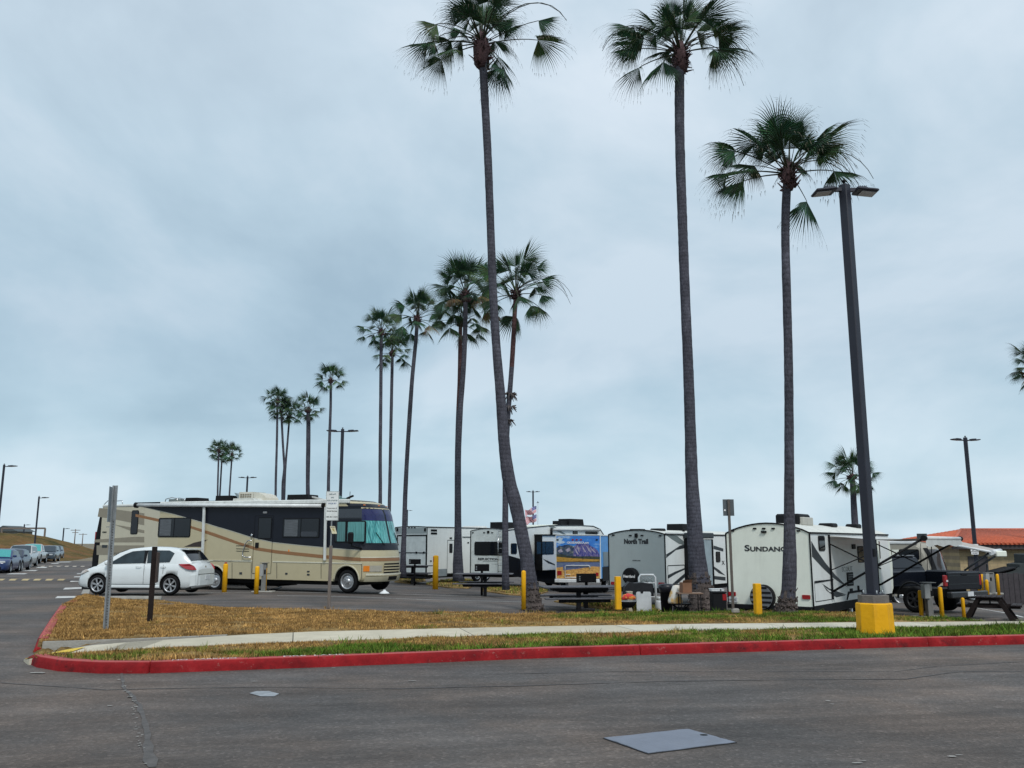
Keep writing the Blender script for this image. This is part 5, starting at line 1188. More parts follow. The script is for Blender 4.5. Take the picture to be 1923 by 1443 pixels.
# ================================================================== vehicles
carglass = mat('car_side_glass', (.022, .034, .040), .08, var=.5, vs=2.2, spec=.5)
wellm = mat('wheel_well_black', (.006, .006, .006), .9)
platem = mat('licence_plate', (.60, .62, .63), .5)
def wheel(parent, c, r, w, axis, spokes=6, hubm=None, cap=.62, name='wheel', steelw=False):
    """axis: unit vector pointing outwards; c: centre of the outer face"""
    a = Vector(axis); c = Vector(c); hubm = hubm or hub
    ty = P(name, rubber, parent, lambda m: m.lathe(c, -a, [(.085, r * cap), (.0, r * (cap + .05)), (.0, r * .86), (.02, r * .97), (.05, r), (w - .05, r), (w, r * .9)], 32))
    def rim(m):
        m.smooth = False
        i0 = len(m.v); m.lathe(c, -a, [(-.004, r * (cap + .055)), (-.006, r * (cap + .01)), (.012, r * (cap - .05)), (.08, r * (cap - .06))], 28); m.f.pop(); m.m.pop(); m.sm.pop(); m.f.pop(); m.m.pop(); m.sm.pop()
        ref = Vector((0, 0, 1)); s = a.cross(ref).normalized()
        if steelw:
            m.lathe(c, -a, [(-.02, r * .12), (-.01, r * .19), (.02, r * .24), (.045, r * .34), (.03, r * .42), (.05, r * .5), (.08, r * (cap - .02))], 24)
            for k in range(8):
                w_ = 2 * math.pi * k / 8; q = c + (s * math.cos(w_) + ref * math.sin(w_)) * r * .32; m.lathe(q, -a, [(.01, r * .03), (.06, r * .03)], 8)
        else:
            for k in range(spokes):
                w_ = 2 * math.pi * (k + .25) / spokes; d = s * math.cos(w_) + ref * math.sin(w_); t = a.cross(d)
                m.prism([c + d * r * .10 - t * r * .05 - a * .015, c + d * r * .10 + t * r * .05 - a * .015, c + d * r * (cap - .03) + t * r * .11 - a * .012, c + d * r * (cap - .03) - t * r * .11 - a * .012], -a * .03)
            m.lathe(c, -a, [(0, r * .10), (.004, r * .15), (.03, r * .15)], 16)
    P('rim', hubm, ty, rim)
    return ty
def boolcut(o, cuts, m):
    import bmesh
    for cm in cuts:
        cme = cm.mesh('cut', m); bm = bmesh.new(); bm.from_mesh(cme); bmesh.ops.recalc_face_normals(bm, faces=bm.faces); bm.to_mesh(cme); bm.free()
        c = bpy.data.objects.new('cut', cme); COL.objects.link(c)
        for q in (o,): 
            md = q.modifiers.new('b', 'BOOLEAN'); md.object = c; md.operation = 'DIFFERENCE'; md.solver = 'EXACT'
            try: md.material_mode = 'TRANSFER'
            except Exception: pass
        par = o.parent; o.parent = None; dg = bpy.context.evaluated_depsgraph_get(); dg.update()
        me = bpy.data.meshes.new_from_object(o.evaluated_get(dg)); o.modifiers.clear(); old = o.data; o.data = me; me.name = o.name; o.parent = par
        bpy.data.objects.remove(c)
def car(label, paint, loc, rz, L, Wd, top, roof, wb, rw=.31, zb=.2, k=.30, group=None, cat='car', name='parked_car', side_glass=(), spokes=6, lightm=None, detail=True, sunshade=None, hubm=None, cap=.66, rx=0):
    t = thing(name, label, cat, loc, rz, group, rx=rx)
    hw = Wd / 2; xr, xf = -L / 2, L / 2
    tx = [p[0] for p in top]; tz = [p[1] for p in top]
    zt = lambda x: float(np.interp(x, tx, tz))
    def w_(x):
        e = max(0, abs(x) - (L / 2 - .75)) / .75; return hw * (1 - .26 * e ** 2.4)
    st = list(np.linspace(xr, xf, 44 if detail else 18)); n = 0
    mb = MB(); mb.smooth = True
    def ring(x):
        w = w_(x); z1 = zt(x); e = max(0, abs(x) - (L / 2 - .25)) / .25; zz = zb + .08 * e * e; h = z1 - zz
        half = [(0, zz), (w * .88, zz), (w * .97, zz + .06), (w * .995, zz + h * .30), (w, zz + h * .52), (w * .985, zz + h * .74), (w * .95, z1 - .05 * h), (w * .88, z1), (w * .5, z1 + .02), (0, z1 + .025)]
        return [(x, y, z) for y, z in half] + [(x, -y, z) for y, z in reversed(half[1:-1])]
    R_ = [ring(x) for x in st]
    # round the two ends
    for idx, sgn in ((0, -1), (-1, 1)):
        pass
    m_ = len(R_[0])
    for r_ in R_: mb.v += r_
    for i in range(len(st) - 1):
        for j in range(m_): mb.face((i * m_ + j, i * m_ + (j + 1) % m_, (i + 1) * m_ + (j + 1) % m_, (i + 1) * m_ + j))
    mb.smooth = False; mb.face(tuple(range(m_))); mb.face(tuple((len(st) - 1) * m_ + j for j in range(m_)))
    body = mb.build('body', [paint], t)
    cuts = []
    for x in wb:
        for s in (-1, 1):
            c = MB(); c.lathe((x, s * (hw + .1), rw + .01), (0, -s, 0), [(0, rw * 1.17), (.42, rw * 1.17)], 28); cuts.append(c)
    if detail: boolcut(body, cuts, wellm)
    rx_ = [p[0] for p in roof]; rzz = [p[1] for p in roof]; zr = lambda x: float(np.interp(x, rx_, rzz))
    wbase = lambda x: min(w_(x) * .93, hw * .93)
    xs_ = sorted(set(list(np.linspace(rx_[0], rx_[-1], 30 if detail else 14)) + rx_)); g = MB(); g.smooth = True
    for x in xs_:
        b = min(zt(x) - .03, zr(x)); w = wbase(x); z = zr(x); h = max(z - b, .001); w2 = w - k * h
        g.v += [(x, w, b), (x, w - k * h * .85, b + h * .85), (x, w2 - .05 * min(1, h * 3), b + h * .985), (x, 0, z + .03 * min(1, h * 3)), (x, -w2 + .05 * min(1, h * 3), b + h * .985), (x, -w + k * h * .85, b + h * .85), (x, -w, b)]
    for i in range(len(xs_) - 1):
        for j in range(6): g.face((i * 7 + j, i * 7 + j + 1, (i + 1) * 7 + j + 1, (i + 1) * 7 + j))
    g.build('cabin', paint, t)
    for s in (-1, 1):
        for kk, poly in enumerate(side_glass):
            def sg(m):
                pts = []
                for (x, z) in poly:
                    b = zt(x) - .03; w = wbase(x); pts.append((x, s * (w - k * (z - b) + .012), z))
                m.prism(pts, (0, -s * .01, 0))
            P('side_window', carglass, t, sg)
    # screens
    def screen(xa, xb, inset=.06, off=.014):
        m = MB(); m.smooth = True; n = 6; q = 8
        for i in range(n + 1):
            x = xa + (xb - xa) * i / n; z = zr(x); b = min(zt(x) - .03, z); h = z - b; w = wbase(x) - k * h - inset
            dx = (xa - xb) / abs(xa - xb); sl = (zr(xb) - zr(xa)) / (xb - xa); nn = Vector((-sl, 0, 1)).normalized() * off
            for j in range(q + 1):
                y = -w + 2 * w * j / q; c = (1 - (y / max(w, .01)) ** 2) * .028; m.v.append((x + nn.x, y, z + c + nn.z))
        for i in range(n):
            for j in range(q): m.face((i * (q + 1) + j, (i + 1) * (q + 1) + j, (i + 1) * (q + 1) + j + 1, i * (q + 1) + j + 1))
        return m
    return t, dict(zt=zt, zr=zr, w=w_, wbase=wbase, screen=screen, hw=hw, body=body)
# ---------------- white hatchback
wcar = mat('white_car_paint', (.66, .70, .70), .25, var=.02, coat=.6, dirt=.05)
def hatch():
    al = R(6); L = 4.28
    D = 29.55; xr = (326 - 961.5) / 1687 * D
    c, s = math.cos(al), math.sin(al)
    # local rear axle at x=-1.27 ; heading (-c, s)
    cx = xr + 1.27 * (-c) + .85 * s * 1; cy = D + 1.27 * s + .85 * c
    t, K = car('white compact hatchback parked behind the dry grass verge, seen from its left side', wcar, (cx, cy, .03), math.pi - al, L, 1.70,
               [(-2.14, .80), (-2.08, .88), (-1.9, 1.04), (-1.5, 1.03), (.6, .985), (1.2, .955), (1.55, .90), (1.85, .80), (2.02, .68), (2.14, .52)],
               [(-1.93, 1.03), (-1.60, 1.38), (-1.40, 1.455), (-.8, 1.515), (-.2, 1.53), (.35, 1.48), (.7, 1.36), (1.42, .945)], (-1.27, 1.33), rw=.318, zb=.20, k=.27, rx=0,
               side_glass=[[(-.28, 1.02), (1.02, .985), (.78, 1.13), (.48, 1.30), (.22, 1.40), (-.22, 1.435)], [(-1.18, 1.05), (-.38, 1.02), (-.33, 1.435), (-1.10, 1.43), (-1.30, 1.34)]])
    t.scale = (.965, 1, 1); K['screen'](.50, 1.34).build('windscreen', glassb, t)
    rs = K['screen'](-1.88, -1.50, .05).build('rear_window', glass, t)
    for s_ in (1, -1):
        for x in (-1.27, 1.33): wheel(t, (x, s_ * .835, .318), .318, .2, (0, s_, 0), 6, cap=.66)
    hw = .85
    dk = mat('panel_gap', (.06, .065, .065), .7)
    for s_ in (1,):
        [P('door_gap', dk, t, lambda m: m.box((x, s_ * .849, z), (.008, .012, h))) for x, z, h in ((-.32, .66, .62), (.98, .62, .62), (-1.0, .82, .30))]; P('lower_door_gap', dk, t, lambda m: m.box((.10, s_ * .846, .34), (1.75, .012, .008)))
        P('sill', wcar, t, lambda m: m.box((.03, s_ * .835, .27), (1.86, .05, .09), .015))
        for x in (-.12, -1.0): P('door_handle', wcar, t, lambda m: m.tube([(x - .09, s_ * .845, .90), (x - .07, s_ * .875, .905), (x + .07, s_ * .875, .905), (x + .09, s_ * .845, .90)], .012, 6))
        P('pillar_trim', black, t, lambda m: m.prism([(-.335, s_ * .81, 1.02), (-.265, s_ * .81, 1.02), (-.225, s_ * .696, 1.43), (-.34, s_ * .696, 1.43)], (0, -.006, 0)))
    for s_ in (1, -1):
        P('door_mirror', wcar, t, lambda m: m.box((.98, s_ * .93, 1.02), (.12, .18, .13), .04))
        P('headlight', mat('headlight_glass', (.55, .50, .46), .2, coat=.5), t, lambda m: m.prism([(2.06, s_ * .64, .64), (1.92, s_ * .735, .67), (1.68, s_ * .80, .76), (1.76, s_ * .78, .81), (1.95, s_ * .69, .75)], (.02, s_ * .03, .01)))
        tl = P('tail_light', rubred, t, lambda m: m.prism([(-1.52, s_ * .82, .985), (-1.60, s_ * .835, .92), (-1.80, s_ * .815, .82), (-1.99, s_ * .74, .79), (-2.08, s_ * .66, .80), (-2.00, s_ * .70, .92), (-1.86, s_ * .77, .99)], (-.035, s_ * .035, .012)))
    P('rear_spoiler', wcar, t, lambda m: m.prism([(-1.40, .58, 1.475), (-1.40, -.58, 1.475), (-1.72, -.54, 1.445), (-1.72, .54, 1.445)], (0, 0, .035)))
    P('rear_bumper', wcar, t, lambda m: m.prism([(-1.95, .77, .30), (-1.95, .80, .62), (-2.08, .70, .64), (-2.17, .50, .64), (-2.20, 0, .64), (-2.17, -.50, .64), (-2.08, -.70, .64), (-1.95, -.78, .62)][1:], (0, 0, -.34)))
    P('license_plate', platem, t, lambda m: m.box((-2.195, .0, .55), (.02, .34, .15), .004))
    P('hatch_gap', dk, t, lambda m: [m.box((-2.14, 0, .66), (.05, 1.2, .01))]); P('badge', chrome, t, lambda m: m.lathe((-2.095, .0, .88), (-1, 0, 0), [(0, .05), (.012, .045)], 14))
    P('under_tray', wellm, t, lambda m: m.box((0, 0, .21), (3.9, 1.45, .10)))
hatch()
# ---------------- parked cars far left
def far_car(label, paint, u, Y, rz, L, Wd, kind, shade=None, group='cars parked along the left side of the road'):
    p = at(u, 1060, Y); z = H(p.x, Y)
    if kind == 'sedan': top = [(-L / 2, .80), (-L / 2 + .15, .93), (-L * .25, .95), (L * .2, .92), (L / 2 - .5, .84), (L / 2 - .1, .72), (L / 2, .6)]; roof = [(-L * .40, .93), (-L * .22, 1.38), (-L * .02, 1.45), (L * .08, 1.40), (L * .25, .92)]; zb = .18
    elif kind == 'suv': top = [(-L / 2, .95), (-L / 2 + .1, 1.08), (L * .2, 1.05), (L / 2 - .4, 1.0), (L / 2 - .08, .88), (L / 2, .7)]; roof = [(-L * .47, 1.1), (-L * .42, 1.62), (-L * .1, 1.72), (L * .05, 1.68), (L * .22, 1.05)]; zb = .25
    else: top = [(-L / 2, 1.05), (L * .2, 1.10), (L / 2 - .3, 1.12), (L / 2 - .05, 1.05), (L / 2, .8)]; roof = [(-L * .14, 1.12), (-L * .12, 1.78), (-L * .0, 1.86), (L * .06, 1.82), (L * .18, 1.12)]; zb = .42
    rw = .33 if kind == 'sedan' else (.36 if kind == 'suv' else .42)
    x0, x1 = roof[0][0], roof[-1][0]; zt0 = roof[0][1]; zr_ = roof[2][1]
    sg = [[(x0 + .5, zt0 + .04), (x1 - .45, zt0 + .02), (roof[-2][0] - .02, zr_ - .12), (x0 + .62, zr_ - .12)]]
    t, K = car(label, paint, (p.x, Y, z), rz, L, Wd, top, roof, (-L * .30, L * .30), rw=rw, zb=zb, detail=True, side_glass=sg, group=group, k=.24)
    K['screen'](roof[-2][0] + .02, x1 - .05, .07).build('windscreen', teal if shade else glassb, t)
    for s in (1, -1):
        for x in (-L * .30, L * .30): wheel(t, (x, s * (Wd / 2 - .01), rw), rw, .22, (0, s, 0), 5)
        P('headlight', mat('far_headlight', (.45, .47, .48), .25, coat=.4), t, lambda m: m.box((L / 2 - .07, s * (Wd / 2 - .36), top[-1][1] + .08), (.12, .34, .13), .03))
        P('door_mirror', paint, t, lambda m: m.box((L * .16, s * (Wd / 2 + .04), zt0 + .08), (.12, .2, .14), .04))
    P('grille', black, t, lambda m: m.box((L / 2 - .005, 0, top[-1][1] + .02), (.05, Wd * .46, .2 if kind != 'truck' else .34), .02)); P('lower_grille', black, t, lambda m: m.box((L / 2 - .01, 0, zb + .14), (.05, Wd * .6, .14), .02))
    P('license_plate', platem, t, lambda m: m.box((L / 2 + .015, 0, zb + .22), (.02, .32, .14)))
    if kind == 'truck': P('bumper', chrome, t, lambda m: m.box((L / 2 + .02, 0, .62), (.12, Wd * .94, .2), .03))
    return t
blue = mat('blue_car_paint', (.016, .035, .12), .3, coat=.3); dblue = mat('dark_blue_car_paint', (.014, .024, .055), .3, coat=.3)
dkg = mat('dark_grey_blue_car_paint', (.035, .05, .065), .3, coat=.5); silv = mat('white_suv_paint', (.42, .43, .43), .3, coat=.5)
hd = R(-71)
far_car('blue sedan with a teal sunshade at the left picture edge', blue, -1, 56.5, hd, 4.6, 1.82, 'sedan', True)
far_car('dark blue sedan parked just behind the blue one at the left edge', dblue, 21, 61, hd, 4.7, 1.84, 'sedan')
far_car('white car with a dark windscreen between the blue sedans and the pickup with teal sunshade', silv, 39, 72, hd, 4.7, 1.9, 'suv')
far_car('white pickup with a bright teal sunshade in its windscreen', silv, 60, 88, hd, 5.6, 2.0, 'truck', True)
far_car('dark grey sport utility car right of the white pickup on the left', dkg, 89, 99, hd, 4.8, 1.92, 'suv')
far_car('dark car farthest back in the left row, mostly behind the grey one', dblue, 99, 112, hd, 4.8, 1.9, 'suv')
# ---------------- helpers for plates on flat vehicle sides
class Flat:
    def __init__(s, o, axis, val, sign): s.T = Tr(o, axis, val); s.o = o; s.a = axis; s.s = sign
    def pts(s, px, off=0): return [s.T(u, v, off * s.s) for u, v in px]
    def off(s, th): q = [0, 0, 0]; q[s.a] = th * s.s; return tuple(q)
    def poly(s, name, m, px, th=.006, base=0, parent=None): return P(name, m, parent or s.o, lambda k: k.prism(s.pts(px, base), s.off(th)))
    def polys(s, name, m, lst, th=.006, base=0, parent=None): return P(name, m, parent or s.o, lambda k: [k.prism(s.pts(px, base), s.off(th)) for px in lst])
    def rr(s, u0, v0, u1, v1, r=.06, grow=0):
        b = 1 - s.a; A, B = s.T((u0), (v0 + v1) / 2), s.T(u1, (v0 + v1) / 2); C_, D_ = s.T((u0 + u1) / 2, v0), s.T((u0 + u1) / 2, v1)
        a0, a1 = sorted((A[b], B[b])); z0, z1 = sorted((C_[2], D_[2])); a0 -= grow; a1 += grow; z0 -= grow; z1 += grow; r = min(r + grow, (a1 - a0) / 2.05, (z1 - z0) / 2.05)
        out = []
        for cx, cz, q in ((a1 - r, z1 - r, 0), (a0 + r, z1 - r, 1), (a0 + r, z0 + r, 2), (a1 - r, z0 + r, 3)):
            for i in range(5):
                w = (q + i / 4) * math.pi / 2; p = [0, 0, cz + r * math.sin(w)]; p[b] = cx + r * math.cos(w); p[s.a] = s.T.v; out.append(Vector(p))
        return out
    def window(s, u0, v0, u1, v1, r=.06, m=None, fm=None, panes=1, parent=None, name='window'):
        fr = P(name, fm or black, parent or s.o, lambda k: k.prism([p + Vector(s.off(.0)) for p in s.rr(u0, v0, u1, v1, r)], s.off(.022)))
        P('pane', m or glass, fr, lambda k: k.prism([p + Vector(s.off(.022)) for p in s.rr(u0, v0, u1, v1, r, -.035)], s.off(.004)))
        if panes > 1:
            q = s.rr(u0, v0, u1, v1, r, -.03); b = 1 - s.a; xs = [p[b] for p in q]; zs = [p[2] for p in q]; mid = (min(xs) + max(xs)) / 2
            c = [0, 0, (min(zs) + max(zs)) / 2]; c[b] = mid; c[s.a] = s.T.v + s.s * .028; d = [.01, .01, max(zs) - min(zs)]; d[b] = .03
            P('mullion', fm or black, fr, lambda k: k.box(c, d))
        return fr
    def rect(s, name, m, u0, v0, u1, v1, th=.01, r=.02, base=0, parent=None): return P(name, m, parent or s.o, lambda k: k.prism([p + Vector(s.off(base)) for p in s.rr(u0, v0, u1, v1, r)], s.off(th)))
    def outline(s, name, m, u0, v0, u1, v1, w=.02, th=.006, parent=None):
        def f(k):
            A = s.rr(u0, v0, u1, v1, .04); B = s.rr(u0, v0, u1, v1, .04, -w); n = len(A); o1 = Vector(s.off(.001)); o2 = Vector(s.off(th))
            k.add([p + o2 for p in A] + [p + o2 for p in B], [(i, (i + 1) % n, n + (i + 1) % n, n + i) for i in range(n)])
        return P(name, m, parent or s.o, f)
    def text(s, str_, u0, v0, u1, v1, m, name='lettering', bold=0, base=0, parent=None):
        b = 1 - s.a; A, B = s.T(u0, (v0 + v1) / 2), s.T(u1, (v0 + v1) / 2); C_, D_ = s.T((u0 + u1) / 2, v0), s.T((u0 + u1) / 2, v1)
        c = [(A[i] + B[i]) / 2 for i in range(3)]; c[2] = (C_[2] + D_[2]) / 2; c[s.a] = s.T.v
        return text(str_, parent or s.o, c, abs(A[b] - B[b]), abs(C_[2] - D_[2]), m, 'rear' if s.a == 1 else 'right', name, bold, th=.008 + base)
def trailer(name, label, cat, xr, D, phi, L, bm, rearm, Wt=2.44, z0=None, vt=1001, vb=1140, arch=.22, trim=black, group='travel trailers on the lot', ztop=None, zbot=None, sidem=None):
    z = H(xr + L / 2 * math.sin(R(phi)), D + L / 2 * math.cos(R(phi))) if z0 is None else z0
    z = H(xr, D) if z0 is None else z0
    t = thing(name, label, cat, (xr, D, z), -R(phi), group)
    u = 961.5 + 0; q = Tr(t, 1, 0.0)
    un = (xr / D) * 1687 + 961.5
    zt = q(un, vt).z; zb = q(un, vb).z
    if ztop: zt = ztop
    if zbot: zb = zbot
    # body : cross-section extruded along y, the rear panel a part of its own
    def sec(y, gro=0):
        pts = [(-Wt, y, zb), (0, y, zb), (0, y, zt)]
        for i in range(1, 12):
            x = -Wt * i / 12; pts.append((x, y, zt + arch * math.sin(math.pi * i / 12) ** .8))
        pts.append((-Wt, y, zt)); return pts
    P('body', sidem or bm, t, lambda m: m.prism(sec(.05), (0, L - .05, 0)))
    P('rear_panel', rearm, t, lambda m: m.prism(sec(0), (0, .049, 0)))
    def tr(m):
        a = sec(-.004)[2:]; 
        m.tube([(p[0], -.012, p[2]) for p in a], .022, 6, sm=False); m.tube([(-.0, -.01, zb), (0, -.01, zt)], .022, 6, sm=False); m.tube([(-Wt, -.01, zb), (-Wt, -.01, zt)], .022, 6, sm=False)
        m.box((.012, L / 2, zt), (.04, L, .05))
    P('corner_trim', trim, t, tr)
    P('roof', roofw, t, lambda m: m.prism([(p[0], .06, p[2] + .012) for p in sec(0)[2:]] + [(p[0], .06, p[2] + .002) for p in reversed(sec(0)[2:])], (0, L - .1, 0)))
    P('underside', wellm, t, lambda m: m.box((-Wt / 2, L / 2, zb - .09), (Wt - .3, L - .3, .20)))
    return t, zt, zb, Flat(t, 1, 0.0, -1), Flat(t, 0, 0.0, 1)
def Z(s, ox, oy): return lambda pts: [(ox + x / s, oy + y / s) for x, y in pts]
def roof_box(o, px, xw, depth, m, name, hgt=None, h0=None, taper=.1):
    """box on a roof: its front face traced in the plane x = xw (own space)"""
    T = Tr(o, 0, xw); (u0, v0), (u1, v1) = px; a, b = T(u0, v1), T(u1, v0); y0, y1 = sorted((a.y, b.y)); z0, z1 = a.z, b.z
    if h0 is not None: z0 = h0
    return P(name, m, o, lambda k: k.prism([(xw + depth / 2, y0, z0), (xw + depth / 2, y1, z0), (xw + depth / 2, y1 - taper * (y1 - y0), z1), (xw + depth / 2, y0 + taper * .3 * (y1 - y0), z1)], (-depth, 0, 0)))
def marker(F, pts, m, w=4, h=2.2, name='marker_light'):
    for u, v in pts: F.rect(name, m, u - w / 2, v - h / 2, u + w / 2, v + h / 2, .03, .02)
# ---------------- white travel trailer with the awning
def sundance():
    t, zt, zb, Rr, Sd = trailer('travel_trailer', 'near white travel trailer with a spread awning beside the big lamp post', 'travel trailer', (1521.4 - 961.5) / 1687 * 24.6, 24.6, 37, 8.0, white, mint, vt=1001, vb=1140, arch=.28)
    q = Z(4.811, 1300, 900)
    marker(Rr, q([(565, 447), (647, 447), (732, 447), (365, 468), (960, 468)]), black, 6.5, 3); Rr.rect('rear_camera', black, *q([(625, 468)])[0], *q([(672, 487)])[0], .05)
    Rr.text('S', *q([(473, 595)])[0], *q([(520, 652)])[0], kb, bold=.03); Rr.text('UNDANCE', *q([(524, 610)])[0], *q([(890, 655)])[0], kb, bold=.035)
    Rr.rect('tail_light', rubred, *q([(330, 1018)])[0], *q([(395, 1055)])[0], .03); Rr.rect('tail_light', rubred, *q([(995, 1047)])[0], *q([(1068, 1085)])[0], .03)
    pl = Rr.rect('license_plate', platem, *q([(317, 1066)])[0], *q([(410, 1112)])[0], .02); Rr.text('4NW7702', *q([(328, 1078)])[0], *q([(400, 1100)])[0], kb, base=.016, parent=pl)
    c = Rr.T(*q([(648, 1066)])[0]); r = .345
    sp = P('spare_wheel', rubber, t, lambda m: m.lathe((c.x, -.01, c.z), (0, -1, 0), [(0, r), (.16, r), (.19, r * .94), (.195, r * .9)], 32))
    P('wheel_cover', mat('cover_stripe_grey', (.13, .14, .15), .5), sp, lambda m: m.lathe((c.x, -.205, c.z), (0, -1, 0), [(0, r * .93), (.004, r * .92)], 32))
    def strip_(m):
        for k in range(5):
            z = -.26 + k * .13; h = .028; w = math.sqrt(max(.01, (r * .9) ** 2 - z * z)); m.box((c.x, -.214, c.z + z), (2 * w, .008, h * 2))
    P('cover_stripes', black, sp, strip_)
    P('bumper', black, t, lambda m: m.box((-1.22, -.10, zb - .06), (2.4, .10, .12), .01))
    Sd.poly('dark_swoosh', dgrey, q([(1074, 560), (1120, 640), (1200, 755), (1290, 865), (1405, 978), (1340, 940), (1270, 890), (1180, 805), (1082, 700)]))
    Sd.polys('lower_swoosh', dgrey, [q([(1172, 945), (1240, 990), (1395, 1046), (1300, 1037), (1212, 985)]), q([(1185, 962), (1235, 1020), (1385, 1050), (1300, 1068), (1215, 1010)])])
    Sd.window(*q([(1137, 512)])[0], *q([(1194, 648)])[0], .08); Sd.window(*q([(1494, 605)])[0], *q([(1546, 756)])[0], .06, fm=black)
    Sd.window(*q([(1660, 560)])[0], *q([(1692, 720)])[0], .05)
    Sd.outline('baggage_door', black, *q([(1106, 912)])[0], *q([(1276, 1100)])[0], .02)
    Sd.polys('door_top_seal', black, [q([(1106, 930), (1272, 903), (1272, 912), (1106, 942)])], .014)
    Sd.rect('fridge_vent', black, *q([(1396, 842)])[0], *q([(1448, 965)])[0], .03); Sd.polys('vent_slats', mgrey, [q([(1400, y), (1444, y - 3), (1444, y + 3), (1400, y + 6)]) for y in range(862, 960, 20)], .004, base=.031)
    Sd.rect('outside_speaker', black, *q([(1440, 588)])[0], *q([(1468, 632)])[0], .03); Sd.rect('socket', black, *q([(1422, 988)])[0], *q([(1446, 1016)])[0], .02)
    Sd.text('SCOUT', *q([(1350, 790)])[0], *q([(1446, 834)])[0], mgrey)
    Sd.rect('grab_handle', black, *q([(1492, 962)])[0], *q([(1500, 1010)])[0], .04)
    P('entry_door', mint, t, lambda m: m.box((.012, 6.35, (zb + zt) / 2 + .02), (.03, .72, (zt - zb) * .86), .01))
    P('skirt', black, t, lambda m: m.prism([(.006, .02, zb + .02), (.006, 8, zb + .02), (.006, 8, zb - .22), (.006, 1.2, zb - .22), (.006, .02, zb - .10)], (-.06, 0, 0)))
    P('front_cap', mint, t, lambda m: m.prism([(0, 8, zb), (0, 8.25, zb + .2), (0, 8.35, zb + 1.0), (0, 8.2, zt - .3), (0, 8, zt)], (-2.44, 0, 0)))
    for y in (3.35, 4.22): wheel(t, (-.03, y, .345), .345, .22, (1, 0, 0), 6, chrome, .6)
    P('fender', black, t, lambda m: m.prism([(.03, 2.9, .62), (.03, 3.1, .86), (.03, 4.5, .86), (.03, 4.7, .62), (.03, 4.66, .62), (.03, 4.46, .80), (.03, 3.14, .80), (.03, 2.94, .62)], (-.12, 0, 0)))
    ac = P('air_conditioner', black, t, lambda m: m.box((-1.15, 2.0, zt + .42), (.72, 1.0, .32), .05)); P('ac_shroud', mat('ac_shroud_cream', (.42, .41, .36), .5, dirt=.3), ac, lambda m: m.box((-.75, 2.0, zt + .36), (.14, .84, .24), .02))
    P('roof_vent', black, t, lambda m: m.box((-.75, 4.0, zt + .27), (.45, .55, .14), .04)); P('roof_vent', black, t, lambda m: m.box((-.75, 6.7, zt + .28), (.4, .5, .16), .04))
    # awning
    ya, yb = 1.55, 6.35; out = 2.55; zr = at(1728, 1011, 24.9).z - t.location.z; za = zt - .06
    cv = mat('awning_fabric', (.50, .51, .49), .7, var=.06, dirt=.15)
    aw = MB(); aw.smooth = True; n = 10
    for i in range(n + 1):
        s = i / n
        for y in (ya, (ya + yb) / 2, yb): aw.v.append((.03 + out * s, y, za + (zr - za) * s - .07 * math.sin(math.pi * s) - (.05 * math.sin(math.pi * s) if y not in (ya, yb) else 0)))
    for i in range(n):
        for j in range(2): aw.face((i * 3 + j, (i + 1) * 3 + j, (i + 1) * 3 + j + 1, i * 3 + j + 1))
    ao = aw.build('awning', cv, t)
    P('roller', mat('roller_white', (.62, .64, .63), .4), ao, lambda m: m.tube([(out + .03, ya - .05, zr), (out + .03, yb + .05, zr)], .055, 12))
    rj = random.Random(4)
    va = MB(); va.smooth = True; nn = 20
    for i in range(nn + 1):
        y = ya + (yb - ya) * i / nn
        va.v += [(out + .06, y, zr - .03), (out + .07 + .02 * math.sin(i * 1.7), y, zr - .21 - .03 * math.sin(i * .9))]
    for i in range(nn): va.face((2 * i, 2 * i + 1, 2 * i + 3, 2 * i + 2))
    va.build('valance', cv, ao)
    for y in (ya, yb):
        P('awning_arm', black, ao, lambda m: [m.box((.035, y, (za + zb + .15) / 2), (.04, .05, za - zb - .1)), m.tube([(.06, y, zb + .35), (out, y, zr - .01)], .035, 6), m.tube([(.06, y, za - .25), (out * .55, y, zb + 1.0)], .02, 6), m.tube([(.06, y, zb + .95), (out * .52, y, zr - .35)], .015, 5)])
        P('roller_cap', black, ao, lambda m: m.tube([(out + .03, y - .10, zr), (out + .03, y + .06, zr)], .075, 12))
sundance()
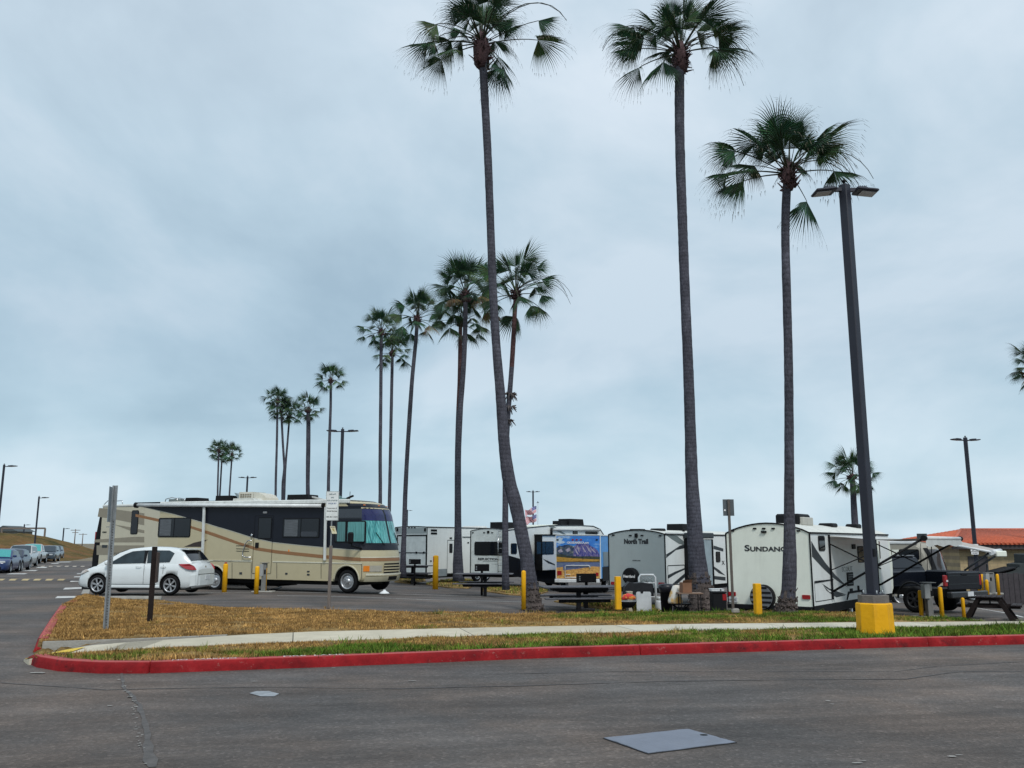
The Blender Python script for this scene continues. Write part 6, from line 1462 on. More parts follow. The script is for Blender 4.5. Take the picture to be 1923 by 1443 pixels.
# ---------------- grey travel trailer with the spare wheel
def northtrail():
    D = 33.6
    t, zt, zb, Rr, Sd = trailer('travel_trailer', 'grey backed travel trailer with a black spare wheel cover left of the thick palm', 'travel trailer', (1248.8 - 961.5) / 1687 * D, D, 37, 7.6, white, greyw, vt=1003.5, vb=1105, arch=.17)
    q = Z(5.345, 1000, 900)
    marker(Rr, q([(812, 562), (983, 566), (1100, 566), (1282, 568)]), black, 5, 2.4); Rr.rect('rear_camera', black, *q([(1030, 545)])[0], *q([(1056, 588)])[0], .05)
    Rr.text('North Trail', *q([(920, 600)])[0], *q([(1162, 652)])[0], kb, bold=.065); Rr.text('HEARTLAND', *q([(1004, 812)])[0], *q([(1085, 824)])[0], kb, bold=.03)
    c = Rr.T(*q([(1000, 974)])[0]); r = 15.5 / 1687 * 34.4
    sp = P('spare_wheel', black, t, lambda m: m.lathe((c.x, -.01, c.z), (0, -1, 0), [(0, r), (.18, r), (.21, r * .95), (.22, r * .8)], 30))
    text('Heartland', sp, (c.x, -.235, c.z), r * 1.6, r * .34, kw, 'rear', bold=.03)
    Rr.rect('tail_light', rubred, *q([(1268, 1038)])[0], *q([(1325, 1070)])[0], .03); Rr.rect('tail_light', rubred, *q([(790, 1030)])[0], *q([(835, 1060)])[0], .03)
    P('bumper', black, t, lambda m: m.box((-1.22, -.10, zb - .06), (2.4, .10, .12), .01))
    Sd.poly('dark_swoosh', mgrey, q([(1340, 560), (1395, 560), (1450, 570), (1535, 640), (1535, 665), (1470, 650), (1400, 605)])); Sd.poly('upper_swoosh', dgrey, q([(1342, 755), (1400, 722), (1480, 668), (1540, 652), (1540, 690), (1440, 712), (1342, 792)]))
    Sd.polys('lower_swoosh', dgrey, [q([(1357, 965), (1430, 930), (1540, 888), (1540, 902), (1440, 950), (1357, 1002)]), q([(1400, 1056), (1540, 935), (1540, 975), (1455, 1050)])])
    Sd.outline('baggage_door', black, *q([(1357, 862)])[0], *q([(1530, 1062)])[0], .03); Sd.rect('slide_out_edge', black, *q([(1536, 552)])[0], *q([(1556, 1050)])[0], .06); Sd.rect('awning_strip', mat('awning_case', (.5, .52, .52), .5), *q([(1330, 540)])[0], *q([(1560, 552)])[0], .06)
    y0 = Sd.T(1286, 1050).y; F2 = Flat(t, 0, .5, 1); y1 = F2.T(1337.5, 1050).y; zz0 = F2.T(1325, 1014).z; zz1 = F2.T(1325, 1101).z
    so = P('slide_out', mat('blue_grey_panel', (.30, .37, .40), .45, dirt=.1), t, lambda m: m.box((.25, (y0 + y1) / 2, (zz0 + zz1) / 2), (.5, y1 - y0, zz0 - zz1), .02)); P('slide_edge', black, so, lambda m: m.box((.27, y0 - .01, (zz0 + zz1) / 2), (.54, .05, zz0 - zz1 + .04)))
    P('slide_far_edge', black, so, lambda m: m.box((.27, y1 + .03, (zz0 + zz1) / 2), (.54, .06, zz0 - zz1 + .04))); P('slide_awning', dgrey, t, lambda m: m.box((.27, (y0 + y1) / 2, zz0 + .16), (.6, y1 - y0 + .2, .22), .03))
    q6 = Z(4.811, 1300, 900)
    Sd.window(*q6([(212, 655)])[0], *q6([(250, 750)])[0], .06)
    for p in ([(192, 600), (280, 628), (280, 655), (192, 632)], [(196, 790), (240, 820), (300, 872), (240, 850), (196, 812)], [(196, 875), (300, 885), (300, 918), (196, 905)]): Sd.poly('swoosh', dgrey, q6(p))
    Sd.text('X', *q6([(264, 738)])[0], *q6([(292, 775)])[0], kb, bold=.03)
    for y in (3.2, 4.1): wheel(t, (-.03, y, .36), .36, .22, (1, 0, 0), 6, chrome, .6)
    P('roof_vent', black, t, lambda m: m.box((-1.65, .9, zt + .16), (.5, .5, .12), .04)); P('roof_vent', black, t, lambda m: m.box((-.75, .9, zt + .17), (.45, .5, .12), .04))
    roof_box(t, (q([(1424, 455)])[0], q([(1560, 522)])[0]), -1.2, .7, black, 'air_conditioner'); P('antenna', black, t, lambda m: m.tube([(-.5, 2.6, zt + .1), (-.5, 2.6, zt + .28)], .05, 8))
northtrail()
# ---------------- camper with the landscape mural
def mural():
    D = 46.0; xr = (1127.3 - 961.5) / 1687 * D
    t, zt, zb, Rr, Sd = trailer('camper_van', 'rental camper with a mountain landscape mural on its back', 'camper', xr, D, 19, 6.6, mat('mural_blue', (.05, .28, .66), .4, var=.15), white, vt=1005.4, vb=1087, arch=.03, trim=white, group=None, Wt=2.36)
    q = Z(12.02, 1030, 980)
    def mm(n, stops, sc, st=(1, 1, 1), det=6):
        m = bpy.data.materials.new(n); m.use_nodes = True; N = m.node_tree.nodes; L = m.node_tree.links; tc = N.new('ShaderNodeTexCoord').outputs['Object']
        L.new(ramp(N, L, noise_nodes(N, L, tc, sc, det, .65, st), stops), N['Principled BSDF'].inputs['Base Color']); N['Principled BSDF'].inputs['Roughness'].default_value = .35; return m
    sky = mm('mural_sky', [(.35, (.03, .15, .55)), (.55, (.05, .24, .68)), (.68, (.45, .62, .80))], 1.3, (1, 1, 2.6))
    mtd = mm('mural_dark_mountain', [(.38, (.015, .035, .10)), (.5, (.05, .08, .14)), (.58, (.10, .12, .11)), (.66, (.42, .42, .44))], 6)
    mtp = mm('mural_purple_ridge', [(.36, (.02, .03, .16)), (.48, (.06, .07, .30)), (.57, (.22, .17, .30)), (.66, (.42, .36, .42))], 7, (2.2, 1, .8))
    grn = mm('mural_dark_forest', [(.4, (.015, .03, .03)), (.6, (.06, .07, .05))], 8); gold = mm('mural_gold_plain', [(.38, (.22, .13, .03)), (.5, (.55, .30, .04)), (.62, (.42, .25, .06))], 5, (1, 1, 4))
    lake = mm('mural_lake', [(.38, (.16, .20, .26)), (.6, (.08, .11, .28)), (.68, (.34, .34, .33))], 3, (1, 1, 4)); fg = mm('mural_foreground_grass', [(.36, (.30, .15, .08)), (.48, (.62, .32, .08)), (.62, (.72, .45, .14))], 8, (1, 1, 2))
    art = Rr.poly('mural', sky, q([(172, 320), (1160, 320), (1160, 1280), (172, 1280)]), .003)
    Rr.poly('mural_clouds', mat('mural_cloud', (.5, .62, .74), .4, var=.2), q([(175, 380), (240, 350), (330, 370), (300, 430), (380, 470), (270, 500), (175, 470)]), .001, .003, art)
    Rr.poly('mural_mountain', mtd, q([(172, 600), (240, 540), (300, 550), (370, 525), (440, 520), (520, 540), (600, 560), (600, 800), (172, 800)]), .002, .003, art)
    Rr.poly('mural_peak', mtp, q([(560, 790), (570, 620), (600, 540), (650, 500), (740, 500), (830, 500), (900, 510), (960, 550), (1040, 590), (1110, 650), (1160, 760), (1160, 800)]), .002, .004, art)
    Rr.polys('mural_ridges', mat('mural_ridge_light', (.36, .33, .42), .4, var=.4, vs=9), [q(p) for p in ([(640, 520), (700, 600), (690, 700), (650, 600)], [(745, 520), (800, 600), (870, 720), (800, 660)], [(840, 520), (930, 620), (980, 720), (900, 650)], [(580, 560), (640, 660), (690, 750), (620, 700)], [(930, 560), (1020, 640), (1080, 720), (1000, 670)], [(210, 660), (290, 610), (330, 680), (250, 700)], [(380, 640), (470, 580), (500, 650), (430, 690)])], .0015, .006, art)
    Rr.poly('mural_forest', grn, q([(172, 745), (300, 730), (420, 770), (700, 785), (900, 780), (1160, 790), (1160, 850), (800, 845), (172, 800)]), .0015, .0075, art)
    Rr.poly('mural_plain', gold, q([(172, 790), (500, 820), (800, 840), (1160, 852), (1160, 905), (172, 905)]), .0015, .009, art)
    Rr.poly('mural_shore', kb, q([(172, 902), (1160, 898), (1160, 916), (172, 918)]), .001, .0105, art)
    Rr.poly('mural_water', lake, q([(172, 918), (1160, 916), (1160, 1120), (172, 1120)]), .0015, .009, art)
    Rr.poly('mural_grass', fg, q([(172, 1040), (330, 1020), (330, 1100), (700, 1060), (1000, 1010), (1160, 1020), (1160, 1280), (172, 1280)]), .0015, .0105, art)
    Rr.text('CRUISEAMERICA.com', *q([(425, 448)])[0], *q([(912, 498)])[0], kw, bold=.03, base=.006, parent=art)
    for x in (550, 640, 735): Rr.rect('marker_light', rubred, *q([(x - 24, 392)])[0], *q([(x + 24, 424)])[0], .03, parent=None)
    for x in (208, 1092): Rr.rect('marker_light', black, *q([(x - 24, 394)])[0], *q([(x + 24, 424)])[0], .03)
    Rr.rect('tail_light', rubred, *q([(205, 1110)])[0], *q([(300, 1205)])[0], .04); Rr.rect('tail_light', rubred, *q([(1068, 1150)])[0], *q([(1132, 1225)])[0], .04)
    A = [Rr.T(*p) for p in q([(385, 1260), (385, 1010), (410, 988), (915, 988), (942, 1010), (942, 1060)])]; o = Vector((0, -.07, 0))
    P('rear_rack', plas_w, t, lambda m: [m.tube([a + o for a in A], .022, 8), m.tube([Rr.T(*p) + o for p in q([(385, 1255), (640, 1255)])], .02, 8), m.tube([Rr.T(*p) + o for p in q([(390, 1190), (500, 1190)])], .018, 8)])
    b0, b1 = Rr.T(*q([(170, 1285)])[0]), Rr.T(*q([(1165, 1385)])[0])
    P('rear_bumper', plas_w, t, lambda m: m.box(((b0.x + b1.x) / 2, -.14, (b0.z + b1.z) / 2), (abs(b1.x - b0.x), .28, abs(b0.z - b1.z)), .03))
    Sd.rect('side_panel_grey', mat('side_window_blue_grey', (.12, .18, .22), .3), *q([(1232, 680)])[0], *q([(1420, 1000)])[0], .02); Sd.rect('dark_compartment', black, *q([(1218, 1012)])[0], *q([(1420, 1330)])[0], .02)
    for x in (0, -2.0): wheel(t, (x - .05 if x == 0 else x - .25, 1.6, .38), .38, .24, (1, 0, 0), 6)
mural()
# ---------------- fifth wheel and toy hauler
def reflection():
    D = 47.7; xr = (950.5 - 961.5) / 1687 * D; z = H(xr, D); Wt = 2.44; t = thing('fifth_wheel_trailer', 'white fifth wheel trailer with a wide dark rear window behind the leaning palm', 'travel trailer', (xr, D, z), -R(37), 'travel trailers on the lot')
    Rr = Flat(t, 1, 0.0, -1); Sd = Flat(t, 0, 0.0, 1); q = Z(5.345, 730, 900); q5 = Z(8.0125, 940, 930)
    zt = Rr.T(950, 996.5).z; zb = Rr.T(950, 1078).z
    prof = [(-0, 0, zb), (0, 0, zt)] + [tuple(Sd.T(u, v)) for u, v in ((991, 991.5), (1032, 987.4), (1090, 987.2), (1114, 988.5), (1127, 994.5), (1133, 1004), (1135, 1016))]
    yf = prof[-1][1]; prof += [(0, yf - .05, zb + 1.15), (0, yf - 2.6, zb + 1.1), (0, yf - 2.8, zb)]
    P('body', white, t, lambda m: m.prism([(0, p[1] if p[1] > .05 else .05, p[2]) for p in prof], (-Wt, 0, 0)))
    sec = [(-Wt, 0, zb), (0, 0, zb), (0, 0, zt)] + [(-Wt * i / 8, 0, zt + .12 * math.sin(math.pi * i / 8)) for i in range(1, 8)] + [(-Wt, 0, zt)]
    P('rear_panel', mat('pale_grey_panel', (.68, .73, .71), .45, dirt=.08), t, lambda m: m.prism(sec, (0, .049, 0)))
    P('corner_trim', dgrey, t, lambda m: [m.tube([(0, -.01, zb), (0, -.01, zt)], .02, 5, sm=False), m.tube([(-Wt, -.01, zb), (-Wt, -.01, zt)], .03, 5, sm=False), m.tube([(p[0], -.01, p[2]) for p in sec[2:]], .02, 5, sm=False)])
    P('roof_edge', dgrey, t, lambda m: [m.tube([Vector(prof[i]) + Vector((.01, 0, .0)) for i in range(1, 9)], .03, 5, sm=False)])
    Rr.window(*q([(862, 628)])[0], *q([(1150, 766)])[0], .1); Rr.text('REFLECTION', *q([(897, 791)])[0], *q([(1101, 816)])[0], kb, bold=.04); Rr.text('150 SERIES', *q([(1035, 850)])[0], *q([(1097, 858)])[0], mgrey)
    Rr.polys('thin_stripe', mgrey, [q([(945, 826), (1100, 826), (1100, 830), (945, 830)])])
    marker(Rr, q([(845, 538), (960, 538), (1040, 538), (1160, 538)]), black, 3.2, 1.8); Rr.rect('rear_camera', black, *q([(990, 520)])[0], *q([(1010, 545)])[0], .04)
    a, b = Rr.T(*q([(1112, 600)])[0]), Rr.T(*q([(1114, 940)])[0]); P('ladder', chrome, t, lambda m: [m.tube([(a.x + s, -.12, a.z + .5), (a.x + s, -.12, b.z)], .018, 6) for s in (0, .36)] + [m.tube([(a.x, -.12, a.z + .4 - k * .3), (a.x + .36, -.12, a.z + .4 - k * .3)], .014, 5) for k in range(8)])
    P('bumper', black, t, lambda m: m.box((-1.2, -.1, zb - .05), (2.3, .12, .14), .01)); P('underside', wellm, t, lambda m: m.box((-Wt / 2, 3.5, zb - .05), (Wt - .3, 6.8, .3)))
    Sd.window(*q([(1225, 645)])[0], *q([(1284, 752)])[0], .08)
    # slide-out
    s0, s1 = Sd.T(1004, 1005), Sd.T(1043, 1098); zs0 = Sd.T(1004, 1006).z; zs1 = Sd.T(1043, 1070).z; zs2 = Sd.T(1043, 1098).z
    so = P('slide_out', white, t, lambda m: m.box((.22, (s0.y + s1.y) / 2, (zs0 + zs1) / 2), (.44, s1.y - s0.y, zs0 - zs1), .02)); F2 = Flat(t, 0, .44, 1)
    P('slide_edge', black, so, lambda m: [m.box((.25, s0.y, (zs0 + zs1) / 2), (.5, .06, zs0 - zs1)), m.box((.25, (s0.y + s1.y) / 2, zs0 + .03), (.52, s1.y - s0.y + .1, .07))])
    F2.window(1007, 1017, 1039.5, 1041.5, .06, glassb, panes=2, parent=so); F2.polys('slide_swoosh', dgrey, [q([(1545, 800), (1600, 822), (1668, 855), (1668, 866), (1600, 845)])], parent=so)
    P('lower_compartment', black, t, lambda m: m.prism([(.02, .1, zb + .62 * 0 + Sd.T(960, 1071).z), (.02, s1.y, zs1), (.02, s1.y, zs2 - .02), (.02, .1, zb - .05)], (.06, 0, 0)))
    Sd.polys('swoosh', mgrey, [q([(1215, 778), (1310, 800), (1310, 812), (1215, 792)]), q([(1215, 815), (1400, 830), (1455, 822), (1400, 838), (1215, 828)])])
    Sd.poly('front_swoosh', mgrey, q5([(700, 462), (790, 462), (1000, 600), (950, 600)])); Sd.window(*q5([(1085, 545)])[0], *q5([(1158, 600)])[0], .05); Sd.window(*q5([(1275, 553)])[0], *q5([(1458, 592)])[0], .08)
    P('awning_case', mat('awning_case', (.5, .52, .52), .5), t, lambda m: m.tube([Sd.T(1037, 994.5, .08), Sd.T(1124, 996, .08)], .07, 8)); P('awning_arm', black, t, lambda m: m.tube([Sd.T(1033, 992, .1), Sd.T(1033, 1006, .1)], .07, 6))
    roof_box(t, (q5([(845, 392)])[0], q5([(948, 450)])[0]), -1.2, .6, black, 'roof_vent', taper=.02); roof_box(t, (q5([(950, 367)])[0], q5([(1172, 455)])[0]), -1.2, .8, black, 'air_conditioner', taper=.06)
    roof_box(t, (q([(1075, 437)])[0], q([(1250, 500)])[0]), -1.2, .8, black, 'air_conditioner', taper=.02)
    P('roof_front', mint, t, lambda m: m.prism([(-.1, Sd.T(991, 991).y, zt + .1), (-.1, Sd.T(1032, 987).y, Sd.T(1032, 987.4).z - .02), (-.1, Sd.T(1050, 987).y, Sd.T(1032, 987.4).z + .08), (-.1, Sd.T(992, 987).y, Sd.T(1032, 987.4).z - .05)], (-2.2, 0, 0)))
    for y in (4.2, 5.1): wheel(t, (-.03, y, .38), .38, .22, (1, 0, 0), 6, chrome, .6)
reflection()
def toyhauler():
    D = 50.0
    t, zt, zb, Rr, Sd = trailer('toy_hauler_trailer', 'white toy hauler trailer with a big rear ramp door right of the motorhome', 'travel trailer', (802 - 961.5) / 1687 * D, D, 36, 10.5, white, mat('pale_grey_panel', (.68, .73, .71), .45), vt=990, vb=1080, arch=.05)
    q = Z(5.345, 730, 900)
    Rr.rect('top_panel', greyw, *q([(76, 492)])[0], *q([(378, 545)])[0], .012); dr = Rr.outline('ramp_door', black, *q([(80, 560)])[0], *q([(382, 950)])[0], .07, .02)
    Rr.rect('door_hinge', dgrey, *q([(84, 734)])[0], *q([(378, 742)])[0], .03, parent=dr); marker(Rr, q([(205, 488), (233, 488), (263, 488)]), black, 2.6, 1.8)
    for x in (88, 367): Rr.rect('work_light', black, *q([(x - 8, 492)])[0], *q([(x + 8, 525)])[0], .04)
    for x in (100, 280, 355): Rr.rect('latch', black, *q([(x - 6, 728)])[0], *q([(x + 6, 748)])[0], .05)
    Sd.rect('side_vent', black, *q([(423, 505)])[0], *q([(483, 526)])[0], .02); Sd.rect('side_vent', black, *q([(423, 536)])[0], *q([(483, 556)])[0], .02)
    d = Sd.outline('entry_door', dgrey, *q([(585, 612)])[0], *q([(660, 950)])[0], .03); Sd.window(*q([(608, 648)])[0], *q([(638, 740)])[0], .03, parent=d); Sd.rect('porch_light', black, *q([(612, 585)])[0], *q([(630, 600)])[0], .05)
    Sd.rect('slide_edge', dgrey, *q([(738, 578)])[0], *q([(850, 586)])[0], .03); Sd.rect('socket', black, *q([(790, 632)])[0], *q([(803, 646)])[0], .03); Sd.rect('socket', black, *q([(415, 816)])[0], *q([(428, 830)])[0], .03)
    Sd.rect('lower_panel', mat('side_lower_grey', (.22, .26, .28), .5), *q([(495, 902)])[0], *q([(582, 975)])[0], .012)
    roof_box(t, (q([(797, 474)])[0], q([(935, 510)])[0]), -1.2, .9, plas_w, 'air_conditioner', taper=.08)
    for y in (4.6, 5.5): wheel(t, (-.03, y, .38), .38, .22, (1, 0, 0), 6, chrome, .6)
    P('bumper', black, t, lambda m: m.box((-1.2, -.12, zb - .02), (2.4, .2, .2), .02)); P('hitch_step', black, t, lambda m: m.box((-.5, -.55, zb - .15), (2.0, .7, .08), .02))
toyhauler()
# ---------------- coaches (class A motorhomes)
def coach(name, label, loc, ang, L, Wc, z0, z1, bodym, capm, zs, front=True, ry=0, yf=None, group='class A motorhomes'):
    """own space: +y forward, right side at x = 0"""
    t = thing(name, label, 'motorhome', loc, ang, group, rx=ry)
    tz = [z0, z0 + .12, z0 + .75, z0 + 1.0, z1 - 1.75, z1 - .55, z1 - .30, z1 - .12, z1]; ty = [-.10, -.02, 0, -.04, -.10, -.42, -.55, -.80, -1.25]
    yfz = yf or (lambda z: L + float(np.interp(z, tz, ty)))
    fy = lambda x, z: yfz(z) - .62 * abs((x + Wc / 2) / (Wc / 2)) ** 3.2
    t2 = {'fy': fy, 'yfz': yfz}
    def body(m):
        m.smooth = True; zz = sorted(set(tz + list(np.linspace(z0, z1, 16)))); n = 18
        for z in zz:
            e = .035 * max(0, (z - (z1 - .12)) / .12); row = [(-e, .02, z)]
            for i in range(n + 1):
                s = i / n; x = -Wc / 2 * (1 - math.cos(math.pi * s)); row.append((min(-e, x) if x > -Wc / 2 else max(-Wc + e, x), fy(x, z), z))
            row.append((-Wc + e, .02, z)); m.v += row
        k = n + 3
        for i in range(len(zz) - 1):
            for j in range(k): m.face((i * k + j, i * k + (j + 1) % k, (i + 1) * k + (j + 1) % k, (i + 1) * k + j))
        m.smooth = False; m.face(tuple(range(k))); m.face(tuple((len(zz) - 1) * k + j for j in range(k)))
    bo = P('body', [bodym], t, body)
    for p in bo.data.polygons:
        if abs(p.normal.x) > .98 or abs(p.normal.z) > .98: p.use_smooth = False
    def patch(name, m, xa, xb, za, zb, off=.008, parent=None, n=14, mz=8, za2=None):
        """piece of skin following the rounded nose"""
        k = MB(); k.smooth = True
        for j in range(mz + 1):
            for i in range(n + 1):
                x = xa + (xb - xa) * i / n; z = za + (zb - za) * j / mz; y = fy(x, z)
                e = 1e-3; nx = -(fy(x + e, z) - fy(x - e, z)) / (2 * e); nz = -(fy(x, z + e) - fy(x, z - e)) / (2 * e); nn = Vector((nx, 1, nz)).normalized() * off
                k.v.append((x + nn.x, y + nn.y, z + nn.z))
        for j in range(mz):
            for i in range(n): k.face((j * (n + 1) + i, j * (n + 1) + i + 1, (j + 1) * (n + 1) + i + 1, (j + 1) * (n + 1) + i))
        return k.build(name, m, parent or t)
    return t, Flat(t, 0, 0.0, 1), patch, t2, bo
def mh1():
    a = R(22.5); L = 10.35; fx, fyy = (690 - 961.5) / 1687 * 33.0, 33.0
    rx_, ry_ = fx - (L - .35) * math.cos(a), fyy + (L - .35) * math.sin(a); zl = -.08
    pitch = -R(.35)
    # heights from the picture on the side plane
    tmp = thing('tmp', None, None, (rx_, ry_, zl), -R(90) - a, rx=pitch); Tm = Tr(tmp, 0, 0.0); z0 = Tm(560, 1090).z; z1 = Tm(560, 939.5).z; bpy.data.objects.remove(tmp)
    t, S_, patch, G, bo = coach('motorhome', 'large beige and navy class A motorhome with a brown stripe and teal curtained windscreen', (rx_, ry_, zl), -R(90) - a, L, 2.5, z0, z1, beige, navy, None, ry=pitch)
    q2 = Z(5.344, 140, 880); q3 = Z(4.976, 400, 880); q5 = Z(8.0125, 440, 900)
    yend = L - .62 - .1
    # wheel arches
    wf, wr = S_.T(651, 1090.5), S_.T(402, 1088.5); rwh = .42; cuts = []
    for w in (wf, wr):
        for s in (0, 1):
            c = MB(); x0 = .1 if s == 0 else -2.6; c.lathe((x0, w.y, w.z + .0), (-1, 0, 0) if s == 0 else (1, 0, 0), [(0, rwh * 1.26), (.55, rwh * 1.26)], 30); cuts.append(c)
    boolcut(bo, cuts, wellm)
    ed = 686
    nv = q2([(655, 378), (1000, 460), (1325, 552)]) + q3([(0, 533), (200, 592), (380, 650), (560, 690), (800, 716), (1050, 739), (1260, 756)]) + [(ed - 9, 1033.6)] + [(ed - 9, 951), (500, 951)]
    lower = [(u, v) for u, v in nv]
    S_.poly('navy_panel', navy, lower, .004)
    st_u = q2([(612, 458), (840, 505), (1170, 577)]) + q3([(0, 600), (250, 690), (400, 735), (600, 765), (1000, 806), (1300, 830)]) + [(ed - 9, 1047.6)]
    st_l = q2([(612, 484), (840, 535), (1170, 602)]) + q3([(0, 632), (250, 716), (400, 765), (600, 796), (1000, 838), (1300, 864)]) + [(ed - 9, 1054.4)]
    S_.polys('brown_stripe', brownst, [[st_u[i], st_u[i + 1], st_l[i + 1], st_l[i]] for i in range(len(st_u) - 1)], .005)
    S_.polys('pale_edge_line', mat('pale_line', (.42, .42, .36), .5), [[(lower[i][0], lower[i][1] - .3), (lower[i + 1][0], lower[i + 1][1] - .3), (lower[i + 1][0], lower[i + 1][1] + .9), (lower[i][0], lower[i][1] + .9)] for i in range(0, 10)], .006)
    S_.poly('brown_wedge', mat('dark_brown_graphic', (.035, .022, .018), .45), q2([(1098, 787), (1200, 745), (1338, 713), (1290, 745), (1275, 787)]), .005)
    ztop = S_.T(560, 951).z; zr = G['yfz']
    # front wraps
    zn = S_.T(676, 1033.6).z; zs_u = S_.T(676, 1047.6).z; zs_l = S_.T(676, 1054.4).z
    zw = S_.T(676, 944).z
    patch('navy_nose_panel', navy, -.0, -2.5, zn, z1 - .02, .006, n=24, mz=14); patch('brown_nose_stripe', brownst, 0, -2.5, zs_l, zs_u - .01, .006, n=24, mz=2); patch('nose_trim_line', mat('cream_trim', (.62, .60, .48), .4), 0, -2.5, zs_u - .005, zs_u + .025, .012, n=24, mz=1)
    # navy between the flat side's end and the nose wrap
    def sidewrap(nm, m, za, zb, off):
        P(nm, m, t, lambda k: k.prism([(0, S_.T(ed - 9.5, 1000).y, za), (0, G['fy'](0, za) + .0, za), (0, G['fy'](0, zb), zb), (0, S_.T(ed - 9.5, 1000).y, zb)], (off, 0, 0)))
    sidewrap('navy_corner', navy, zn, ztop, .0045); sidewrap('brown_corner', brownst, zs_l, zs_u, .0055)
    # windscreen with curtains
    zwa, zwb = zn + .20, ztop - .10
    fr = patch('windscreen', glass, -.10, -1.23, zwa, zwb, .014, n=14, mz=10); patch('windscreen', glass, -1.27, -2.40, zwa, zwb, .014, n=14, mz=10)
    curt = bpy.data.materials.new('teal_curtain'); curt.use_nodes = True; N = curt.node_tree.nodes; Lk = curt.node_tree.links; tc = N.new('ShaderNodeTexCoord').outputs['Object']
    Lk.new(ramp(N, Lk, noise_nodes(N, Lk, tc, 5, 3, .5, (6, 2, .25)), [(.32, (.012, .09, .11)), (.48, (.035, .27, .27)), (.64, (.15, .50, .48))]), N['Principled BSDF'].inputs['Base Color']); N['Principled BSDF'].inputs['Roughness'].default_value = .25; N['Principled BSDF'].inputs['Coat Weight'].default_value = .6
    for xa, xb in ((-.17, -1.19), (-1.31, -2.33)):
        patch('curtain', curt, xa, xb, zwa + .06, zwa + (zwb - zwa) * .66, .018, fr); patch('blue_tint_band', bluetint, xa, xb, zwa + (zwb - zwa) * .665, zwb - .03, .018, fr)
    for x0 in (-.5, -1.7):
        P('wiper', black, t, lambda m: m.tube([(x0 - .3, G['fy'](x0 - .3, zwa) + .05, zwa - .02), (x0, G['fy'](x0, zwa + .45) + .05, zwa + .45)], .014, 5))
    # side cab windows
    wf1 = S_.window(*q3([(1140, 490)])[0], *q3([(1432, 692)])[0], .07); S_.rect('dim_curtain', tealdk, *q3([(1165, 500)])[0], *q3([(1240, 682)])[0], .003, .02, .027, wf1); S_.rect('curtain', mat('side_curtain_teal', (.10, .30, .29), .5, var=.45, vs=5, stretch=(1, 9, .3)), *q3([(1262, 500)])[0], *q3([(1418, 682)])[0], .003, .02, .027, wf1)
    S_.rect('sliding_frame', black, *q3([(1240, 490)])[0], *q3([(1258, 690)])[0], .008, .01, .026, wf1)
    S_.rect('upper_cab_panel', mat('gloss_dark_panel', (.02, .025, .035), .15, coat=.5), *q3([(1172, 378)])[0], *q3([(1392, 462)])[0], .004, .02, .005)
    S_.rect('panel_line', dgrey, *q3([(1168, 468)])[0], *q3([(1400, 472)])[0], .008)
    # mirror
    mm_ = S_.T(*q3([(1317, 650)])[0]); mr = P('side_mirror', black, t, lambda m: m.box((.38, mm_.y + .1, mm_.z), (.16, .22, .42), .05)); P('mirror_arm', black, mr, lambda m: m.tube([(.0, mm_.y + .35, mm_.z - .38), (.34, mm_.y + .15, mm_.z - .3), (.38, mm_.y + .1, mm_.z - .1)], .03, 6))
    S_.window(*q2([(843, 495)])[0], *q2([(1167, 690)])[0], .07, panes=2)
    blind = mat('window_blind', (.09, .10, .11), .6, var=.3, vs=3, stretch=(1, 1, 14)); w0 = S_.rect('blind', blind, *q2([(862, 512)])[0], *q2([(972, 675)])[0], .003, .02, .028)
    w2 = S_.window(*q3([(655, 463)])[0], *q3([(997, 648)])[0], .06, panes=2); S_.rect('blind', blind, *q3([(672, 480)])[0], *q3([(795, 634)])[0], .003, .02, .028, w2); S_.rect('dim_reflection', mat('window_reflection_grey', (.035, .04, .05), .3), *q3([(825, 590)])[0], *q3([(975, 636)])[0], .003, .05, .028, w2)
    # entry door
    d = S_.outline('entry_door', black, *q3([(378, 440)])[0], *q3([(556, 985)])[0], .018, .009); S_.window(*q3([(424, 456)])[0], *q3([(551, 660)])[0], .06, parent=d); S_.rect('door_lock', black, *q3([(397, 693)])[0], *q3([(428, 742)])[0], .03, .02, 0, d)
    S_.rect('porch_light', mat('porch_light_lens', (.3, .3, .3), .3), *q3([(472, 402)])[0], *q3([(508, 420)])[0], .03)
    h = [S_.T(*p, .09) for p in q3([(378, 672), (340, 675), (318, 700), (292, 780), (290, 815), (312, 830), (368, 830)])]; P('grab_handle', chrome, t, lambda m: m.tube(h, .022, 8))
    l_ = S_.T(*q3([(370, 630)])[0], .05); P('door_lamp', chrome, t, lambda m: [m.lathe(l_, (0, 0, 1), [(-.1, .02), (-.02, .035), (.05, .045), (.08, .02)], 10)])
    S_.polys('furnace_vent', black, [q3([(218, y), (338, y + 3), (338, y + 7), (218, y + 4)]) for y in (720, 748, 770)], .012)
    gap = mat('panel_gap_beige', (.12, .11, .08), .7)
    for x in (176, 355, 594, 1008, 1387): S_.poly('locker_gap', gap, q3([(x, 882), (x + 5, 882), (x + 5, 1030), (x, 1030)]), .006)
    S_.polys('side_moulding', mat('cream_trim', (.62, .60, .48), .4), [q2([(1338, 918), (1778, 928), (1778, 938), (1338, 928)]) + [], q3([(0, 856), (366, 858), (366, 868), (0, 866)]), q3([(560, 866), (1392, 884), (1392, 893), (560, 876)])], .018)
    for p in ([(248, 970), (272, 990)], [(676, 975), (697, 992)], [(880, 957), (903, 970)], [(880, 985), (903, 1000)]): S_.rect('locker_latch', dgrey, *q3([p[0]])[0], *q3([p[1]])[0], .015, .01)
    S_.rect('marker_light', amber, *q3([(705, 758)])[0], *q3([(714, 780)])[0], .02)
    # nose details
    zz = lambda v, u=700: S_.T(u, v).z
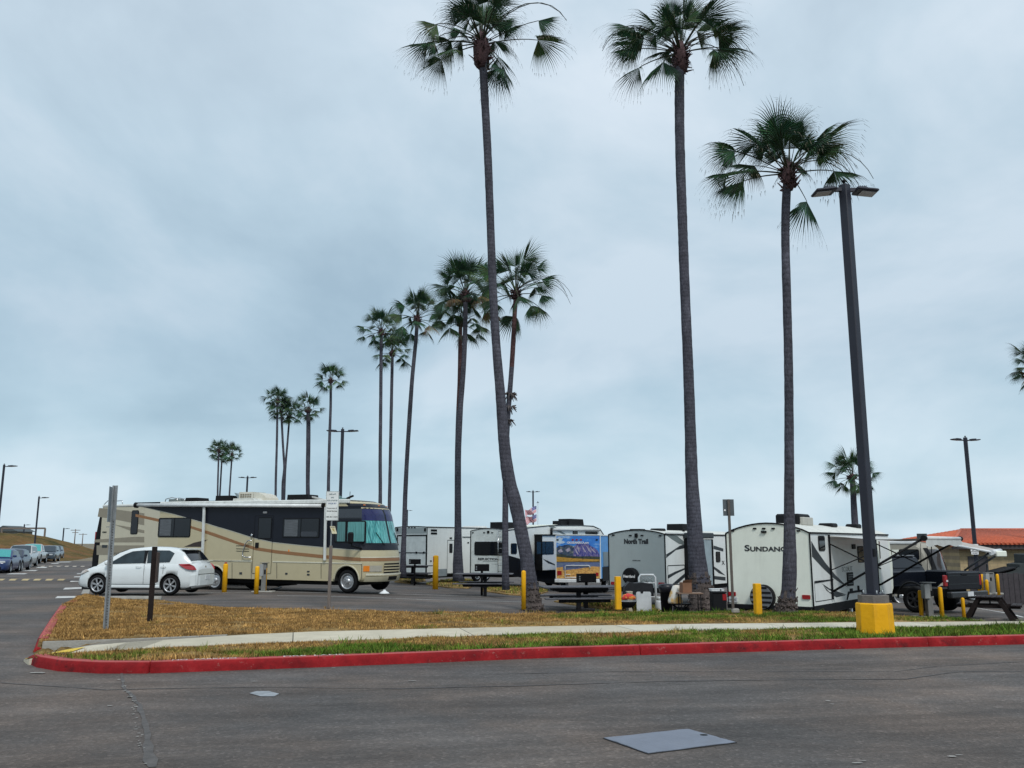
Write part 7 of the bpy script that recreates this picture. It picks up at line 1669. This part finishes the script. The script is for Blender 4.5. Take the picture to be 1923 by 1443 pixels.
    hl = patch('headlight', mat('headlight_lens', (.38, .36, .30), .15, coat=.6), -.20, -.60, zz(1074, 676), zz(1062.5, 676), .02, n=6, mz=2); patch('turn_signal', amber, -.06, -.20, zz(1073.6, 676), zz(1063, 676), .024, hl, n=4, mz=2)
    patch('headlight', MT['headlight_lens'], -1.90, -2.30, zz(1074, 676), zz(1062.5, 676), .02, n=6, mz=2)
    gr = patch('grille', black, -.70, -1.80, zz(1078, 676), zz(1058.5, 676), .014, n=10, mz=2)
    for k in range(3): patch('grille_bar', beige, -.68, -1.82, zz(1064 + k * 5.4, 676), zz(1061.4 + k * 5.4, 676), .035, gr, n=10, mz=1)
    patch('bumper_rail', mat('cream_trim', (.62, .60, .48), .4), -.12, -2.38, zz(1081, 676), zz(1077.5, 676), .07, n=20, mz=2); patch('lower_bumper', mat('bumper_beige', (.40, .37, .26), .5), -.1, -2.4, zz(1092, 676), zz(1083.5, 676), .05, n=20, mz=2); patch('plate_recess', black, -.95, -1.55, zz(1089, 676), zz(1083.5, 676), .06, n=5, mz=1)
    lf = Vector((-.9, G['yfz'](1) + .12, .0)); P('levelling_foot', plas_w, t, lambda m: m.lathe((-.5, L + .12, .0), (0, 0, 1), [(.02, .20), (.06, .16), (.12, .06), (.16, .04)], 12))
    # top: white gutter, awning, arms
    wg = mat('roof_white_trim', (.62, .64, .61), .5, dirt=.35)
    P('roof_gutter', wg, t, lambda m: m.box((-.02, (L - 1.2) / 2, z1 - .07), (.12, L - 1.2, .16), .03))
    aw = P('awning_case', mat('awning_case_white', (.66, .68, .67), .4, dirt=.15), t, lambda m: m.tube([S_.T(262, 949, .12), S_.T(609, 950.5, .12)], .07, 12)); [P('end_cap', black, aw, lambda m: m.tube([S_.T(a_, 949, .12), S_.T(b_, 949.5, .12)], r_, 10)) for a_, b_, r_ in ((258.5, 262.5, .12), (609, 611.5, .09))]
    for pp in ((q2([(1317, 380)])[0], q2([(1299, 862)])[0]), (q3([(1066, 360)])[0], q3([(1056, 858)])[0])):
        P('awning_arm', mat('arm_white', (.60, .62, .60), .4), aw, lambda m: m.prism([S_.T(pp[0][0] - 2, pp[0][1], .06), S_.T(pp[0][0] + 2, pp[0][1], .06), S_.T(pp[1][0] + 2, pp[1][1], .06), S_.T(pp[1][0] - 2, pp[1][1], .06)], (.05, 0, 0)))
    ac = roof_box(t, ((460.5, 925), (488, 937)), -1.1, .8, mat('ac_cream', (.56, .54, .46), .5), 'air_conditioner', h0=z1, taper=.03)
    T1 = Tr(t, 0, -1.1); a0, a1 = T1(488, 936), T1(513.5, 925.5)
    P('ac_dome', MT['ac_cream'], ac, lambda m: m.prism([(-.7, a0.y, z1), (-.7, a0.y, a1.z - .02), (-.7, a0.y + (a1.y - a0.y) * .35, a1.z - .02), (-.7, a0.y + (a1.y - a0.y) * .7, a1.z - .09), (-.7, a0.y + (a1.y - a0.y) * .92, a1.z - .22), (-.7, a1.y, z1)], (-.8, 0, 0)))
    g0, g1 = T1(463, 935), T1(485, 924); P('ac_grille', mat('ac_grille_brown', (.20, .18, .14), .7), ac, lambda m: [m.box((-.69, g0.y + (g1.y - g0.y) * (i + .5) / 5, z1 + .12 + j * .085), (.02, (g1.y - g0.y) / 7.5, .05)) for i in range(5) for j in range(3)])
    for nm, px, m_, hh in (('roof_rack_box', ((548.6, 929.5), (591, 941)), black, 0), ('roof_vent', ((415, 931.5), (447, 941)), black, 0), ('roof_vent', ((359, 935.5), (383, 941)), black, 0), ('roof_vent_cover', ((448, 936.5), (489, 942)), wg, 0), ('flat_vent', ((328, 938), (352, 941)), mgrey, 0)):
        roof_box(t, px, -1.1 if nm != 'roof_vent_cover' else -.5, .7, m_, nm, h0=z1 - .01, taper=.08)
    lid = Tr(t, 0, -.9); P('vent_lid', mat('smoke_lid', (.20, .25, .27), .2), t, lambda m: m.prism([lid(440, 926), lid(444, 926.5), lid(457, 937), lid(447, 937)], (-.5, 0, 0)))
    sa = T1(641, 936); P('satellite_base', mat('satellite_teal', (.10, .18, .18), .5), t, lambda m: [m.box((-1.1, sa.y, z1 + .06), (.4, .55, .1), .03), m.lathe((-1.1, sa.y - .15, z1 + .1), (0, 0, 1), [(0, .16), (.08, .14), (.11, .05)], 12)])
    an = T1(657, 936); P('antenna', black, t, lambda m: [m.box((-1.1, an.y, z1 + .14), (.1, .34, .07), .02, rx=R(20)), m.tube([(-1.1, an.y, z1), (-1.1, an.y, z1 + .36)], .012, 5)])
    tb = Tr(t, 0, -1.0); P('cable_bundle', mat('white_hoses', (.5, .52, .52), .5), t, lambda m: [m.tube([tb(575, 931 + k), tb(592, 934 + k), tb(608, 938 + k * .6), tb(622, 940)], .02, 5) for k in range(3)])
    mk = lambda x: (x, G['fy'](x, z1 - .2) + .01, z1 - .2)
    for x in (-.45, -1.25, -2.05): P('marker_light', amber, t, lambda m: m.box(mk(x), (.1, .06, .04), .01))
    # ladder rails over the rear
    P('rear_ladder', chrome, t, lambda m: [m.tube([(-.35 - s, -.12, z0 + .6), (-.35 - s, -.12, z1 - .05), (-.35 - s, -.05, z1 + .14), (-.35 - s, .25, z1 + .20), (-.35 - s, .55, z1 + .16), (-.35 - s, .6, z1)], .02, 6) for s in (0, .42)] + [m.tube([(-.35, -.12, z0 + .7 + k * .3), (-.77, -.12, z0 + .7 + k * .3)], .015, 5) for k in range(8)])
    # wheels & arch lips
    for w in (wf, wr):
        zc = rwh + .02
        for x, s in ((.0, 1), (-2.5, -1)): wheel(t, (x - .03 * s, w.y, w.z - .03), rwh, .26, (s, 0, 0), 6, cap=.62, steelw=True)
    def lip(m):
        for w in (wf, wr):
            n = 22; A = []
            for i in range(n + 1):
                th = math.pi * i / n; A.append((.02, w.y + math.cos(th) * rwh * 1.30, w.z + math.sin(th) * rwh * 1.30))
            m.tube(A, .035, 6)
    P('arch_lip', mat('arch_beige', (.46, .43, .31), .45), t, lip)
    P('chassis', wellm, t, lambda m: [m.box((-1.25, L * .48, z0 - .05), (1.9, L * .86, .22)), m.box((-1.25, L * .42, z0 - .18), (1.2, 2.6, .2))])
mh1()
def mh2():
    a = R(22.5); zl = -.1; p = (187 - 961.5) / 1687
    X, Y = p * 44.2, 44.2
    tmp = thing('tmp', None, None, (X, Y, zl), -R(90) - a); Tm = Tr(tmp, 0, 0.0); z1 = Tm(200, 948.5).z; bpy.data.objects.remove(tmp)
    t, S_, patch, G, bo = coach('motorhome', 'second beige motorhome with taupe swooshes, its tail showing left of the navy one', (X, Y, zl), -R(90) - a, 10.2, 2.5, .45, z1, mat('beige_panel_second', (.50, .47, .36), .4, var=.03, dirt=.06, coat=.15), navy, None)
    q2 = Z(5.344, 140, 880)
    S_.polys('taupe_swoosh', taupe, [q2([(248, 398), (345, 402), (700, 450), (700, 570), (345, 500), (232, 485)]), q2([(395, 562), (560, 590), (700, 620), (700, 650), (560, 625)]), q2([(205, 715), (600, 686), (700, 686), (700, 742), (198, 742)]), q2([(222, 772), (700, 772), (700, 868), (222, 868)])], .005)
    S_.window(*q2([(570, 420)])[0], *q2([(640, 660)])[0], .08); S_.rect('side_vent', black, *q2([(282, 634)])[0], *q2([(322, 644)])[0], .02); S_.rect('locker_vent', dgrey, *q2([(278, 768)])[0], *q2([(330, 795)])[0], .02); S_.rect('socket', black, *q2([(215, 918)])[0], *q2([(236, 930)])[0], .02)
    S_.text('FLEET', *q2([(400, 845)])[0], *q2([(490, 862)])[0], dgrey)
    P('roof_trim', mat('roof_white_trim', (.62, .64, .61), .5), t, lambda m: m.box((-.02, 4.4, z1 - .05), (.1, 8.8, .12), .03)); P('awning_rail', black, t, lambda m: m.box((.05, 5.4, z1 + .04), (.08, 6.5, .08)))
    P('rear_cap', black, t, lambda m: m.prism([(-.02, .02, z1 - .55), (-.02, -.16, z1 - .6), (-.02, -.30, 2.2), (-.02, -.42, 1.2), (-.02, -.40, .5), (-.02, .02, .45)], (-2.46, 0, 0)))
    P('tail_light', rubred, t, lambda m: m.box((-.08, -.36, 1.9), (.12, .06, .9), .02))
    P('rear_ladder', chrome, t, lambda m: [m.tube([(-.3 - s, -.58, .9), (-.3 - s, -.34, z1 - .5), (-.3 - s, -.22, z1 + .05), (-.3 - s, .0, z1 + .22), (-.3 - s, .5, z1 + .24), (-.3 - s, .55, z1)], .022, 6) for s in (0, .42)] + [m.tube([(-.3, -.55 + k * .027, 1.0 + k * .28), (-.72, -.55 + k * .027, 1.0 + k * .28)], .018, 5) for k in range(9)])
    P('mud_flap_post', plas_w, t, lambda m: m.box((-.1, -.30, .85), (.1, .16, .8), .02)); P('bumper', black, t, lambda m: m.box((-1.25, -.50, .5), (2.4, .2, .3), .03))
    for y in (2.3, 7.6): wheel(t, (.0, y, .45), .45, .28, (1, 0, 0), 6, steelw=True)
mh2()
def mh3():
    a = R(30); D = 38.5; L = 8.6; fx = (1752 - 961.5) / 1687 * D
    rx_, ry_ = fx - (L - .6) * math.cos(a), D + (L - .6) * math.sin(a); zl = H(fx, D) - .15
    tmp = thing('tmp', None, None, (rx_, ry_, zl), -R(90) - a); Tm = Tr(tmp, 0, 0.0); z1 = Tm(1735, 1016.5).z; bpy.data.objects.remove(tmp)
    gb = mat('grey_beige_panel', (.32, .30, .25), .45, var=.04, dirt=.06)
    t, S_, patch, G, bo = coach('motorhome', 'grey beige motorhome with a rounded windscreen behind the black pickup', (rx_, ry_, zl), -R(90) - a, L, 2.5, .45, z1, gb, gb, None)
    q = Z(6.795, 1640, 990)
    S_.window(*q([(328, 284)])[0], *q([(588, 420)])[0], .08, panes=1); S_.rect('blind', mint, *q([(240, 290)])[0], *q([(330, 366)])[0], .02)
    S_.polys('panel_seam', black, [q([(x, 210), (x + 6, 210), (x + 6 + 8, 560), (x + 8, 560)]) for x in (600, 684)], .01); S_.polys('dark_trim', black, [q([(735, 250), (748, 250), (752, 560), (739, 560)])], .01)
    patch('windscreen', mat('dusk_glass', (.05, .045, .045), .08, spec=.8), -.15, -1.22, 1.45, z1 - .35, .012); patch('windscreen', MT['dusk_glass'], -1.28, -2.35, 1.45, z1 - .35, .012)
    patch('dark_pillar', black, -.10, -.24, 1.4, z1 - .3, .02, n=4); patch('dark_pillar', black, -2.3, -2.44, 1.4, z1 - .3, .02, n=4)
    P('roof_trim', plas_w, t, lambda m: m.box((-.02, L / 2 - .6, z1 - .06), (.12, L - 1.2, .14), .03)); roof_box(t, (q([(560, 85)])[0], q([(690, 110)])[0]), -1.1, .6, dgrey, 'roof_rack', h0=z1)
    for y in (1.8, 6.6): wheel(t, (.0, y, .45), .45, .28, (1, 0, 0), 6, steelw=True)
    # second awning reaching right
    Y = 39.5; A = at(1783, 1022.5, Y); B = at(1862, 1037, Y - 1.5); C2 = at(1878, 1034.5, Y - .3); D2 = at(1800, 1018, Y + 3)
    t2 = thing('awning', 'open pale awning on thin arms reaching right over the pickup bed towards the building', 'awning', (A.x, A.y, H(A.x, A.y))); o = t2.location
    P('fabric', mat('awning_fabric_pale', (.42, .38, .34), .7, dirt=.1), t2, lambda m: m.prism([A - o, B - o, C2 - o, D2 - o], (0, 0, .03)))
    P('front_roller', plas_w, t2, lambda m: m.tube([B - o + Vector((0, 0, -.02)), C2 - o + Vector((0, 0, -.02))], .11, 10)); P('end_box', mint, t2, lambda m: m.box((B + C2) / 2 - o + Vector((0, 0, -.10)), (.45, .9, .24), .03))
    P('edge_rail', plas_w, t2, lambda m: m.tube([A - o, B - o], .05, 8))
    for (ua, va, ub, vb) in ((1811, 1072, 1858, 1038), (1827, 1071, 1869, 1045)): P('arm', dgrey, t2, lambda m: m.tube([at(ua, va, Y - .6) - o, at(ub, vb, Y - 1.2) - o], .045, 6))
    P('post', dgrey, t2, lambda m: m.tube([at(1853, 1060, Y) - o, at(1854, 1076, Y) - o, Vector((at(1854, 1076, Y).x - o.x, 0, 0))], .035, 6))
mh3()
# ---------------- black pickup
def pickup():
    th = R(30.7); D = 29.7; x0 = (1768 - 961.5) / 1687 * D; z0 = -.62; bl = mat('black_truck_paint', (.006, .008, .013), .25, var=.1, coat=.12, spec=.3)
    t = thing('pickup_truck', 'black pickup truck backed up beside the awning of the white trailer', 'pickup truck', (x0, D, z0), th, None)
    Rr = Flat(t, 1, 0.0, -1); W_ = 2.03; q = Z(6.795, 1640, 990); zt = Rr.T(1770, 1075).z; zb = Rr.T(1770, 1111).z; Lp = 5.9
    # own space: x 0..W to the right, y forward
    def bed(m):
        m.box((W_ / 2, Lp / 2 + .02, (zt + zb) / 2 + .0), (W_, Lp - .04, zt - zb), .06)
    body = P('body', [bl], t, lambda m: (m.box((.05, 1.0, (zt + zb) / 2), (.14, 2.04, zt - zb), .05), m.box((W_ - .05, 1.0, (zt + zb) / 2), (.14, 2.04, zt - zb), .05), m.box((W_ / 2, 1.0, zb + .15), (W_ - .1, 2.0, .1)), m.box((W_ / 2, 3.95, (zt + zb) / 2), (W_, 3.9, zt - zb), .07)) and None)
    cuts = []
    for y in (1.22, 4.75):
        for s in (0, 1):
            c = MB(); c.lathe((-.1 if s == 0 else W_ + .1, y, .46), (1, 0, 0) if s == 0 else (-1, 0, 0), [(0, .54), (.36, .54)], 28); cuts.append(c)
    boolcut(body, cuts, wellm)
    [P('fender_flare', black, t, lambda m: m.tube([(-.02, y + math.cos(math.pi * i / 16) * .55, .46 + math.sin(math.pi * i / 16) * .55) for i in range(17)], .035, 6)) for y in (1.22, 4.75)]
    tg = P('tailgate', bl, t, lambda m: m.box((W_ / 2, .0, (zt + zb) / 2 + .01), (W_ - .28, .07, zt - zb - .04), .025)); P('tailgate_crease', dgrey, tg, lambda m: [m.box((W_ / 2, -.038, zb + (zt - zb) * .36), (W_ - .34, .008, .012)), m.box((W_ / 2, -.038, zt - .12), (W_ - .34, .008, .012))])
    P('tailgate_handle', black, tg, lambda m: m.box((W_ / 2, -.045, zt - .09), (.3, .03, .06), .01))
    for x in (.07, W_ - .07): P('tail_light', rubred, t, lambda m: [m.box((x, .03, zt - .28), (.15, .10, .36), .02)]); 
    P('reverse_light', mat('clear_lens', (.6, .55, .55), .3), t, lambda m: [m.box((.07, -.045, zt - .28), (.10, .01, .06))])
    P('bumper', mat('black_bumper', (.02, .022, .025), .35, coat=.3), t, lambda m: m.box((W_ / 2, -.12, zb - .12), (W_ - .02, .2, .2), .03))
    P('license_plate', platem, t, lambda m: m.box((W_ / 2, -.225, zb - .10), (.32, .012, .15)))
    P('hitch', steel, t, lambda m: [m.tube([(W_ / 2, -.1, zb - .28), (W_ / 2, -.4, zb - .28)], .04, 8), m.lathe((W_ / 2, -.38, zb - .28), (0, 0, 1), [(0, .02), (.08, .02), (.1, .035), (.14, .03), (.15, .01)], 10)])
    zr = at(1700, 1045, D + 2.2).z - z0
    def cab(m):
        m.smooth = False
        b = [(.06, 2.05, zt - .02), (W_ - .06, 2.05, zt - .02), (W_ - .06, 4.35, zt - .02), (.06, 4.35, zt - .02)]; k = [(.22, 2.25, zr - .06), (W_ - .22, 2.25, zr - .06), (W_ - .22, 3.7, zr - .06), (.22, 3.7, zr - .06)]; k2 = [(.30, 2.35, zr), (W_ - .30, 2.35, zr), (W_ - .30, 3.6, zr), (.30, 3.6, zr)]
        m.add(b + k + k2, [(0, 1, 5, 4), (1, 2, 6, 5), (2, 3, 7, 6), (3, 0, 4, 7), (4, 5, 9, 8), (5, 6, 10, 9), (6, 7, 11, 10), (7, 4, 8, 11), (8, 9, 10, 11)])
    P('cab', bl, t, cab)
    P('rear_window', glass, t, lambda m: m.prism([(.24, 2.075, zt + .08), (W_ - .24, 2.075, zt + .08), (W_ - .32, 2.215, zr - .13), (.32, 2.215, zr - .13)], (0, -.012, .003)))
    for s in (0, 1):
        X = lambda x: x if s == 0 else W_ - x
        P('side_window', glass, t, lambda m: [m.prism([(X(.085), ya, zt + .06), (X(.085), yb, zt + .06), (X(.195), yc, zr - .12), (X(.195), yd, zr - .12)], ((-.01 if s == 0 else .01), 0, 0)) for ya, yb, yc, yd in ((2.3, 2.95, 2.95, 2.42), (3.05, 4.05, 3.6, 3.05))])
    P('windscreen', glassb, t, lambda m: m.prism([(.14, 4.30, zt + .03), (W_ - .14, 4.30, zt + .03), (W_ - .27, 3.74, zr - .08), (.27, 3.74, zr - .08)], (0, .01, .01)))
    P('roof_spoiler', mat('spoiler_grey', (.10, .11, .12), .3), t, lambda m: m.box((W_ / 2, 2.33, zr + .01), (W_ - .6, .16, .05), .015))
    for x in (-.22, W_ + .22): P('door_mirror', black, t, lambda m: m.box((x, 3.9, zt + .15), (.28, .14, .34), .04))
    P('headlight', platem, t, lambda m: [m.box((x, Lp + .0, zt - .3), (.34, .06, .24), .02) for x in (.22, W_ - .22)])
    for y in (1.22, 4.75):
        for x, s in ((.03, -1), (W_ - .03, 1)): wheel(t, (x, y, .43), .43, .28, (s, 0, 0), 6, mat('dark_wheel', (.03, .03, .033), .4), .58)
    P('underbody', wellm, t, lambda m: m.box((W_ / 2, Lp / 2, zb - .08), (1.2, Lp - .6, .25)))
pickup()
